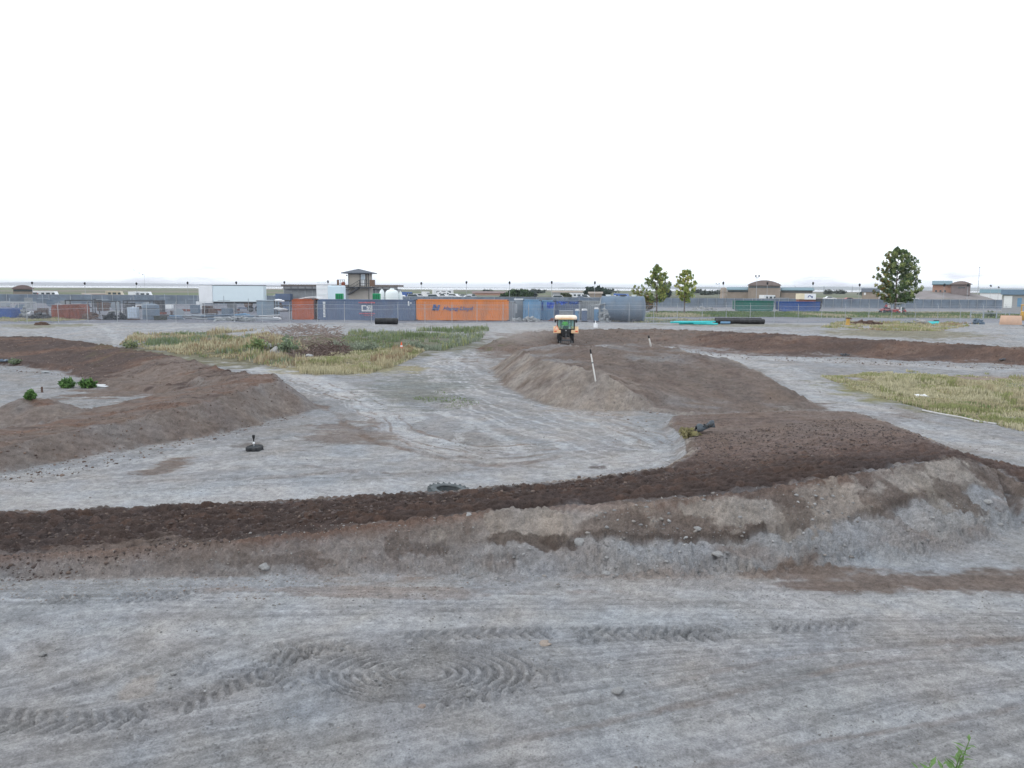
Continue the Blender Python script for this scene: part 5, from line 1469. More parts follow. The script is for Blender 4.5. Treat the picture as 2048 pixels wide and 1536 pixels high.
# ------------------------------------------------------------- dumpsters
def dumpster(label, p0, p1, Y, m, ybase, ytop, group='roll off dumpsters'):
    x0, x1 = wx(p0, Y), wx(p1, Y); xc = (x0 + x1) / 2; hw = (x1 - x0) / 2; zg = gz(xc, Y)
    H = wz(xc, ytop, Y) - zg if False else wz((p0 + p1) / 2, ytop, Y) - zg
    t = thing('dumpster', label, 'dumpster', (xc, Y, zg), 0, group)
    b = MB()
    prof = [(-hw, .55), (-hw, H), (hw, H), (hw, .28), (hw * .9, .12), (-hw * .82, .12)]
    b.prism(prof, 0, .08); b.prism(prof, 2.2, 2.28)
    b.box(-hw, -hw + .08, .081, 2.199, .55, H); b.box(hw - .08, hw, .081, 2.199, .3, H); b.box(-hw * .82, hw * .9, .081, 2.199, .12, .2)
    b.build('shell', m, t)
    b = MB().box(-hw - .03, hw + .03, -.09, -.002, H - .14, H + .02).box(-hw - .03, hw + .03, -.07, -.002, H * .48, H * .54).box(-hw * .84, hw * .9, -.06, -.002, .15, .25)
    b.build('rim_rail', m, t)
    b = MB()
    for i in range(11):
        x = -hw + .12 + (2 * hw - .3) * i / 10; b.box(x, x + .08, -.05, -.001, .55, H * .48)
    b.build('rib', m, t)
    for sx in (-hw * .7, hw * .75):
        MB().lathe([(.01, -.08), (.16, -.08), (.16, .08), (.01, .08)], 12, (sx, .1, .16), 'Y').build('roller', M_['darksteel'], t)
    MB().box(-hw - .12, -hw - .04, .2, .35, .2, H).box(-hw - .12, -hw - .04, 1.9, 2.05, .2, H).build('end_post', M_['steel'], t)
dumpster('dark green roll off dumpster on the paved lot', 1471, 1547, 146, M_['dumpgreen'], 623, 601.5)
dumpster('blue roll off dumpster with worn white patches', 1559, 1640, 145, M_['dumpblue'], 624, 603.5)
dumpster('royal blue bin cut off by the left edge of the view', -30, 21, 98, M_['midblue'], 632, 616.5, 'yard bins')

# ------------------------------------------------------------- people
def person(name_label, loc, rz, pose='sit', shirt='hivis', scale=1.0, hair=(.03, .02, .015), cap=None, arms=(.32, .42)):
    t = thing('person', name_label, 'person', loc, rz); t.scale = (scale,) * 3
    if pose == 'sit':                         # hips at the origin, facing +y
        J = {'hip': (0, 0, .08), 'sp': (0, .0, .3), 'ch': (0, .02, .46), 'nk': (0, .03, .57), 'nk2': (0, .04, .63), 'hd': (0, .05, .74), 'top': (0, .04, .84)}
        for s, n_ in ((-1, 'l'), (1, 'r')):
            J['sh' + n_] = (s * .18, .02, .52); J['el' + n_] = (s * .25, .14, .30); J['wr' + n_] = (s * .17, arms[0], .36); J['ha' + n_] = (s * .15, arms[0] + .08, .38)
            J['th' + n_] = (s * .10, .05, .06); J['kn' + n_] = (s * .15, .44, .08); J['an' + n_] = (s * .16, .46, -.34); J['ft' + n_] = (s * .17, .60, -.40)
    else:
        J = {'hip': (0, 0, .92), 'sp': (0, 0, 1.1), 'ch': (0, 0, 1.3), 'nk': (0, 0, 1.46), 'nk2': (0, .01, 1.53), 'hd': (0, .02, 1.64), 'top': (0, .01, 1.74)}
        for s, n_ in ((-1, 'l'), (1, 'r')):
            J['sh' + n_] = (s * .19, 0, 1.41); J['el' + n_] = (s * .26, .0, 1.13); J['wr' + n_] = (s * .27, .08, .9); J['ha' + n_] = (s * .27, .1, .81)
            J['th' + n_] = (s * .1, 0, .86); J['kn' + n_] = (s * .12, .02, .48); J['an' + n_] = (s * .13, -.02, .08); J['ft' + n_] = (s * .14, .14, .03)
    rad = dict(hip=.14, sp=.125, ch=.15, nk=.07, nk2=.055, hd=.10, top=.07, sh=.065, el=.045, wr=.03, ha=.04, th=.09, kn=.06, an=.042, ft=.04)
    E = [('hip', 'sp'), ('sp', 'ch'), ('ch', 'nk'), ('nk', 'nk2'), ('nk2', 'hd'), ('hd', 'top')]
    for n_ in 'lr': E += [('ch', 'sh' + n_), ('sh' + n_, 'el' + n_), ('el' + n_, 'wr' + n_), ('wr' + n_, 'ha' + n_), ('hip', 'th' + n_), ('th' + n_, 'kn' + n_), ('kn' + n_, 'an' + n_), ('an' + n_, 'ft' + n_)]
    def skin_obj(name, keys, edges, m, grow):
        ks = list(keys); me = bpy.data.meshes.new(name); me.from_pydata([J[k] for k in ks], [(ks.index(a), ks.index(b_)) for a, b_ in edges], [])
        o = bpy.data.objects.new(name, me); COL.objects.link(o); o.parent = t; me.materials.append(m)
        sk = o.modifiers.new('skin', 'SKIN'); sk.use_smooth_shade = True
        if not me.skin_vertices: me.attributes  # layer comes with the modifier
        if len(me.skin_vertices) == 0: return o
        for i, k in enumerate(ks):
            r_ = rad.get(k, rad.get(k[:-1], .05)) * grow; me.skin_vertices[0].data[i].radius = (r_, r_ * (.8 if k in ('ch', 'sp', 'hip') else 1))
        me.skin_vertices[0].data[0].use_root = True
        o.modifiers.new('sub', 'SUBSURF').levels = 1; o.modifiers['sub'].render_levels = 2
        return o
    import bmesh
    def skin_mesh(name, keys, edges, m, grow):
        ks = list(keys); bm = bmesh.new(); lay = bm.verts.layers.skin.verify()
        vs = [bm.verts.new(J[k]) for k in ks]
        for i, k in enumerate(ks):
            r_ = rad.get(k, rad.get(k[:-1], .05)) * grow; vs[i][lay].radius = (r_, r_ * (.8 if k in ('ch', 'sp', 'hip') else 1)); vs[i][lay].use_root = (i == 0)
        for a, b_ in edges: bm.edges.new((vs[ks.index(a)], vs[ks.index(b_)]))
        me = bpy.data.meshes.new(name); bm.to_mesh(me); bm.free(); me.materials.append(m)
        o = bpy.data.objects.new(name, me); COL.objects.link(o); o.parent = t
        sk = o.modifiers.new('skin', 'SKIN'); sk.use_smooth_shade = True
        s2 = o.modifiers.new('sub', 'SUBSURF'); s2.levels = 1; s2.render_levels = 2
        return o
    skin_mesh('body', J.keys(), E, M_['skin'], 1.0)
    sk_ = ['ch', 'sp', 'hip', 'nk', 'shl', 'ell', 'wrl', 'shr', 'elr', 'wrr']
    skin_mesh('shirt', sk_, [('hip', 'sp'), ('sp', 'ch'), ('ch', 'nk'), ('ch', 'shl'), ('shl', 'ell'), ('ell', 'wrl'), ('ch', 'shr'), ('shr', 'elr'), ('elr', 'wrr')], M_[shirt], 1.2)
    pk = ['hip', 'thl', 'knl', 'anl', 'thr', 'knr', 'anr']
    skin_mesh('trousers', pk, [('hip', 'thl'), ('thl', 'knl'), ('knl', 'anl'), ('hip', 'thr'), ('thr', 'knr'), ('knr', 'anr')], M_['denim'], 1.22)
    hx, hy, hz = J['hd']
    hm = mat('dark_hair', hair, .9)
    if cap: MB().lathe([(.135, -.04), (.14, .04), (.11, .12), (.05, .16), (.01, .165)], 16, (hx, hy, hz + .02)).build('helmet' if cap != 'hair' else 'hair', M_[cap] if cap != 'hair' else hm, t, smooth=True)
    else: MB().lathe([(.118, -.05), (.122, .03), (.10, .10), (.05, .135), (.01, .14)], 16, (hx, hy - .012, hz)).build('hair', hm, t, smooth=True)
    for s in (-1, 1):
        MB().lathe([(.012, -.01), (.012, .01)], 6, (hx + s * .035, hy + .1, hz + .0), 'Y').build('eye', M_['black'], t)
    MB().cyl((hx, hy + .09, hz + .0), (hx, hy + .125, hz - .03), .006, .014, 6).build('nose', M_['skin'], t)

# ------------------------------------------------------------- tractor (seen from behind)
def tractor():
    Y = 64.5
    x = wx(1131.5, Y, 680); z = wz(1131, 685.5, Y); mm = (Y + .5) / F
    z = max(z, gz(x, Y) - .08)
    t = thing('tractor', 'orange and cream tractor with a glazed cab driving away across the dirt', 'tractor', (x, Y, z), R(-3))
    U = lambda py: (685.5 - py) * mm          # height above wheel base
    V = lambda px: (px - 1131.5) * mm
    # roof
    r = MB(); hw = 22 * mm
    r.lathe([(.01, .17), (.7, .17), (.93, .14), (1.0, .06), (1.0, -.05), (.94, -.12), (.01, -.12)], 4, a0=PI / 4, a1=PI / 4 + 2 * PI)
    for i, v in enumerate(r.v): r.v[i] = (v[0] * hw * 1.414, v[1] * .95 * 1.414 + .9, v[2] * 1.15 + U(636.6))
    o = r.build('roof', M_['cream'], t, bevel=.05)
    MB().box(-.45, .45, -.49, -.44, U(638.8), U(636)).build('roof_vent', M_['orangep'], o)
    for s in (-1, 1): MB().box(s * .52 - .09, s * .52 + .09, -.5, -.45, U(639), U(637)).build('work_light', M_['orangep'], o)
    # cab posts and glass
    zt_, zb = U(639.4), U(657)
    f = MB()
    for s in (-1, 1):
        f.prism([(s * .70, zb - .1), (s * .62, zb - .1), (s * .66, zt_), (s * .74, zt_)][::s], -.28, -.2)
        f.prism([(s * .70, zb - .1), (s * .62, zb - .1), (s * .66, zt_), (s * .74, zt_)][::s], 1.5, 1.58)
        f.box(s * .40 - .025, s * .40 + .025, -.3, -.25, zb - .1, zt_)
    f.box(-.7, .7, -.28, -.2, zb - .12, zb - .03); f.box(-.72, .72, -.27, -.21, zt_ - .04, zt_)
    f.build('cab_frame', M_['black'], t)
    gm = bpy.data.materials.new('clear_tinted_glass'); gm.use_nodes = True; gt = gm.node_tree
    gb = gt.nodes['Principled BSDF']; gb.inputs['Base Color'].default_value = (.30, .46, .44, 1); gb.inputs['Roughness'].default_value = .08
    gtr = gt.nodes.new('ShaderNodeBsdfTransparent'); gtr.inputs['Color'].default_value = (.82, .93, .9, 1); gmx = gt.nodes.new('ShaderNodeMixShader'); gmx.inputs[0].default_value = .16
    gt.links.new(gtr.outputs[0], gmx.inputs[1]); gt.links.new(gb.outputs[0], gmx.inputs[2]); gt.links.new(gmx.outputs[0], gt.nodes['Material Output'].inputs['Surface'])
    MB().box(-.38, .38, -.262, -.255, zb - .02, zt_ - .05).build('rear_window', gm, t)
    for s in (-1, 1):
        MB().box(min(s * .42, s * .64), max(s * .42, s * .64), -.262, -.255, zb - .02, zt_ - .05).build('quarter_window', gm, t)
        MB().box(min(s * .665, s * .672), max(s * .665, s * .672), -.18, 1.48, zb + .0, zt_ - .05).build('side_window', gm, t)
    MB().box(-.6, .6, 1.535, 1.542, zb, zt_ - .05).build('windscreen', gm, t)
    MB().box(-.6, .6, -.15, 1.5, zb - .35, zb - .12).build('cab_floor', M_['darksteel'], t)
    # fenders
    for s in (-1, 1):
        n = 12; pr = []; Rr = .86
        b = MB(); vs = []; fs = []
        cz = U(671); cy = .35
        for i in range(n + 1):
            a = R(140) - R(125) * i / n
            for rr_, xx in ((.78, .42), (.78, 1.0), (.72, 1.0), (.72, .42)):
                vs.append((s * xx, cy + rr_ * math.cos(a), cz + rr_ * math.sin(a) * .92))
        for i in range(n):
            for k in range(4): fs.append((4 * i + k, 4 * i + (k + 1) % 4, 4 * i + 4 + (k + 1) % 4, 4 * i + 4 + k))
        fs += [(0, 1, 2, 3)[::-1], (4 * n, 4 * n + 1, 4 * n + 2, 4 * n + 3)]
        fd = b.add(vs, fs).build('fender', M_['orangep'], t)
        MB().box(min(s * .42, s * 1.0), max(s * .42, s * 1.0), -.52, -.40, U(666), U(659.5)).build('fender_panel', M_['orangep'], fd, bevel=.03)
        MB().box(s * .84 - .1, s * .84 + .1, -.54, -.521, U(663.4), U(661)).build('tail_light', mat('red_tail_light', (.7, .10, .05), .3), fd)
    # triangular reflector
    tri = MB(); tri.prism([(-.99, U(660)), (-.52, U(660)), (-.74, U(649.5))], -.36, -.34)
    tri.build('warning_triangle', mat('orange_reflector', (.80, .32, .20), .5), t)
    MB().prism([(-.90, U(658.8)), (-.61, U(658.8)), (-.75, U(652.5))], -.372, -.361).build('triangle_centre', mat('pale_orange_reflector', (.85, .62, .50), .5), t)
    # rear wheels with lugs
    wr = U(663) / 2 + .02
    for s in (-1, 1):
        xc = s * .50; hw_ = .155
        T_ = MB().lathe([(wr * .55, -hw_), (wr * .9, -hw_), (wr * .97, -hw_ * .7), (wr * .975, hw_ * .7), (wr * .9, hw_), (wr * .55, hw_)], 32, (xc, .35, wr), 'X')
        for k in range(20):
            for sd in (-1, 1):
                a = 2 * PI * (k + (.5 if sd > 0 else 0)) / 20; M4 = Matrix.Translation((xc, .35, wr)) @ Matrix.Rotation(a, 4, 'X') @ Matrix.Translation((sd * hw_ * .5, 0, wr * .97)) @ Matrix.Rotation(sd * .6, 4, 'Z')
                T_.box(-hw_ * .55, hw_ * .55, -.02, .02, -.01, .045, M=M4)
        w_ = T_.build('rear_wheel', M_['rubber'], t)
        MB().lathe([(.01, -.06), (wr * .5, -.06), (wr * .56, -hw_ * .9), (wr * .56, hw_ * .9), (wr * .5, .06), (.01, .06)], 20, (xc, .35, wr), 'X').build('rim', M_['orangep'], w_)
        xf = s * .6; rf = .4
        w2 = MB().lathe([(rf * .55, -.11), (rf * .93, -.11), (rf, -.05), (rf, .05), (rf * .93, .11), (rf * .55, .11)], 24, (xf, 2.45, rf + .05), 'X').build('front_wheel', M_['rubber'], t)
        MB().lathe([(.01, -.04), (rf * .56, -.04), (rf * .56, .04), (.01, .04)], 16, (xf, 2.45, rf + .05), 'X').build('rim', M_['orangep'], w2)
    MB().box(-.33, .33, -.1, 1.6, .45, zb - .36).build('chassis', M_['black'], t, bevel=.04)
    MB().box(-.30, .30, 1.6, 3.0, .7, zb + .1).build('hood', M_['orangep'], t, bevel=.12)
    MB().cyl((.25, 2.0, zb), (.25, 2.0, zb + .7), .035, n=8).build('exhaust', M_['black'], t)
    # three point hitch and tiller
    b = MB().box(-.32, .32, -.3, -.101, .55, 1.12).cyl((-.25, -.3, .6), (-.35, -.95, .35), .03, n=6).cyl((.25, -.3, .6), (.35, -.95, .35), .03, n=6).cyl((0, -.3, 1.0), (0, -.9, .75), .028, n=6)
    b.build('hitch', M_['black'], t)
    o = MB().box(-.36, .36, -1.25, -1.0, .22, .34).cyl((0, -.9, .42), (0, -.9, .78), .05, n=6).build('harrow_frame', M_['darksteel'], t)
    b = MB()
    for k in range(7): b.cyl((-.48 + .16 * k, -1.02, .22), (-.48 + .16 * k, -1.1, .02), .015, .01, 5)
    b.build('tine', M_['steel'], o)
    MB().lathe([(.01, -.01), (.05, -.01), (.05, .01), (.01, .01)], 12, (.0, -.31, U(661)), 'Y').build('hitch_lamp', M_['white'], t)
    for s in (-1, 1):
        MB().cyl((s * .7, 1.5, zt_ - .15), (s * .9, 1.35, zt_ - .15), .012, n=5).box(s * .86 - .06, s * .86 + .06, 1.3, 1.34, zt_ - .3, zt_ - .02).build('mirror', M_['black'], t)
    MB().box(-.22, .22, .1, .5, zb - .119, zb - .02).box(-.2, .2, .06, .14, zb - .02, zb + .22).build('seat', M_['black'], t)
    MB().lathe([(.15, 0), (.165, .012), (.18, 0), (.165, -.012), (.15, 0)], 20, (0, .88, zb + .12)).build('steering_wheel', M_['black'], t, smooth=True)
    person('seated driver in a lime green safety vest inside the tractor cab', (x - .05, Y + .28, z + zb - .02), R(-3), 'sit', 'hivis', .93)
tractor()

# ------------------------------------------------------------- bulldozer at the right edge
Y = 93.5
x, _, z = at(2021, Y, 0, 645); mm = Y / F
t = thing('bulldozer', 'yellow bulldozer with a wide dusty blade at the right edge', 'bulldozer', (x, Y, z), R(-30))
hw = 18.5 * mm; hB = wz(2021, 631, Y) - z
vs = []; fs = []; n = 10
for i in range(n + 1):
    a = -.5 + 1.1 * i / n; yb = .28 * (a * a) * 1.6 - .0; zz = hB * i / n
    k = 1 - .09 * (i / n)
    vs += [(-hw * (1.06 - .1 * i / n), -.2 - .3 + yb * 1.2, zz), (hw * (1.06 - .1 * i / n), -.2 - .3 + yb * 1.2, zz)]
for i in range(n): fs.append((2 * i, 2 * i + 1, 2 * i + 3, 2 * i + 2))
o = MB().add(vs, fs).build('blade', mat('dusty_tan_blade', (.56, .38, .28), .7, 0, .08, 1.5, .5, (.42, .33, .28)), t); sm = o.modifiers.new('s', 'SOLIDIFY'); sm.thickness = .06
MB().box(-hw * 1.07, hw * 1.07, -.5, -.42, -.02, .1).build('cutting_edge', M_['steel'], o)
MB().box(-hw, hw, -.28, -.2, hB * .3, hB * .36).box(-hw, hw, -.3, -.22, hB - .08, hB + .03).build('stiffener', M_['wood'], o)
for s in (-1, 1):
    MB().box(s * 1.0 + 1.1 - .08, s * 1.0 + 1.1 + .08, -.1, 2.6, .35, .55).build('push_arm', M_['yellow'], t)
    tr = MB(); pr = [(-.2 + .0, .5)]
    prof = [(.6 + .42 * math.cos(a) * 1 + (0 if math.cos(a) < 0 else 2.5), .45 + .42 * math.sin(a)) for a in [2 * PI * i / 24 for i in range(24)]]
    tr.prismx(prof, s * 1.0 + 1.75 - .22, s * 1.0 + 1.75 + .22)
    for i in range(24):
        yv, zv = prof[i]; tr.box(s * 1.0 + 1.75 - .25, s * 1.0 + 1.75 + .25, yv - .04, yv + .04, zv - .05, zv + .05)
    tr.build('track', M_['darksteel'], t)
MB().box(1.0, 2.4, .1, 2.2, .6, 1.62).build('hood', M_['yellow'], t, bevel=.06)
MB().box(1.0, 2.4, 2.201, 3.2, .6, 1.3).build('body', M_['yellow'], t, bevel=.06)
MB().box(1.0, 2.5, 2.1, 3.3, 2.3, 2.42).build('canopy', M_['yellow'], t, bevel=.03)
b = MB()
for sx in (1.05, 2.38):
    for sy in (2.15, 3.2): b.box(sx, sx + .08, sy, sy + .08, 1.3, 2.3)
b.build('canopy_post', M_['yellow'], t)
MB().box(1.5, 2.0, 2.5, 2.95, 1.301, 1.45).box(1.5, 2.0, 2.95, 3.05, 1.45, 1.9).build('seat', M_['black'], t)
MB().cyl((1.7, 1.2, 1.5), (1.7, 1.2, 2.1), .05, n=8).build('exhaust', M_['darksteel'], t)

# ------------------------------------------------------------- small machines and riders near the big tree
def atv(label, px, Y, rz, m, roof=False):
    p = at(px, Y, 0, 620)
    t = thing('golf_cart' if roof else 'quad_bike', label, 'golf cart' if roof else 'quad bike', p, rz)
    if roof:
        MB().prism([(-1.1, .3), (1.15, .3), (1.15, .6), (.8, .85), (.55, .5), (-.3, .5), (-.35, .85), (-1.1, .8)], -.55, .55).build('body', m, t, bevel=.05)
        MB().box(-.9, .75, -.6, .6, 1.85, 1.93).build('roof', M_['white'], t, bevel=.03)
        for sx in (-.85, .65):
            for sy in (-.52, .52): MB().cyl((sx, sy, .8), (sx, sy, 1.85), .02, n=5).build('post', M_['steel'], t)
        MB().box(-.35, .1, -.5, .5, .51, .75).box(-.42, -.36, -.5, .5, .75, 1.15).build('seat', M_['white'], t, bevel=.03)
    else:
        MB().prism([(-.85, .45), (.9, .45), (.85, .75), (.3, .85), (.2, .7), (-.4, .7), (-.85, .8)], -.3, .3).build('body', m, t, bevel=.05)
        MB().box(-.5, .15, -.16, .16, .81, .9).build('seat', M_['black'], t, bevel=.03)
        MB().cyl((.3, -.35, 1.08), (.3, .35, 1.08), .02, n=6).cyl((.42, 0, .8), (.3, 0, 1.08), .03, n=6).build('handlebar', M_['black'], t)
        for sx in (-.6, .62):
            for sy in (-1, 1): MB().box(sx - .35, sx + .35, min(sy * .3, sy * .6), max(sy * .3, sy * .6), .62, .68).build('mudguard', m, t, bevel=.02)
    for sx in (-.62, .65):
        for sy in (-1, 1):
            MB().lathe([(.01, -.11), (.25, -.11), (.28, 0), (.25, .11), (.01, .11)], 14, (sx, sy * .48, .28), 'Y').build('wheel', M_['rubber'], t, smooth=True)
    return p
YA = 138
p = atv('red quad bike left of the big tree trunk', 1771, YA, R(200), M_['redpaint'])
a = R(200); person('rider in a red jersey sitting on the quad bike', (p[0] - .15 * math.cos(a), p[1] - .15 * math.sin(a), p[2] + .86), a - PI / 2, 'sit', 'redcloth', 1, cap='black')
person('standing person in white top beside the quad bike', at(1778.5, YA + .8), R(120), 'stand', 'whitecloth', 1, cap='white')
atv('small golf cart with white roof just left of the tree trunk', 1786, YA + 1.5, R(170), M_['redpaint'], True)
atv('small golf cart with white roof just right of the tree trunk', 1797, YA, R(10), M_['redpaint'], True)
t = thing('trash_bin', 'dark green upright bin right of the golf carts', 'bin', at(1807, YA))
MB().lathe([(.24, 0), (.3, .9), (.32, .92), (.01, 1.0)], 16).build('body', mat('dark_green_plastic', (.01, .09, .07), .5), t, smooth=True)
MB().lathe([(.33, .921), (.33, .97), (.2, 1.08), (.01, 1.12)], 16).build('lid', M_['black'], t, smooth=True)
o = MB().box(-.08, .08, -.08, .08, 0, 1.25).build('bollard', M_['white'], loc=at(1803, YA - .5)); tag(o, 'white square bollard between golf cart and dark bin', 'bollard')

# ------------------------------------------------------------- yard junk
# red tank boxes
cx, ln = span(101, 126, 97)
t = thing('rusted_bin', 'left rust red steel bin of the joined pair, slightly lower', 'steel bin', (cx, 98, gz(cx, 97)), 0, 'rust red steel bins')
MB().prism([(-ln / 2 + .1, 0), (ln / 2, 0), (ln / 2, 1.62), (-ln / 2 + .1, 1.62), (-ln / 2 - .05, 1.3), (-ln / 2 - .05, .35)], -.9, .9).build('shell', M_['rust'], t, bevel=.04)
MB().box(-ln / 2 + .05, ln / 2, -.95, .95, 1.622, 1.7).build('rim', M_['rust'], t)
cx, ln = span(125.5, 160, 96.5)
t = thing('rusted_bin', 'right rust red steel bin of the joined pair, taller and wider', 'steel bin', (cx, 97.6, gz(cx, 96.5)), 0, 'rust red steel bins')
MB().prism([(-ln / 2, 0), (ln / 2 - .1, 0), (ln / 2 + .05, .3), (ln / 2 + .05, 1.55), (ln / 2 - .15, 1.8), (-ln / 2, 1.8)], -1, 1).build('shell', M_['rust'], t, bevel=.04)
MB().box(-ln / 2, ln / 2 - .1, -1.05, 1.05, 1.802, 1.88).build('rim', M_['rust'], t)
b = MB()
for k in range(5): b.box(-ln / 2 + .2 + k * .42, -ln / 2 + .26 + k * .42, -1.05, -1.001, .1, 1.75)
b.build('rib', M_['rust'], t)
def tote(label, px, Y, ws, h, m):
    t = thing('liquid_tote', label, 'tote', at(px, Y, 0, 630), rnd.uniform(-.3, .3))
    MB().box(-ws / 2 + .04, ws / 2 - .04, -ws / 2 + .04, ws / 2 - .04, .18, h).build('tank', m, t, bevel=.08)
    b = MB()
    for i in range(5):
        u = -ws / 2 + ws * i / 4
        for s in (-1, 1): b.cyl((u, s * ws / 2, .1), (u, s * ws / 2, h), .014, n=4); b.cyl((s * ws / 2, u, .1), (s * ws / 2, u, h), .014, n=4)
    for z_ in (.3, .6, .9, h):
        for s in (-1, 1): b.cyl((-ws / 2, s * ws / 2, z_), (ws / 2, s * ws / 2, z_), .014, n=4); b.cyl((s * ws / 2, -ws / 2, z_), (s * ws / 2, ws / 2, z_), .014, n=4)
    b.build('cage', M_['steel'], t)
    MB().box(-ws / 2, ws / 2, -ws / 2, ws / 2, 0, .1).build('pallet', M_['wood'], t)
    MB().lathe([(.12, 0), (.12, .07), (.01, .08)], 12, (0, 0, h)).build('cap', M_['white'], t)
tote('bluish white caged liquid tote left of the grey tank', 267, 96, 1.15, 1.5, mat('bluish_white_plastic', (.48, .56, .66), .4))
x, _, z = at(294, 98)
t = thing('upright_tank', 'wide dark blue grey upright tank left of centre in the yard', 'tank', (x, 99, z))
r_ = 16 * 98 / F; hh = wz(294, 608, 98) - z
MB().lathe([(r_, 0), (r_, hh * .86), (r_ * .93, hh * .94), (r_ * .5, hh), (.01, hh * 1.01)], 32).build('shell', M_['tankgrey'], t, smooth=True)
MB().lathe([(r_ + .001, .4), (r_ + .03, .43), (r_ + .001, .46)], 32).lathe([(r_ + .001, 1.3), (r_ + .03, 1.33), (r_ + .001, 1.36)], 32).build('band', M_['darksteel'], t, smooth=True)
cx, ln = span(513, 550, 103)
t = thing('storage_box', 'pale blue grey metal box under the rear of the white semi trailer', 'storage box', (cx, 104, gz(cx, 103)))
MB().box(-ln / 2, ln / 2, -1, 1, 0, wz(530, 600.5, 103) - gz(cx, 103)).build('body', mat('pale_blue_grey_sheet', (.20, .27, .34), .6, 0, .1, 1, .4, (.2, .2, .2)), t, bevel=.03)
MB().box(-ln / 2 - .05, ln / 2 + .05, -1.06, 1.06, 2.16, 2.24).build('lid', M_['dustgrey'], t)
o = MB().box(-.62, .62, -.4, .4, 0, .5).build('crate', mat('olive_black_box', (.03, .035, .025), .7), loc=at(321, 93.5, .12, 630), bevel=.05); tag(o, 'squat dark olive box on the ground right of the upright tank', 'box')
# racks of steel
def rack(label, p0, p1, ytop, ybot, Y, lv=3, load=True, dark=True):
    x0, x1 = wx(p0, Y), wx(p1, Y); zg = gz(x0, Y); h = wz((p0 + p1) / 2, ytop, Y) - zg; hb = 0
    t = thing('storage_rack', label, 'rack', (x0, Y, zg), 0)
    m = M_['darksteel'] if dark else M_['steel']
    n = max(2, int((x1 - x0) / 1.9) + 1)
    for i in range(n):
        x = (x1 - x0) * i / (n - 1)
        for yy in (0, 1.1): MB().box(x - .05, x + .05, yy - .05, yy + .05, hb, h).build('upright', m, t)
    b = MB()
    for k in range(lv):
        z_ = h - .06 - k * (h * .8) / lv
        for yy in (0, 1.1): b.box(0, x1 - x0, yy - .07 - .004, yy - .052, z_ - .06, z_ + .06)
    b.build('beam', m, t)
    return t, x0, x1, zg, h
rack('dark steel rack above the rust red bins', 131, 176, 600, 608, 101, 2)
rack('long dark rack behind the white tote', 247, 300, 601, 612, 104, 2)
rack('low dark rack between the upright tank and the bins', 190, 232, 602, 612, 106, 1)
rack('pale steel rack at the far left behind the blue bin', -10, 62, 603.5, 616, 103, 2, dark=False)
rack('storage rack with white sacks left of the rust container', 549, 580, 600.5, 636, 101, 3)
rack('narrow dark shelf between the rust and blue containers', 628, 634.5, 600, 638, 100.5, 5)
for k, (px, py, s_) in enumerate(((557, 600.5, 1), (563, 602, .8), (555, 617, .9), (562, 618.5, 1.1), (569, 619, .8), (552, 633, 1.4), (541, 631, 1.6))):
    Yk = 100.6 + .1 * k; x = wx(px, Yk); zz = wz(px, py, Yk)
    b = MB().lathe([(.01, -.12), (.35, -.1), (.45, 0), (.3, .1), (.01, .13)], 12)
    for i, v in enumerate(b.v): b.v[i] = (v[0] * (1 + .3 * nn(i * .7, k)), v[1] * .7, v[2] * (1 + .4 * nn(i * .9, k + 4)))
    o = b.build('sack', M_['white'], smooth=True, loc=(x, Yk, zz if py < 625 else gz(x, Yk) + .12)); o.scale = (s_, s_, s_)
    tag(o, ['white sack on the top shelf at left', 'white sack on the top shelf at right', 'white sack on the middle shelf at left', 'white sack on the middle shelf centre', 'white sack on the middle shelf at right', 'white sack on the ground before the sack rack', 'larger white sack on the ground left of the sack rack'][k] + (' of the sack rack' if k < 5 else ''), 'sack', 'white sacks at the storage rack')
# loose pipes and profiles
for k in range(34):
    p0 = 300 + 220 * (k + rnd.random() * .9) / 34; p1 = p0 + rnd.uniform(25, 80); Y = rnd.uniform(94, 103)
    x0, x1 = wx(p0, Y), wx(min(p1, 560), Y)
    z0 = gz(x0, Y) + rnd.uniform(.06, .55); z1 = z0 + rnd.uniform(-.25, .3)
    z1 = max(z1, gz(x1, Y) + .05)
    cn_, m = rnd.choice([('grey', M_['steel']), ('blue grey', M_['tankgrey']), ('dark', M_['darksteel']), ('light blue', M_['ltblue']), ('pale grey', M_['greybox']), ('rusty', M_['rust']) if k % 5 == 0 else ('grey', M_['steel'])])
    o = MB().cyl((x0, Y, z0), (x1, Y + rnd.uniform(-.8, .8), z1), rnd.uniform(.04, .12), n=8).build('steel_pipe', m)
    tag(o, '%s loose pipe in the yard jumble, %s by its left end' % (cn_, ordinal(k)), 'pipe', 'loose pipes in the yard')
def heap(label, p0, p1, Y, h, m, cat, name, seed, n=26, dz=0):
    x0, x1 = wx(p0, Y), wx(p1, Y); b = MB(); rr_ = random.Random(seed); zg = gz((x0 + x1) / 2, Y) + dz
    for i in range(n):
        u = rr_.random(); cx_ = x0 + (x1 - x0) * u; hh_ = h * (1 - (2 * u - 1) ** 2 * .8); cz = rr_.uniform(0, hh_); ln_ = rr_.uniform(.15, .5)
        M4 = Matrix.Translation((cx_, Y + rr_.uniform(-.5, .5), zg + cz)) @ Matrix.Rotation(rr_.uniform(0, 6), 4, 'Z') @ Matrix.Rotation(rr_.uniform(-.5, .5), 4, 'Y')
        b.box(-ln_, ln_, -rr_.uniform(.05, .25), rr_.uniform(.05, .25), -rr_.uniform(.03, .15), rr_.uniform(.03, .15), M=M4)
    o = b.build(name, m); tag(o, label, cat); return o
heap('low dark scrap heap left of the rust red bins', 62, 100, 97, .8, M_['darksteel'], 'scrap heap', 'scrap_heap', 1, 34)
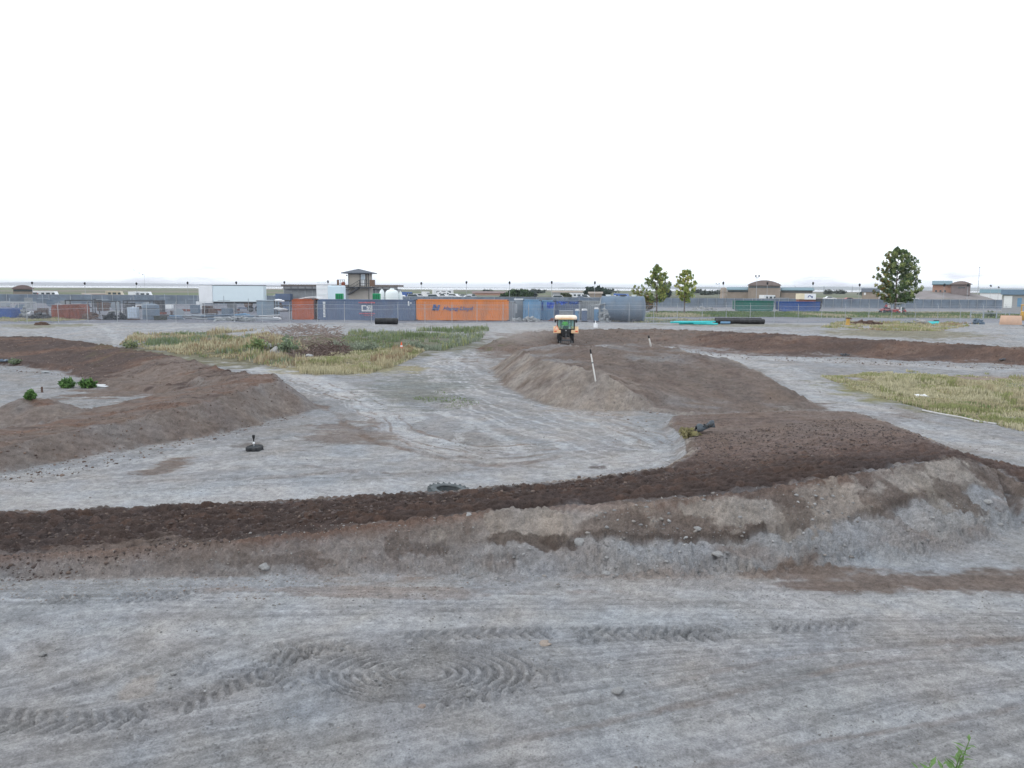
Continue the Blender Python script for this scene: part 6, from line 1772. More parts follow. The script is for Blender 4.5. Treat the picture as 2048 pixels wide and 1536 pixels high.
heap('greyish scrap heap behind the low dark one, far left', 38, 52, 99, 1.5, M_['dustgrey'], 'scrap heap', 'scrap_heap', 2, 22)
heap('dark scrap heap with yellow bits right of the rust red bins', 162, 192, 96, .9, M_['wood'], 'scrap heap', 'scrap_heap', 3, 30)
heap('black tyre and pipe heap left of the white tote', 205, 256, 97, .9, M_['rubber'], 'scrap heap', 'scrap_heap', 4, 50)
heap('grey fittings heap below the pipe jumble', 430, 505, 95, .35, M_['dustgrey'], 'scrap heap', 'scrap_heap', 5, 50)
heap('tall grey heap of reels beside the big tank end', 1200, 1216, 97.5, 1.7, M_['dustgrey'], 'scrap heap', 'scrap_heap', 6, 34)
heap('rusty scrap at the foot of the portable toilets', 1100, 1150, 100, .6, M_['rust'], 'scrap heap', 'scrap_heap', 7, 30)
heap('grey scrap between the grey shed and toilets', 1024, 1080, 99, .45, M_['dustgrey'], 'scrap heap', 'scrap_heap', 8, 40)
heap('low brown log pile right of the yellow standpipe', 1711, 1766, 95.2, .45, M_['wood'], 'log pile', 'log_pile', 9, 60)
heap('tan rubble heap left of the short turquoise pipes', 1838, 1856, 95.6, .55, M_['rock'], 'rubble heap', 'rubble_heap', 10, 26)
heap('scattered grey green rubble left of the tan heap', 1806, 1836, 96, .3, M_['dustgrey'], 'rubble heap', 'rubble_heap', 12, 22)
heap('grey rubble heap between turquoise pipes and bulldozer', 1948, 1968, 97, .5, M_['tankgrey'], 'rubble heap', 'rubble_heap', 13, 22)
heap('dark clods heap far left at the end of the grass strip', 76, 92, 84, .25, M_['wood'], 'dirt heap', 'dirt_heap', 14, 18)
heap('pale rubble in the lot right of the slim trees', 1385, 1432, 156, .6, M_['rock'], 'rubble heap', 'rubble_heap', 15, 26)
# assorted stock in the left yard
KINDS = ['crate', 'pallet_stack', 'cable_reel', 'metal_profiles', 'cabinet', 'barrel']
TONES = [('pale grey', 'greybox'), ('blue grey', 'tankgrey'), ('dark', 'darksteel'), ('dusty grey', 'dustgrey'), ('faded blue', 'blue'), ('rusty', 'rust'), ('galvanised', 'steel'), ('white', 'white'), ('weathered wooden', 'wood')]
for k in range(44):
    px = 4 + 575 * (k + rnd.random() * .8) / 44; Y = rnd.choice([104, 109, 115, 122, 131, 142, 154]) + rnd.uniform(-2, 2)
    kind = KINDS[(k * 7 + k // 5) % 6]; tn, tm = TONES[(k * 5 + k // 3) % 9]
    if kind == 'pallet_stack': tn, tm = 'weathered wooden', 'wood'
    p = at(px, Y); a = rnd.uniform(-.5, .5); m = M_[tm]
    lab = '%s %s, %s item from the left in the left yard stock' % (tn, kind.replace('_', ' '), ordinal(k) if k < 36 else ['thirty-seventh', 'thirty-eighth', 'thirty-ninth', 'fortieth', 'forty-first', 'forty-second', 'forty-third', 'forty-fourth'][k - 36])
    b = MB()
    if kind == 'crate':
        w_, h = rnd.uniform(.5, 1.0), rnd.uniform(.7, 1.4); b.box(-w_, w_, -.5, .5, .1, h)
        for i in range(4): b.box(-w_ + i * (2 * w_ - .1) / 3, -w_ + .1 + i * (2 * w_ - .1) / 3, -.54, -.501, .05, h + .02)
        b.box(-w_, w_, -.45, -.35, 0, .099); b.box(-w_, w_, .35, .45, 0, .099)
    elif kind == 'pallet_stack':
        for i in range(rnd.randint(4, 9)):
            z_ = i * .15; j = rnd.uniform(-.05, .05)
            for q in range(5): b.box(-.6 + j, .6 + j, -.5 + q * .24, -.42 + q * .24, z_ + .1, z_ + .125)
            for q in (-.55, -.05, .45): b.box(q + j, q + .1 + j, -.5, .54, z_, z_ + .099)
    elif kind == 'cable_reel':
        r_ = rnd.uniform(.5, .8); b.lathe([(.01, -.35), (r_, -.35), (r_, -.3), (r_ * .5, -.3), (r_ * .5, .3), (r_, .3), (r_, .35), (.01, .35)], 22, (0, 0, r_), 'Y')
    elif kind == 'metal_profiles':
        l_ = rnd.uniform(1.2, 3.0)
        for q in range(3): b.box(-l_, l_, q * .3 - .4, q * .3 - .38, .06, .3).box(-l_, l_, q * .3 - .48, q * .3 - .3, .3, .325).box(-l_, l_, q * .3 - .48, q * .3 - .3, .035, .06)
        b.box(-l_ * .6, -l_ * .6 + .1, -.5, .4, -.05, .034); b.box(l_ * .6, l_ * .6 + .1, -.5, .4, -.05, .034)
    elif kind == 'cabinet':
        h = rnd.uniform(1.2, 1.9); b.box(-.6, .6, -.4, .4, .08, h).box(-.63, .63, -.43, .43, h, h + .05).box(-.02, .02, -.415, -.401, .1, h - .03).box(-.55, .55, -.3, .3, 0, .079)
    else:
        b.lathe([(.01, 0), (.29, 0), (.3, .02), (.29, .28), (.305, .3), (.29, .32), (.29, .58), (.305, .6), (.29, .62), (.29, .86), (.3, .88), (.27, .87), (.01, .86)], 20)
    o = b.build(kind, m, loc=p, rotz=a, smooth=kind in ('barrel', 'cable_reel')); tag(o, lab, kind.replace('_', ' '), 'scattered stock in the left yard')
for k, px in enumerate((20, 86, 142, 205, 262, 330, 372, 388, 436, 448, 497)):
    Y = 118 + 9 * (k % 3); p = at(px, Y)
    t = thing('marker_mast', 'thin pale upright mast standing in the yard stock, %s from the left' % ordinal(k), 'mast', p, 0, 'thin masts in the yard')
    MB().cyl((0, 0, 0), (0, 0, 2.2 + .5 * (k % 2)), .045, n=6).build('shaft', M_['greybox'], t)
    if k % 2: MB().box(-.9, .9, -.03, .03, 2.0, 2.07).build('crossbar', M_['greybox'], t)
# yellow standpipe
x, Y, z = at(1696, 92.5, 0, 645)
t = thing('standpipe', 'stubby yellow standpipe machine with a dark top left of the log pile', 'standpipe', (x, Y, z))
MB().lathe([(.30, 0), (.30, .1), (.22, .13), (.2, .7), (.24, .72)], 14).build('body', M_['yellow'], t, smooth=True)
MB().box(-.24, .24, -.2, .2, .72, .86).cyl((0, 0, .8), (.42, 0, .72), .07, n=8).build('valve_head', M_['wood'], t, bevel=.02)
# white concrete block with pipe
t = thing('valve_box', 'small white valve box with a thin pipe right of the tractor', 'valve box', at(1191, 84.5, 0, 650))
MB().box(-.2, .2, -.2, .2, 0, .42).build('box', M_['white'], t, bevel=.03)
MB().cyl((0, 0, .42), (0, 0, .75), .04, n=8).build('pipe', M_['white'], t)
o = MB().box(-.9, .9, -.15, .15, 0, .12).build('concrete_slab', M_['rock'], loc=at(925, 84.5, 0, 650)); tag(o, 'thin pale concrete slab on the ground before the orange container', 'slab')

# ================================================================== vegetation
def quads(name, P, Dx, Dz, C_, m, parent=None, rot=None):
    """many small quads: centre P, half-axes Dx, Dz (n,3), colour C_ (n,3)"""
    n = len(P)
    v = np.stack([P - Dx - Dz, P + Dx - Dz, P + Dx + Dz, P - Dx + Dz], 1).reshape(-1, 3)
    me = bpy.data.meshes.new(name)
    me.vertices.add(4 * n); me.vertices.foreach_set('co', v.astype(np.float32).ravel())
    me.loops.add(4 * n); me.loops.foreach_set('vertex_index', np.arange(4 * n, dtype=np.int32))
    me.polygons.add(n); me.polygons.foreach_set('loop_start', (np.arange(n) * 4).astype(np.int32))
    at_ = me.attributes.new('Col', 'FLOAT_COLOR', 'POINT')
    c = np.repeat(np.concatenate([C_, np.ones((n, 1))], 1), 4, 0)
    at_.data.foreach_set('color', c.astype(np.float32).ravel())
    me.update(calc_edges=True); me.materials.append(m)
    o = bpy.data.objects.new(name, me); COL.objects.link(o)
    if parent: o.parent = parent
    return o
def blades(name, x, y, h, wd, cols, kind='stuff', lean=.25, seed=1, label=None):
    r = np.random.RandomState(seed); n = len(x)
    z, _ = terrain(x, y, colour=False, fine=False)
    a = r.rand(n) * 2 * PI; le = (r.rand(n) - .2) * lean * h; la = r.rand(n) * 2 * PI
    bx = np.cos(a) * wd / 2; by = np.sin(a) * wd / 2
    mid = np.stack([x + np.cos(la) * le * .35, y + np.sin(la) * le * .35, z + h * .55], 1)
    top = np.stack([x + np.cos(la) * le, y + np.sin(la) * le, z + h], 1)
    b0 = np.stack([x - bx, y - by, z - .03], 1); b1 = np.stack([x + bx, y + by, z - .03], 1)
    off = np.stack([bx, by, 0 * bx], 1)
    v = np.stack([b0, b1, mid + off * .8, mid - off * .8, top], 1).reshape(-1, 3)
    me = bpy.data.meshes.new(name); me.vertices.add(5 * n); me.vertices.foreach_set('co', v.astype(np.float32).ravel())
    idx = np.arange(n)[:, None] * 5
    loops = np.concatenate([idx + np.array([0, 1, 2, 3]), idx + np.array([3, 2, 4])], 1).ravel().astype(np.int32)
    me.loops.add(len(loops)); me.loops.foreach_set('vertex_index', loops)
    st = (np.arange(n)[:, None] * 7 + np.array([0, 4])).ravel().astype(np.int32)
    me.polygons.add(2 * n); me.polygons.foreach_set('loop_start', st)
    c = np.repeat(np.concatenate([cols, np.ones((n, 1))], 1), 5, 0)
    at_ = me.attributes.new('Col', 'FLOAT_COLOR', 'POINT'); at_.data.foreach_set('color', c.astype(np.float32).ravel())
    me.update(calc_edges=True); me.materials.append(leafmat('grass_blades', trans=.3))
    o = bpy.data.objects.new(name, me); COL.objects.link(o); tag(o, label, kind=kind); return o
def area(outl, n, seed, z=.15):
    """n points spread over the ground inside a picture outline, even in the picture"""
    r = np.random.RandomState(seed)
    W = np.array([PZ(a, b, z) for a, b in outl]); xs = []; ys = []
    x0, y0 = W.min(0); x1, y1 = W.max(0); tot = 0
    while tot < n:
        X = r.rand(4 * n) * (x1 - x0) + x0; Y = r.rand(4 * n) * (y1 - y0) + y0; ins = np.zeros(len(X), bool)
        for i in range(len(W)):
            a, b = W[i], W[(i + 1) % len(W)]
            ins ^= ((a[1] > Y) != (b[1] > Y)) & (X < (b[0] - a[0]) * (Y - a[1]) / (b[1] - a[1] + 1e-12) + a[0])
        xs.append(X[ins]); ys.append(Y[ins]); tot += ins.sum()
    return np.concatenate(xs)[:n], np.concatenate(ys)[:n]
def pick(n, pal, seed, x=None, y=None, sc=.3):
    r = np.random.RandomState(seed); pal = np.array(pal)
    if x is not None:
        f = fbm(x * sc, y * sc, 3, seed) ; f = np.clip((f - .3) / .4, 0, .999)
        k = np.clip((f + (r.rand(n) - .5) * .45), 0, .999) * len(pal)
    else: k = r.rand(n) * len(pal)
    return pal[k.astype(int)] * (.7 + .6 * r.rand(n, 1))
G1, G2, G3 = (.17, .22, .11), (.28, .30, .14), (.12, .16, .09)
D1, D2, D3 = (.42, .375, .25), (.48, .45, .31), (.34, .26, .17)
SG = (.23, .27, .20)
# tall weeds, left patch: green and dry yellow
def weed_area(name, outl, n, h, pal, seed, wd=.05, sc=.3, lean=.3, thin=.42):
    x, y = area(outl, n, seed)
    keep = fbm(x * .45, y * .45, 3, seed + 50) + .25 * (fbm(x * 1.8, y * 1.8, 2, seed + 60) - .5) > thin
    x, y = x[keep], y[keep]
    r = np.random.RandomState(seed)
    hh = h * (.35 + .9 * r.rand(len(x))) * np.clip(2.4 * fbm(x * .7, y * .7, 3, seed + 9) - .35, .2, 1.7)
    return blades(name, x, y, hh, wd * (.6 + .8 * r.rand(len(x))), pick(len(x), pal, seed, x, y, sc), lean=lean, seed=seed)
weed_area('tall_weeds', [(240, 694), (270, 680), (420, 678), (520, 672), (610, 700), (640, 720), (600, 738), (500, 722), (360, 708)], 22000, .38, [G1, SG, G2, D3, D1, D1, D3, D2], 1, .06, sc=.35)
weed_area('tall_weeds', [(660, 700), (700, 678), (800, 676), (900, 672), (985, 668), (960, 690), (880, 704), (760, 704)], 14000, .38, [SG, (.27, .30, .24), SG, G2, SG, G1], 2, .06, sc=.5, thin=.46)
weed_area('dry_grass', [(590, 724), (680, 708), (780, 700), (850, 704), (810, 722), (740, 742), (660, 746), (600, 742)], 18000, .26, [D2, D1, G2, D2, D1], 3, .05, thin=.3)
weed_area('dry_grass', [(740, 720), (800, 700), (830, 703), (812, 715), (765, 735)], 2200, .42, [D3, D3, D1], 4, .06, thin=.3)
weed_area('grass', [(1640, 748), (1760, 740), (1900, 740), (2080, 748), (2080, 862), (1960, 838), (1850, 812), (1740, 782)], 42000, .13, [D1, G2, D2, G2, D1, D2], 5, .04, thin=.36)
weed_area('dry_grass', [(1750, 760), (1830, 752), (2080, 780), (2080, 806), (1900, 795), (1770, 785)], 20000, .26, [D2, D1, G2, D2], 6, .05, thin=.22)
weed_area('grass', [(1800, 800), (1900, 795), (2080, 806), (2080, 850), (1960, 832)], 18000, .16, [G2, (.24, .30, .14), D1, G2], 7, .04, thin=.42)
weed_area('grass', [(1640, 668), (1680, 655), (1900, 656), (1960, 662), (1880, 676), (1760, 675)], 16000, .22, [D3, G2, D1], 8, .08, thin=.45)
weed_area('grass', [(-20, 655), (-20, 649), (160, 648), (190, 652), (100, 656)], 6000, .22, [D1, G2], 9, .08, thin=.4)
weed_area('grass', [(1200, 656), (1220, 648), (1430, 650), (1440, 656), (1330, 658)], 6000, .2, [D1, G2, SG], 10, .08, thin=.42)
x, y = area([(1292, 634), (1300, 624.5), (2080, 626), (2080, 636)], 26000, 12, .87)
blades('grass', x, y, .16 + .2 * np.random.RandomState(5).rand(len(x)), .14, pick(len(x), [(.10, .16, .05), (.15, .2, .06), D1], 12, x, y, .12), seed=12)
# small sparse sprigs on the bare ground
weed_area('sprigs', [(820, 790), (880, 775), (960, 800), (900, 815)], 500, .06, [G1, SG], 13, .05)

# brush pile: a tangle of dead branches
def tangle(name, outl, n, h, m, seed, rad=.018, ln=1.2):
    x, y = area(outl, n, seed, .3); r = random.Random(seed); b = MB()
    zz, _ = terrain(x, y, colour=False, fine=False)
    ex = fbm(x * .25, y * .25, 2, seed)
    for i in range(n):
        z = zz[i] + r.random() ** 1.5 * h * ex[i] * 1.6; a = r.uniform(0, 2 * PI); e = r.uniform(-.5, .6); l_ = r.uniform(.3, ln)
        p = Vector((x[i], y[i], z)); d = Vector((math.cos(a) * math.cos(e), math.sin(a) * math.cos(e) * .6, math.sin(e)))
        q = p + d * l_ * .5 + Vector((0, 0, r.uniform(-.1, .15))); b.tube([p - d * l_ * .5, p, q], [rad * r.uniform(.6, 1.8), rad, rad * .5], 4)
    o = b.build(name, m); tag(o, kind='stuff'); return o
tangle('brush_pile', [(520, 690), (545, 672), (600, 664), (680, 668), (690, 690), (660, 708), (600, 712)], 520, .36, mat('dead_brush_wood', (.24, .19, .17), .95, 0, .3, 1), 3, .03, 1.7)
tangle('brush_pile', [(600, 706), (615, 696), (690, 690), (690, 706), (640, 712)], 220, .3, mat('dark_dead_wood', (.12, .085, .075), .95, 0, .3, 1), 4, .04, 1.5)

def bush(label, px, py, hpx, wpx, pal, seed, n=1500, name='bush', cat='bush', group=None, Y=None, leaf=None):
    if Y is None: gx, gy, gz_ = ground_hit(px, py)
    else: gx, gy, gz_ = at(px, Y)[0], Y, at(px, Y)[2]
    mm = gy / F; h = hpx * mm; w_ = wpx * mm / 2; r = np.random.RandomState(seed)
    t = thing(name, label, cat, (gx, gy, gz_), 0, group)
    b = MB(); tips = []
    rr_ = random.Random(seed)
    for k in range(9):
        a = rr_.uniform(0, 2 * PI); sp = rr_.uniform(.1, .7) * w_
        tip = (math.cos(a) * sp, math.sin(a) * sp, h * rr_.uniform(.5, .9)); tips.append(tip)
        b.tube([(0, 0, 0), (tip[0] * .4, tip[1] * .4, tip[2] * .5), tip], [h * .03, h * .02, h * .01], 5)
    b.build('stem', M_['bark'], t)
    d = r.randn(n, 3); d /= np.linalg.norm(d, axis=1)[:, None]; rad = r.rand(n) ** .4
    P = d * rad[:, None] * np.array([w_ * 1.15, w_, h * .5]) + np.array([0, 0, h * .5])
    P[:, 0] *= .5 + 1.0 * vn(d[:, 0] * 3.2 + 5, d[:, 2] * 3.2 + seed); P[:, 2] *= .45 + 1.1 * vn(d[:, 0] * 4 + 9, d[:, 1] * 4 + seed)
    P[:, 2] = np.abs(P[:, 2])
    L_ = leaf or max(.03, h * .05)
    Dx = r.randn(n, 3) * L_; Dz = r.randn(n, 3) * L_
    quads('foliage', P, Dx, Dz, pick(n, pal, seed), leafmat('leaves', trans=.3), t)
    return t
bush('round green bush on the grey dirt, right one of the pair', 175, 776, 15, 27, [(.10, .20, .06), (.15, .28, .08), (.07, .13, .05)], 1, 800)
bush('round green bush on the grey dirt, left one of the pair', 135, 776, 16, 25, [(.10, .20, .06), (.15, .28, .08), (.07, .13, .05)], 2, 800)
bush('smaller green bush lower on the slope left of the pair', 61, 800, 14, 17, [(.10, .20, .06), (.14, .26, .08)], 3, 600)
bush('dark green shrub at the left tip of the dry weeds', 262, 696, 14, 30, [G2, G1, SG], 4, 420)
bush('green shrub in front of the brush pile', 515, 700, 20, 36, [(.19, .27, .12), G2], 5, 520)
bush('light green shrub right beside the pale boulder', 575, 706, 26, 36, [(.26, .34, .2), SG], 6, 520)
bush('dark low shrub at the top of the weed patch', 463, 684, 10, 40, [G2, G1], 7, 420)
bush('grey green sagebrush among the weeds right of the brush pile', 735, 700, 14, 50, [SG, (.27, .31, .23)], 8, 600)
bush('small grey green sagebrush nearest the cone', 830, 696, 12, 40, [SG, (.27, .31, .23)], 9, 500)
bush('yellow green weed clump beside the black debris on the ramp foot', 1376, 874, 16, 34, [(.26, .24, .12), (.30, .27, .15)], 10, 300, name='weed_clump', cat='weeds')
bush('small green tuft on the left heap beside the grey rags', 30, 728, 8, 22, [G1, SG], 11, 400, name='weed_clump', cat='weeds')
bush('low broad green hedge beyond the grey shed', 1037, 592, 16, 52, [(.03, .06, .03), (.05, .09, .035)], 12, 2600, Y=270, name='tree_clump', cat='trees', leaf=.28)
bush('dark tree clump with a pale top beyond the beige block house', 1190, 590, 17, 50, [(.035, .055, .045), (.05, .08, .06)], 13, 2400, Y=330, name='tree_clump', cat='trees', leaf=.3)
bush('small round olive tree beyond the toilets', 1131, 594, 12, 16, [(.08, .11, .05), (.12, .13, .07)], 14, 900, Y=260, name='round_tree', cat='tree', leaf=.2)
bush('dark distant tree right of the light blue container', 1062, 588, 11, 14, [(.04, .05, .06), (.05, .07, .07)], 15, 600, Y=300, name='round_tree', cat='tree', leaf=.25)
bush('dark round tree far beyond between the two slim trees', 1329, 594, 20, 16, [(.05, .08, .08), (.07, .10, .09)], 16, 900, Y=300, name='round_tree', cat='tree', leaf=.25)
bush('autumn orange bush at the foot of the left slim tree', 1290, 612, 20, 24, [(.30, .16, .06), (.22, .16, .09), (.14, .14, .08)], 17, 900, Y=150, leaf=.12)
bush('small dark bush on the verge right of the bin', 1820, 622, 6, 30, [G1, G3], 18, 600, Y=126, leaf=.06)
bush('green bush by the pale rail fence', 1981, 624, 9, 18, [(.06, .12, .04), G1], 19, 600, Y=122, leaf=.06)
for k, px in enumerate((975, 1073, 1215, 1395, 1412, 1435, 1655, 1678, 1735, 1600)):
    bush('tiny dark tree on the far plain, %s from the left' % ordinal(k), px, 588, 7, 16 + 8 * (k % 3), [(.05, .07, .06), (.07, .09, .07)], 30 + k, 260, Y=520 + 60 * (k % 4), name='round_tree', cat='tree', group='tiny trees on the far plain', leaf=.4)

def tree(label, px, Y, ytop, ycrown, prof, pal, seed, nb, leafs, leaf, lw=1.0, edge=None):
    """prof: list of (height fraction of the crown, left half width px, right half width px)"""
    x, _, z = at(px, Y, 0, 620); mm = Y / F * 1.0
    H = wz(px, ytop, Y) - z; Hc = wz(px, ycrown, Y) - z
    rr_ = random.Random(seed); r = np.random.RandomState(seed)
    t = thing('deciduous_tree', label, 'tree', (x, Y, z))
    pf = np.array(prof); 
    def wid(f, side): return float(np.interp(f, pf[:, 0], pf[:, 1] if side < 0 else pf[:, 2])) * mm
    b = MB()
    tr = [(0, 0, -.1), (.03, 0, H * .2), (-.05, .03, H * .45), (.05, 0, H * .7), (0, 0, H * .95)]
    tw = H * .014
    b.tube(tr, [tw * 1.4, tw, tw * .8, tw * .5, tw * .15], 8)
    clumps = []
    for i in range(nb):
        f = (i + .5) / nb; f = f ** .9
        a = i * 2.39996 + rr_.uniform(-.3, .3)
        zz = Hc + (H - Hc) * f
        side = 1 if math.cos(a) > 0 else -1
        w_ = wid(f, side)
        a = a if i % 2 else (rr_.uniform(-.5, .5) + (PI if i % 4 else 0)); side = 1 if math.cos(a) > 0 else -1; w_ = wid(f, side) * 1.08
        rad = w_ * rr_.uniform(.5, 1.05) if i % 3 else w_ * 1.0
        yy = math.sin(a) * (wid(f, 1) + wid(f, -1)) / 2 * rr_.uniform(.4, .9); xx = math.cos(a) * rad
        st = max(Hc * .75, zz - rad * rr_.uniform(.3, .7))
        b.tube([(0, 0, st), (xx * .5, yy * .5, (st + zz) / 2 + .05), (xx, yy, zz)], [tw * .35, tw * .22, tw * .08], 5)
        for q in range(5):
            u = .12 + .88 * (q + 1) / 5
            clumps.append((xx * u + rr_.uniform(-.15, .15), yy * u, st + (zz - st) * u + rr_.uniform(-.1, .2), (.19 + .17 * rr_.random()) * lw * (1.1 - .35 * f)))
    b.build('trunk', M_['bark'], t)
    cl = np.array(clumps); k = r.randint(0, len(cl), leafs)
    d = r.randn(leafs, 3); d /= np.linalg.norm(d, axis=1)[:, None]
    P = cl[k, :3] + d * (cl[k, 3] * (.35 + .65 * r.rand(leafs)))[:, None] * np.array([1, 1, 1.25])
    nrm = d + r.randn(leafs, 3) * .7; nrm /= np.linalg.norm(nrm, axis=1)[:, None]
    u = np.cross(nrm, r.randn(leafs, 3)); u /= np.linalg.norm(u, axis=1)[:, None]; v = np.cross(nrm, u)
    L_ = leaf * (.6 + .8 * r.rand(leafs, 1))
    C_ = np.array(pal)[(r.rand(len(cl)) * len(pal)).astype(int)][k] * (.65 + .7 * r.rand(leafs, 1))
    if edge is not None:  # orange low sun on the crown's left side, put into the leaf colour
        m_ = (P[:, 0] < -wid(.4, -1) * .45) & (r.rand(leafs) < .28); C_[m_] = np.array(edge) * (.7 + .6 * r.rand(m_.sum(), 1))
    quads('crown', P, u * L_, v * L_ * .7, C_, leafmat('leaves', trans=.3), t)
GR = [(.22, .31, .10), (.30, .38, .13), (.17, .24, .09), (.42, .44, .15)]
tree('slim leafy tree with spreading ragged crown left of the pair', 1313, 132, 532, 598, [(0, 30, 14), (.2, 50, 22), (.4, 42, 26), (.6, 22, 22), (.8, 16, 15), (1, 3, 3)], GR + [(.16, .18, .05)], 3, 52, 8000, .08, 1.05, (.22, .14, .04))
tree('slimmer yellowish green tree right of the pair', 1368.5, 131, 541, 600, [(0, 8, 10), (.2, 14, 16), (.4, 16, 24), (.6, 18, 20), (.8, 15, 16), (1, 2, 6)], [(.30, .38, .11), (.42, .46, .14), (.23, .31, .10), (.52, .50, .17)], 5, 40, 5600, .078, 1.0, (.24, .17, .05))
tree('big dark green tree with pyramid crown on the right verge', 1790, 138, 498, 601, [(0, 28, 28), (.15, 40, 44), (.35, 38, 44), (.45, 42, 42), (.6, 33, 40), (.8, 25, 32), (.92, 18, 20), (1, 7, 7)], [(.13, .20, .09), (.18, .26, .11), (.10, .15, .07), (.28, .33, .13)], 9, 76, 18000, .10, 1.35, (.26, .15, .03))

# the weed poking up in front of the camera
def near_weed():
    px, py, D = 1905, 1600, 2.9
    x = wx(px, D, 1536); z = gz(x, D)
    t = thing('leafy_weed', 'bright green leafy weed poking up at the bottom right corner', 'weed', (x, D, z))
    r = random.Random(4); b = MB(); lf = MB(); MUL = 1.9
    for (tx, ty, k) in ((1940, 1478, 0), (1925, 1500, 1), (1858, 1526, 2), (1885, 1530, 3), (1915, 1528, 4), (1838, 1540, 5), (1900, 1550, 6), (1960, 1545, 7)):
        Dk = D + r.uniform(-.06, .06)
        tip = Vector((wx(tx, Dk, ty), Dk, wz(tx, ty, Dk))) - Vector((x, D, z)); base = Vector((r.uniform(-.05, .05), r.uniform(-.05, .05), 0))
        mid = base.lerp(tip, .6) + Vector((r.uniform(-.03, .0), 0, .02))
        b.tube([base, mid, tip], [.005, .0035, .0015], 5)
        for j in range(26):
            u = .42 + .58 * j / 25; p = base.lerp(mid, u / .6) if u < .6 else mid.lerp(tip, (u - .6) / .4)
            a = j * 2.4 + k; up_ = r.uniform(.3, .9); d = Vector((math.cos(a), math.sin(a), up_)).normalized(); L_ = r.uniform(.022, .042) * (1.15 - .4 * u) * MUL
            s_ = d.cross(Vector((0, 0, 1))).normalized() * L_ * .16; dr = Vector((0, 0, -.15 * L_))
            lf.add([p, p + d * L_ * .45 + s_, p + d * L_ + dr, p + d * L_ * .45 - s_], [(0, 1, 2, 3)])
    b.build('stem', mat('green_stem', (.10, .17, .05), .7), t)
    m = mat('weed_leaf', (.11, .20, .055), .55, 0, .25, 40)
    lf.build('foliage', m, t)
near_weed()

# ================================================================== things on the track
def rock(label, px, py, wpx, seed, m=None, flat=.6, group='pale rocks on the embankment', name='rock'):
    gx, gy, g_ = ground_hit(px, py); s = wpx * gy / F / 2
    import bmesh
    bm = bmesh.new(); bmesh.ops.create_icosphere(bm, subdivisions=3, radius=1)
    for v in bm.verts:
        c = v.co; n_ = nn(c.x * 1.3 + seed, c.y * 1.3 + c.z * 1.1 + 7) - .5; n2 = nn(c.x * 3 + c.z * 2 + seed, c.y * 3) - .5
        v.co = c * (1 + .7 * n_ + .25 * n2); v.co.z *= flat
    me = bpy.data.meshes.new(name); bm.to_mesh(me); bm.free(); me.materials.append(m or M_['rock'])
    o = bpy.data.objects.new(name, me); COL.objects.link(o); o.location = (gx, gy + s * .4, g_ + s * flat * .35); o.scale = (s, s, s); o.rotation_euler.z = seed * 1.3
    tag(o, label, 'rock', group)
rock('large pale rock on the brown bank below the tilled strip at left', 527, 1141, 24, 1)
rock('pale rock on the crest notch left of the bare white patch', 938, 1033, 16, 2, flat=.4)
rock('rounded white rock below the right end of the bare white patch', 1162, 1090, 24, 3)
rock('small pale rock under the crack far right of the white patch', 1397, 1065, 16, 4)
rock('flat pale rock in the rubble at the foot of the right bank', 1436, 1114, 22, 5, flat=.45)
rock('brown grey rock at the foot of the bank under the white patch', 1212, 1151, 18, 6)
rock('wide pale slab rock high in the rubble at the right edge', 1975, 1010, 22, 7, flat=.5)
rock('small light rock near the base of the bank at far right', 2000, 1053, 14, 8)
rock('grey rock beside the spun wheel tracks at left', 345, 1350, 12, 9, group='rocks on the near flat')
rock('light rock at the upper left of the near flat', 84, 1313, 14, 10, group='rocks on the near flat')
rock('small pale rock right of the light one on the near flat', 115, 1304, 10, 11, group='rocks on the near flat')
rock('small grey rock below the orange clod by the spun tracks', 340, 1376, 10, 12, group='rocks on the near flat')
rock('flat stone right of the spun wheel tracks', 1235, 1391, 24, 13, flat=.4, group='rocks on the near flat')
rock('rust coloured clod at the lower rim of the spun tracks', 843, 1417, 18, 14, mat('rusty_clod', (.25, .20, .17), .95), group='rocks on the near flat')
rock('orange brown clod at the upper rim of the spun tracks', 1090, 1291, 22, 15, mat('tan_clod', (.29, .245, .21), .95), .4, group='rocks on the near flat')
rock('big pale boulder among the weeds below the brush pile', 552, 707, 22, 16, flat=.8, group='boulders by the brush pile')
rock('grey green boulder up left of the pale one in the weeds', 530, 698, 24, 17, flat=.7, group='boulders by the brush pile')
rock('low grey stone right of the boulders at the brush pile edge', 618, 714, 16, 18, flat=.5, group='boulders by the brush pile')
rock('grey slab on the pale flat near the two round bushes', 90, 746, 16, 19, M_['dustgrey'], .3, group='small stones by the bushes')

# marker poles
def pole(label, top, bot, blk, rad=.05, collar=True):
    gx, gy, g_ = ground_hit(bot[0], bot[1] - 2)
    Yt = gy - .35
    T_ = Vector((wx(top[0], Yt, top[1]), Yt, wz(top[0], top[1], Yt))); B_ = Vector((gx, gy, g_ - .1))
    t = thing('marker_pole', label, 'marker pole', B_)
    T_ = T_ - B_; 
    MB().cyl((0, 0, 0), T_ * (1 - blk), rad, n=12).build('pipe', mat('dirty_white_pipe', (.80, .80, .78), .6, 0, .06, 4, .4, (.4, .36, .32)), t, smooth=True)
    MB().cyl(T_ * (1 - blk), T_, rad * 1.15, rad * 1.05, n=12).cyl(T_, T_ * 1.02, rad * .5, n=10).build('black_tip', M_['black'], t, smooth=True)
    if collar: MB().cyl(T_ * .60, T_ * .63, rad * 1.4, n=12).build('collar', M_['dustrubber'], t)
pole('leaning white pipe with black tip on the left edge of the ramp', (1180.5, 699), (1192, 764), .12, .03)
pole('leaning white pipe with black tip at the far end of the ramp crest', (1297, 672), (1302.5, 694), .16, .045, False)

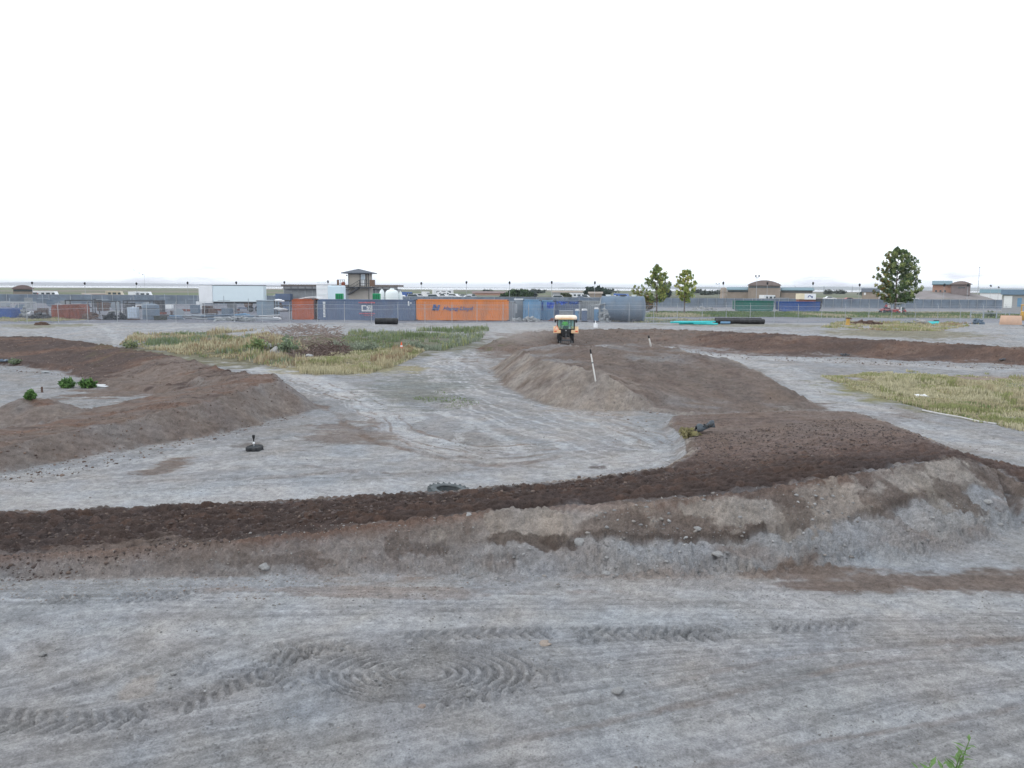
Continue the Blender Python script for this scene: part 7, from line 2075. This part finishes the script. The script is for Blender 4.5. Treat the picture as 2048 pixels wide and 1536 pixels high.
# traffic cone
gx, gy, g_ = ground_hit(803, 702)
t = thing('traffic_cone', 'orange red traffic cone standing in the dry grass', 'cone', (gx, gy, g_ + .1))
hc = 15 * gy / F
MB().lathe([(.13, .03), (.05, hc * .7), (.03, hc), (.005, hc)], 16).build('cone', M_['conered'], t, smooth=True)
MB().box(-.18, .18, -.18, .18, 0, .029).build('base', M_['conered'], t)
MB().lathe([(.102, hc * .35), (.078, hc * .55)], 16).build('band', M_['white'], t, smooth=True)

# sprinkler standing behind a half sunk tyre
gx, gy, g_ = ground_hit(503, 905)
mm = gy / F
def tyre(name_label, loc, r_, w_, m1, grooves=5, lugs=0, tilt=(0, 0, 0), group=None):
    t = thing('old_tyre', name_label, 'tyre', loc, 0, group); t.rotation_euler = tilt
    pr = [(r_ * .62, w_ * .1), (r_ * .64, w_ * .02), (r_ * .8, 0), (r_ * .94, w_ * .08)]
    for k in range(grooves):
        z0 = w_ * (.1 + .8 * k / grooves); z1 = w_ * (.1 + .8 * (k + .72) / grooves); zg_ = w_ * (.1 + .8 * (k + .8) / grooves)
        pr += [(r_, z0), (r_, z1), (r_ * .955, zg_ - w_ * .01), (r_ * .955, zg_ + w_ * .02)]
    pr += [(r_ * .94, w_ * .93), (r_ * .8, w_), (r_ * .64, w_ * .97), (r_ * .62, w_ * .9), (r_ * .7, w_ * .8), (r_ * .7, w_ * .2), (r_ * .62, w_ * .1)]
    MB().lathe(pr, 40).build('tread', m1, t, smooth=True)
    if lugs:
        b = MB()
        for k in range(lugs):
            for j, (za, zb_) in enumerate(((.05, .46), (.54, .95))):
                a = 2 * PI * (k + .5 * j) / lugs; M4 = Matrix.Rotation(a, 4, 'Z') @ Matrix.Translation((r_, 0, w_ * (za + zb_) / 2)) @ Matrix.Rotation(.5 if j else -.5, 4, 'X')
                b.box(-.03, .045, -r_ * .055, r_ * .055, -w_ * .24, w_ * .24, M=M4)
        b.build('lug', m1, t)
    return t
t_ = tyre('dark grooved tyre half sunk in the pale dirt under the sprinkler', (gx, gy + .32, g_ - .06), 17.5 * mm, 13 * mm, M_['rubber'], 4, tilt=(R(4), R(-3), 0))
MB().lathe([(17.5 * mm * .66, 13 * mm * .88), (17.5 * mm * .4, 13 * mm * .97), (.01, 13 * mm)], 30).build('closed_top', mat('dark_domed_top', (.035, .04, .045), .9), t_, smooth=True)  # dark, slightly domed disc closing the top of the tyre
tyre('dusty grooved tyre sunk below the dark one at the sprinkler', (gx - .01, gy + .27, g_ - .16), 18.5 * mm, 9 * mm, M_['dustrubber'], 2, tilt=(R(3), R(-2), 0))
t = thing('sprinkler', 'black sprinkler head on a short riser standing in the sunk tyre', 'sprinkler', (gx - .02, gy + .30, g_))
zt_ = (905 - 873) * mm
MB().cyl((0, 0, -.05), (0, 0, zt_ * .42), .02, n=8).build('riser', M_['steel'], t)
MB().lathe([(.01, zt_ * .42), (.033, zt_ * .43), (.036, zt_ * .5), (.02, zt_ * .55), (.01, zt_ * .56)], 12).build('white_collar', M_['white'], t, smooth=True)
MB().lathe([(.018, zt_ * .56), (.02, zt_ * .72), (.036, zt_ * .8), (.045, zt_ * .95), (.04, zt_ * 1.0), (.01, zt_ * 1.01)], 14).build('nozzle_head', M_['black'], t, smooth=True)
# big tractor tyre half buried behind the tilled strip
gx, gy, g_ = ground_hit(888, 978)
gx, gy2 = PZ(888, 985, .45)
tyre('dust covered lugged tractor tyre half buried at the edge of the tilled strip', (gx, gy2 + .95, gz(gx, gy2 + .95) - .06), 41 * (gy2 + .5) / F, .36, M_['dustrubber'], 1, 22, tilt=(R(5), R(4), .4))
# black debris on the ramp foot
gx, gy, g_ = ground_hit(1410, 866)
t = thing('tyre_scrap', 'folded black tyre scrap lying beside yellow weeds at the ramp foot', 'tyre scrap', (gx, gy + .1, g_))
b = MB(); n = 16
for i in range(n):
    for j in range(7):
        u = i / (n - 1); a = j / 6 * PI
        b.v.append(((u - .5) * .55 + .03 * nn(i, j), math.cos(a) * .17 * (1 + .4 * math.sin(u * 7)), .02 + math.sin(a) * (.14 + .06 * math.sin(u * 9)) + .16 * u + .03 * nn(i * .6, j)))
for i in range(n - 1):
    for j in range(6): b.f.append((i * 7 + j, (i + 1) * 7 + j, (i + 1) * 7 + j + 1, i * 7 + j + 1)); b.m.append(0)
o = b.build('rubber_flap', mat('blue_grey_old_rubber', (.06, .075, .09), .7, 0, .3, 8), t, smooth=True); s_ = o.modifiers.new('s', 'SOLIDIFY'); s_.thickness = .03
b = MB()
for k in range(5): b.box(-.2 + .1 * k, -.15 + .1 * k, -.19, .15, .12 + .03 * k, .2 + .03 * k)
b.build('tread_block', M_['rubber'], t)
def scrap(label, px, py, w_, h_, m, name, cat, seed):
    gx, gy, g_ = ground_hit(px, py); mm = gy / F; r = random.Random(seed); b = MB()
    for k in range(7):
        M4 = Matrix.Translation((r.uniform(-.4, .4) * w_ * mm, r.uniform(-.1, .1), r.uniform(.05, .6) * h_ * mm)) @ Matrix.Rotation(r.uniform(0, 3), 4, 'Z') @ Matrix.Rotation(r.uniform(-.5, .5), 4, 'Y')
        b.box(-w_ * mm * .22, w_ * mm * .22, -.08, .08, -h_ * mm * .14, h_ * mm * .14, M=M4)
    o = b.build(name, m, loc=(gx, gy, g_)); tag(o, label, cat)
scrap('dark debris at the lower edge of the far dark bank', 1690, 712, 18, 6, M_['darksteel'], 'debris', 'debris', 1)
scrap('dark and white debris on the far bank near the right edge', 2004, 721, 12, 7, M_['darksteel'], 'debris', 'debris', 2)
scrap('grey crumpled rags on the left loop beside a green tuft', 10, 724, 22, 7, M_['tankgrey'], 'debris', 'debris', 3)
scrap('two white papers lying in the green grass at right', 1845, 794, 30, 4, M_['white'], 'litter', 'litter', 4)
gx, gy, g_ = ground_hit(200, 774)
t = thing('broken_board', 'two bright white boards beside the right round bush', 'boards', (gx, gy, g_))
MB().box(-.35, .35, -.12, .12, .02, .06, M=Matrix.Rotation(.05, 4, 'Y')).build('board', M_['white'], t)
MB().box(-.42, .0, .4, .6, .02, .06).build('board', M_['white'], t)
gx, gy, g_ = ground_hit(84, 785)
o = MB().cyl((0, 0, -.1), (.01, 0, .26), .05, .045, 8).build('stake', M_['wood'], loc=(gx, gy, g_)); tag(o, 'short dark wooden stake right of the smallest bush', 'stake')
# white hose along the right road
pts = []
for px, py in ((1845, 822), (1880, 829), (1920, 836), (1960, 845), (2000, 850), (2060, 853), (2110, 858)):
    gx, gy, g_ = ground_hit(px, py); pts.append((gx, gy, g_ + .03))
o = MB().tube(pts, .035, 6).build('hose', mat('dusty_white_hose', (.52, .52, .52), .6)); tag(o, 'long white hose along the grass edge at the right', 'hose')

# ------------------------------------------------------------- loose stones and clods
def scatter(name, outl_or_pts, n, smin, smax, pal, seed, z=0.0, cond=None, flat=.7, m=None, power=2.5):
    r = np.random.RandomState(seed)
    X, Y = area(outl_or_pts, n, seed, z)
    if cond is not None:
        k = cond(X, Y, r); X, Y = X[k], Y[k]
    n = len(X)
    Z, _ = terrain(X, Y, colour=False, fine=True)
    s = (smin + (smax - smin) * r.rand(n) ** power)
    t = (1 + 5 ** .5) / 2
    ico = np.array([(-1, t, 0), (1, t, 0), (-1, -t, 0), (1, -t, 0), (0, -1, t), (0, 1, t), (0, -1, -t), (0, 1, -t), (t, 0, -1), (t, 0, 1), (-t, 0, -1), (-t, 0, 1)]) / 1.9
    tri = np.array([(0, 11, 5), (0, 5, 1), (0, 1, 7), (0, 7, 10), (0, 10, 11), (1, 5, 9), (5, 11, 4), (11, 10, 2), (10, 7, 6), (7, 1, 8), (3, 9, 4), (3, 4, 2), (3, 2, 6), (3, 6, 8), (3, 8, 9), (4, 9, 5), (2, 4, 11), (6, 2, 10), (8, 6, 7), (9, 8, 1)])
    V = ico[None] * (1 + (r.rand(n, 12, 1) - .5) * .7)
    V = V * np.stack([.7 + .7 * r.rand(n), .7 + .7 * r.rand(n), flat * (.6 + .6 * r.rand(n))], 1)[:, None, :]
    a = r.rand(n) * 6.28; ca, sa = np.cos(a), np.sin(a)
    V = np.stack([V[..., 0] * ca[:, None] - V[..., 1] * sa[:, None], V[..., 0] * sa[:, None] + V[..., 1] * ca[:, None], V[..., 2]], -1)
    V = V * s[:, None, None] + np.stack([X, Y, Z - s * .05], 1)[:, None, :]
    me = bpy.data.meshes.new(name); me.vertices.add(12 * n); me.vertices.foreach_set('co', V.astype(np.float32).ravel())
    L_ = (tri[None] + (np.arange(n) * 12)[:, None, None]).ravel().astype(np.int32)
    me.loops.add(len(L_)); me.loops.foreach_set('vertex_index', L_)
    me.polygons.add(20 * n); me.polygons.foreach_set('loop_start', (np.arange(20 * n) * 3).astype(np.int32))
    C_ = np.array(pal)[(r.rand(n) * len(pal)).astype(int)] * (.7 + .6 * r.rand(n, 1))
    c = np.repeat(np.concatenate([C_, np.ones((n, 1))], 1), 12, 0)
    at_ = me.attributes.new('Col', 'FLOAT_COLOR', 'POINT'); at_.data.foreach_set('color', c.astype(np.float32).ravel())
    me.update(calc_edges=True)
    mm_ = leafmat('loose_stone', trans=0.0); me.materials.append(mm_)
    o = bpy.data.objects.new(name, me); COL.objects.link(o); tag(o, kind='stuff'); return o
gp = [(.24, .242, .242), (.29, .29, .29), (.20, .20, .20), (.23, .215, .20)]
def dens(f, seed, lo, k, base): return lambda X, Y, r: r.rand(len(X)) < np.clip((fbm(X * f, Y * f, 4, seed) - lo) * k, base, 1)
scatter('gravel', [(-60, 1540), (-60, 1180), (2110, 1180), (2110, 1540)], 11000, .004, .018, gp, 1, cond=dens(1.3, 77, .42, 3.2, .03), power=6)
scatter('gravel', [(560, 1440), (560, 1285), (1120, 1285), (1120, 1440)], 900, .006, .03, [(.23, .232, .232), (.26, .262, .262)], 2, cond=dens(2, 78, .45, 6, .1), power=4)
scatter('rubble', [(900, 1150), (1100, 1105), (1400, 1080), (2100, 1030), (2100, 1075), (1500, 1135), (1000, 1170)], 1800, .01, .045, gp, 3, .1, cond=dens(1.2, 79, .4, 4, .04), power=5)
scatter('rubble', [(-60, 1185), (-60, 1130), (700, 1095), (1000, 1095), (900, 1180)], 3500, .006, .024, [(.24, .22, .20), (.27, .26, .25), (.18, .14, .12)], 4, .15, power=5)
scatter('soil_clods', [(-60, 1110), (-60, 1028), (600, 1002), (1200, 960), (1390, 932), (1390, 860), (1700, 832), (1890, 902), (1700, 943), (1300, 998), (1000, 1018), (400, 1083)], 15000, .008, .042, [(.085, .065, .06), (.065, .05, .045), (.12, .09, .075)], 5, .5, flat=.9, power=4)
scatter('soil_clods', [(960, 694), (1060, 664), (1500, 668), (2080, 698), (2080, 722), (1500, 706), (1300, 690), (1100, 690)], 4000, .02, .07, [(.12, .08, .065), (.08, .055, .048), (.16, .115, .09)], 6, .6, flat=.9, power=4)
scatter('soil_clods', [(-60, 900), (-60, 865), (300, 815), (540, 757), (600, 790), (620, 805), (300, 880), (0, 940)], 3500, .008, .045, [(.14, .10, .08), (.10, .07, .06), (.18, .14, .12)], 7, .5, flat=.9, power=5)
scatter('soil_clods', [(-60, 712), (-60, 678), (200, 692), (440, 742), (540, 758), (400, 765), (150, 725)], 2500, .015, .06, [(.14, .10, .08), (.10, .07, .06), (.18, .14, .12)], 17, .8, flat=.9, power=5)
scatter('soil_clods', [(1040, 740), (1110, 692), (1400, 710), (1620, 803), (1400, 828), (1200, 805)], 1800, .01, .05, [(.16, .13, .11), (.22, .18, .15), (.11, .085, .075)], 8, .6, flat=.9, power=5)
scatter('gravel', [(-60, 1020), (100, 900), (620, 815), (700, 750), (900, 720), (1200, 810), (1380, 850), (1340, 935), (900, 980), (300, 1012)], 7000, .006, .03, gp + [(.18, .15, .13)], 9, cond=dens(.8, 80, .45, 4, .01), power=5)
scatter('gravel', [(1640, 800), (1560, 740), (2080, 745), (2080, 930), (1900, 890)], 1600, .01, .04, gp + [(.15, .12, .1)], 10, cond=dens(.8, 81, .45, 4, .01), power=5)

# ------------------------------------------------------------- air
def airbox(name, x0, x1, y0, y1, z0, z1, dens, col=(.9, .94, 1)):
    m = bpy.data.materials.new(name); m.use_nodes = True; t = m.node_tree
    t.nodes.remove(t.nodes['Principled BSDF'])
    v = t.nodes.new('ShaderNodeVolumePrincipled'); v.inputs['Density'].default_value = dens; v.inputs['Color'].default_value = col + (1,)
    t.links.new(v.outputs[0], t.nodes['Material Output'].inputs['Volume'])
    o = MB().box(x0, x1, y0, y1, z0, z1).build(name, m); tag(o, kind='stuff'); return o
airbox('haze', -16000, 16000, -200, 14000, -3, 42, .00012)

# dust kicked up on the track left of the tractor
m = bpy.data.materials.new('dust_cloud'); m.use_nodes = True; t_ = m.node_tree; t_.nodes.remove(t_.nodes['Principled BSDF'])
v = t_.nodes.new('ShaderNodeVolumePrincipled'); v.inputs['Color'].default_value = (.93, .90, .87, 1)
tc_ = t_.nodes.new('ShaderNodeTexCoord'); gr_ = t_.nodes.new('ShaderNodeTexGradient'); gr_.gradient_type = 'SPHERICAL'
no_ = t_.nodes.new('ShaderNodeTexNoise'); no_.inputs['Scale'].default_value = 2.2; no_.inputs['Detail'].default_value = 3
m1_ = t_.nodes.new('ShaderNodeMath'); m1_.operation = 'MULTIPLY'; m2_ = t_.nodes.new('ShaderNodeMath'); m2_.operation = 'MULTIPLY'; m2_.inputs[1].default_value = .34
t_.links.new(tc_.outputs['Object'], gr_.inputs[0]); t_.links.new(tc_.outputs['Object'], no_.inputs['Vector'])
t_.links.new(gr_.outputs['Fac'], m1_.inputs[0]); t_.links.new(no_.outputs['Fac'], m1_.inputs[1]); t_.links.new(m1_.outputs[0], m2_.inputs[0])
t_.links.new(m2_.outputs[0], v.inputs['Density']); t_.links.new(v.outputs[0], t_.nodes['Material Output'].inputs['Volume'])
b = MB().lathe([(.01, -1), (.5, -.87), (.87, -.5), (1, 0), (.87, .5), (.5, .87), (.01, 1)], 20)
o = b.build('dust_cloud', m, loc=(wx(1035, 62.5), 62.5, gz(wx(1035, 62.5), 62.5) + .9)); o.scale = (3.4, 1.8, 1.3); tag(o, kind='stuff')
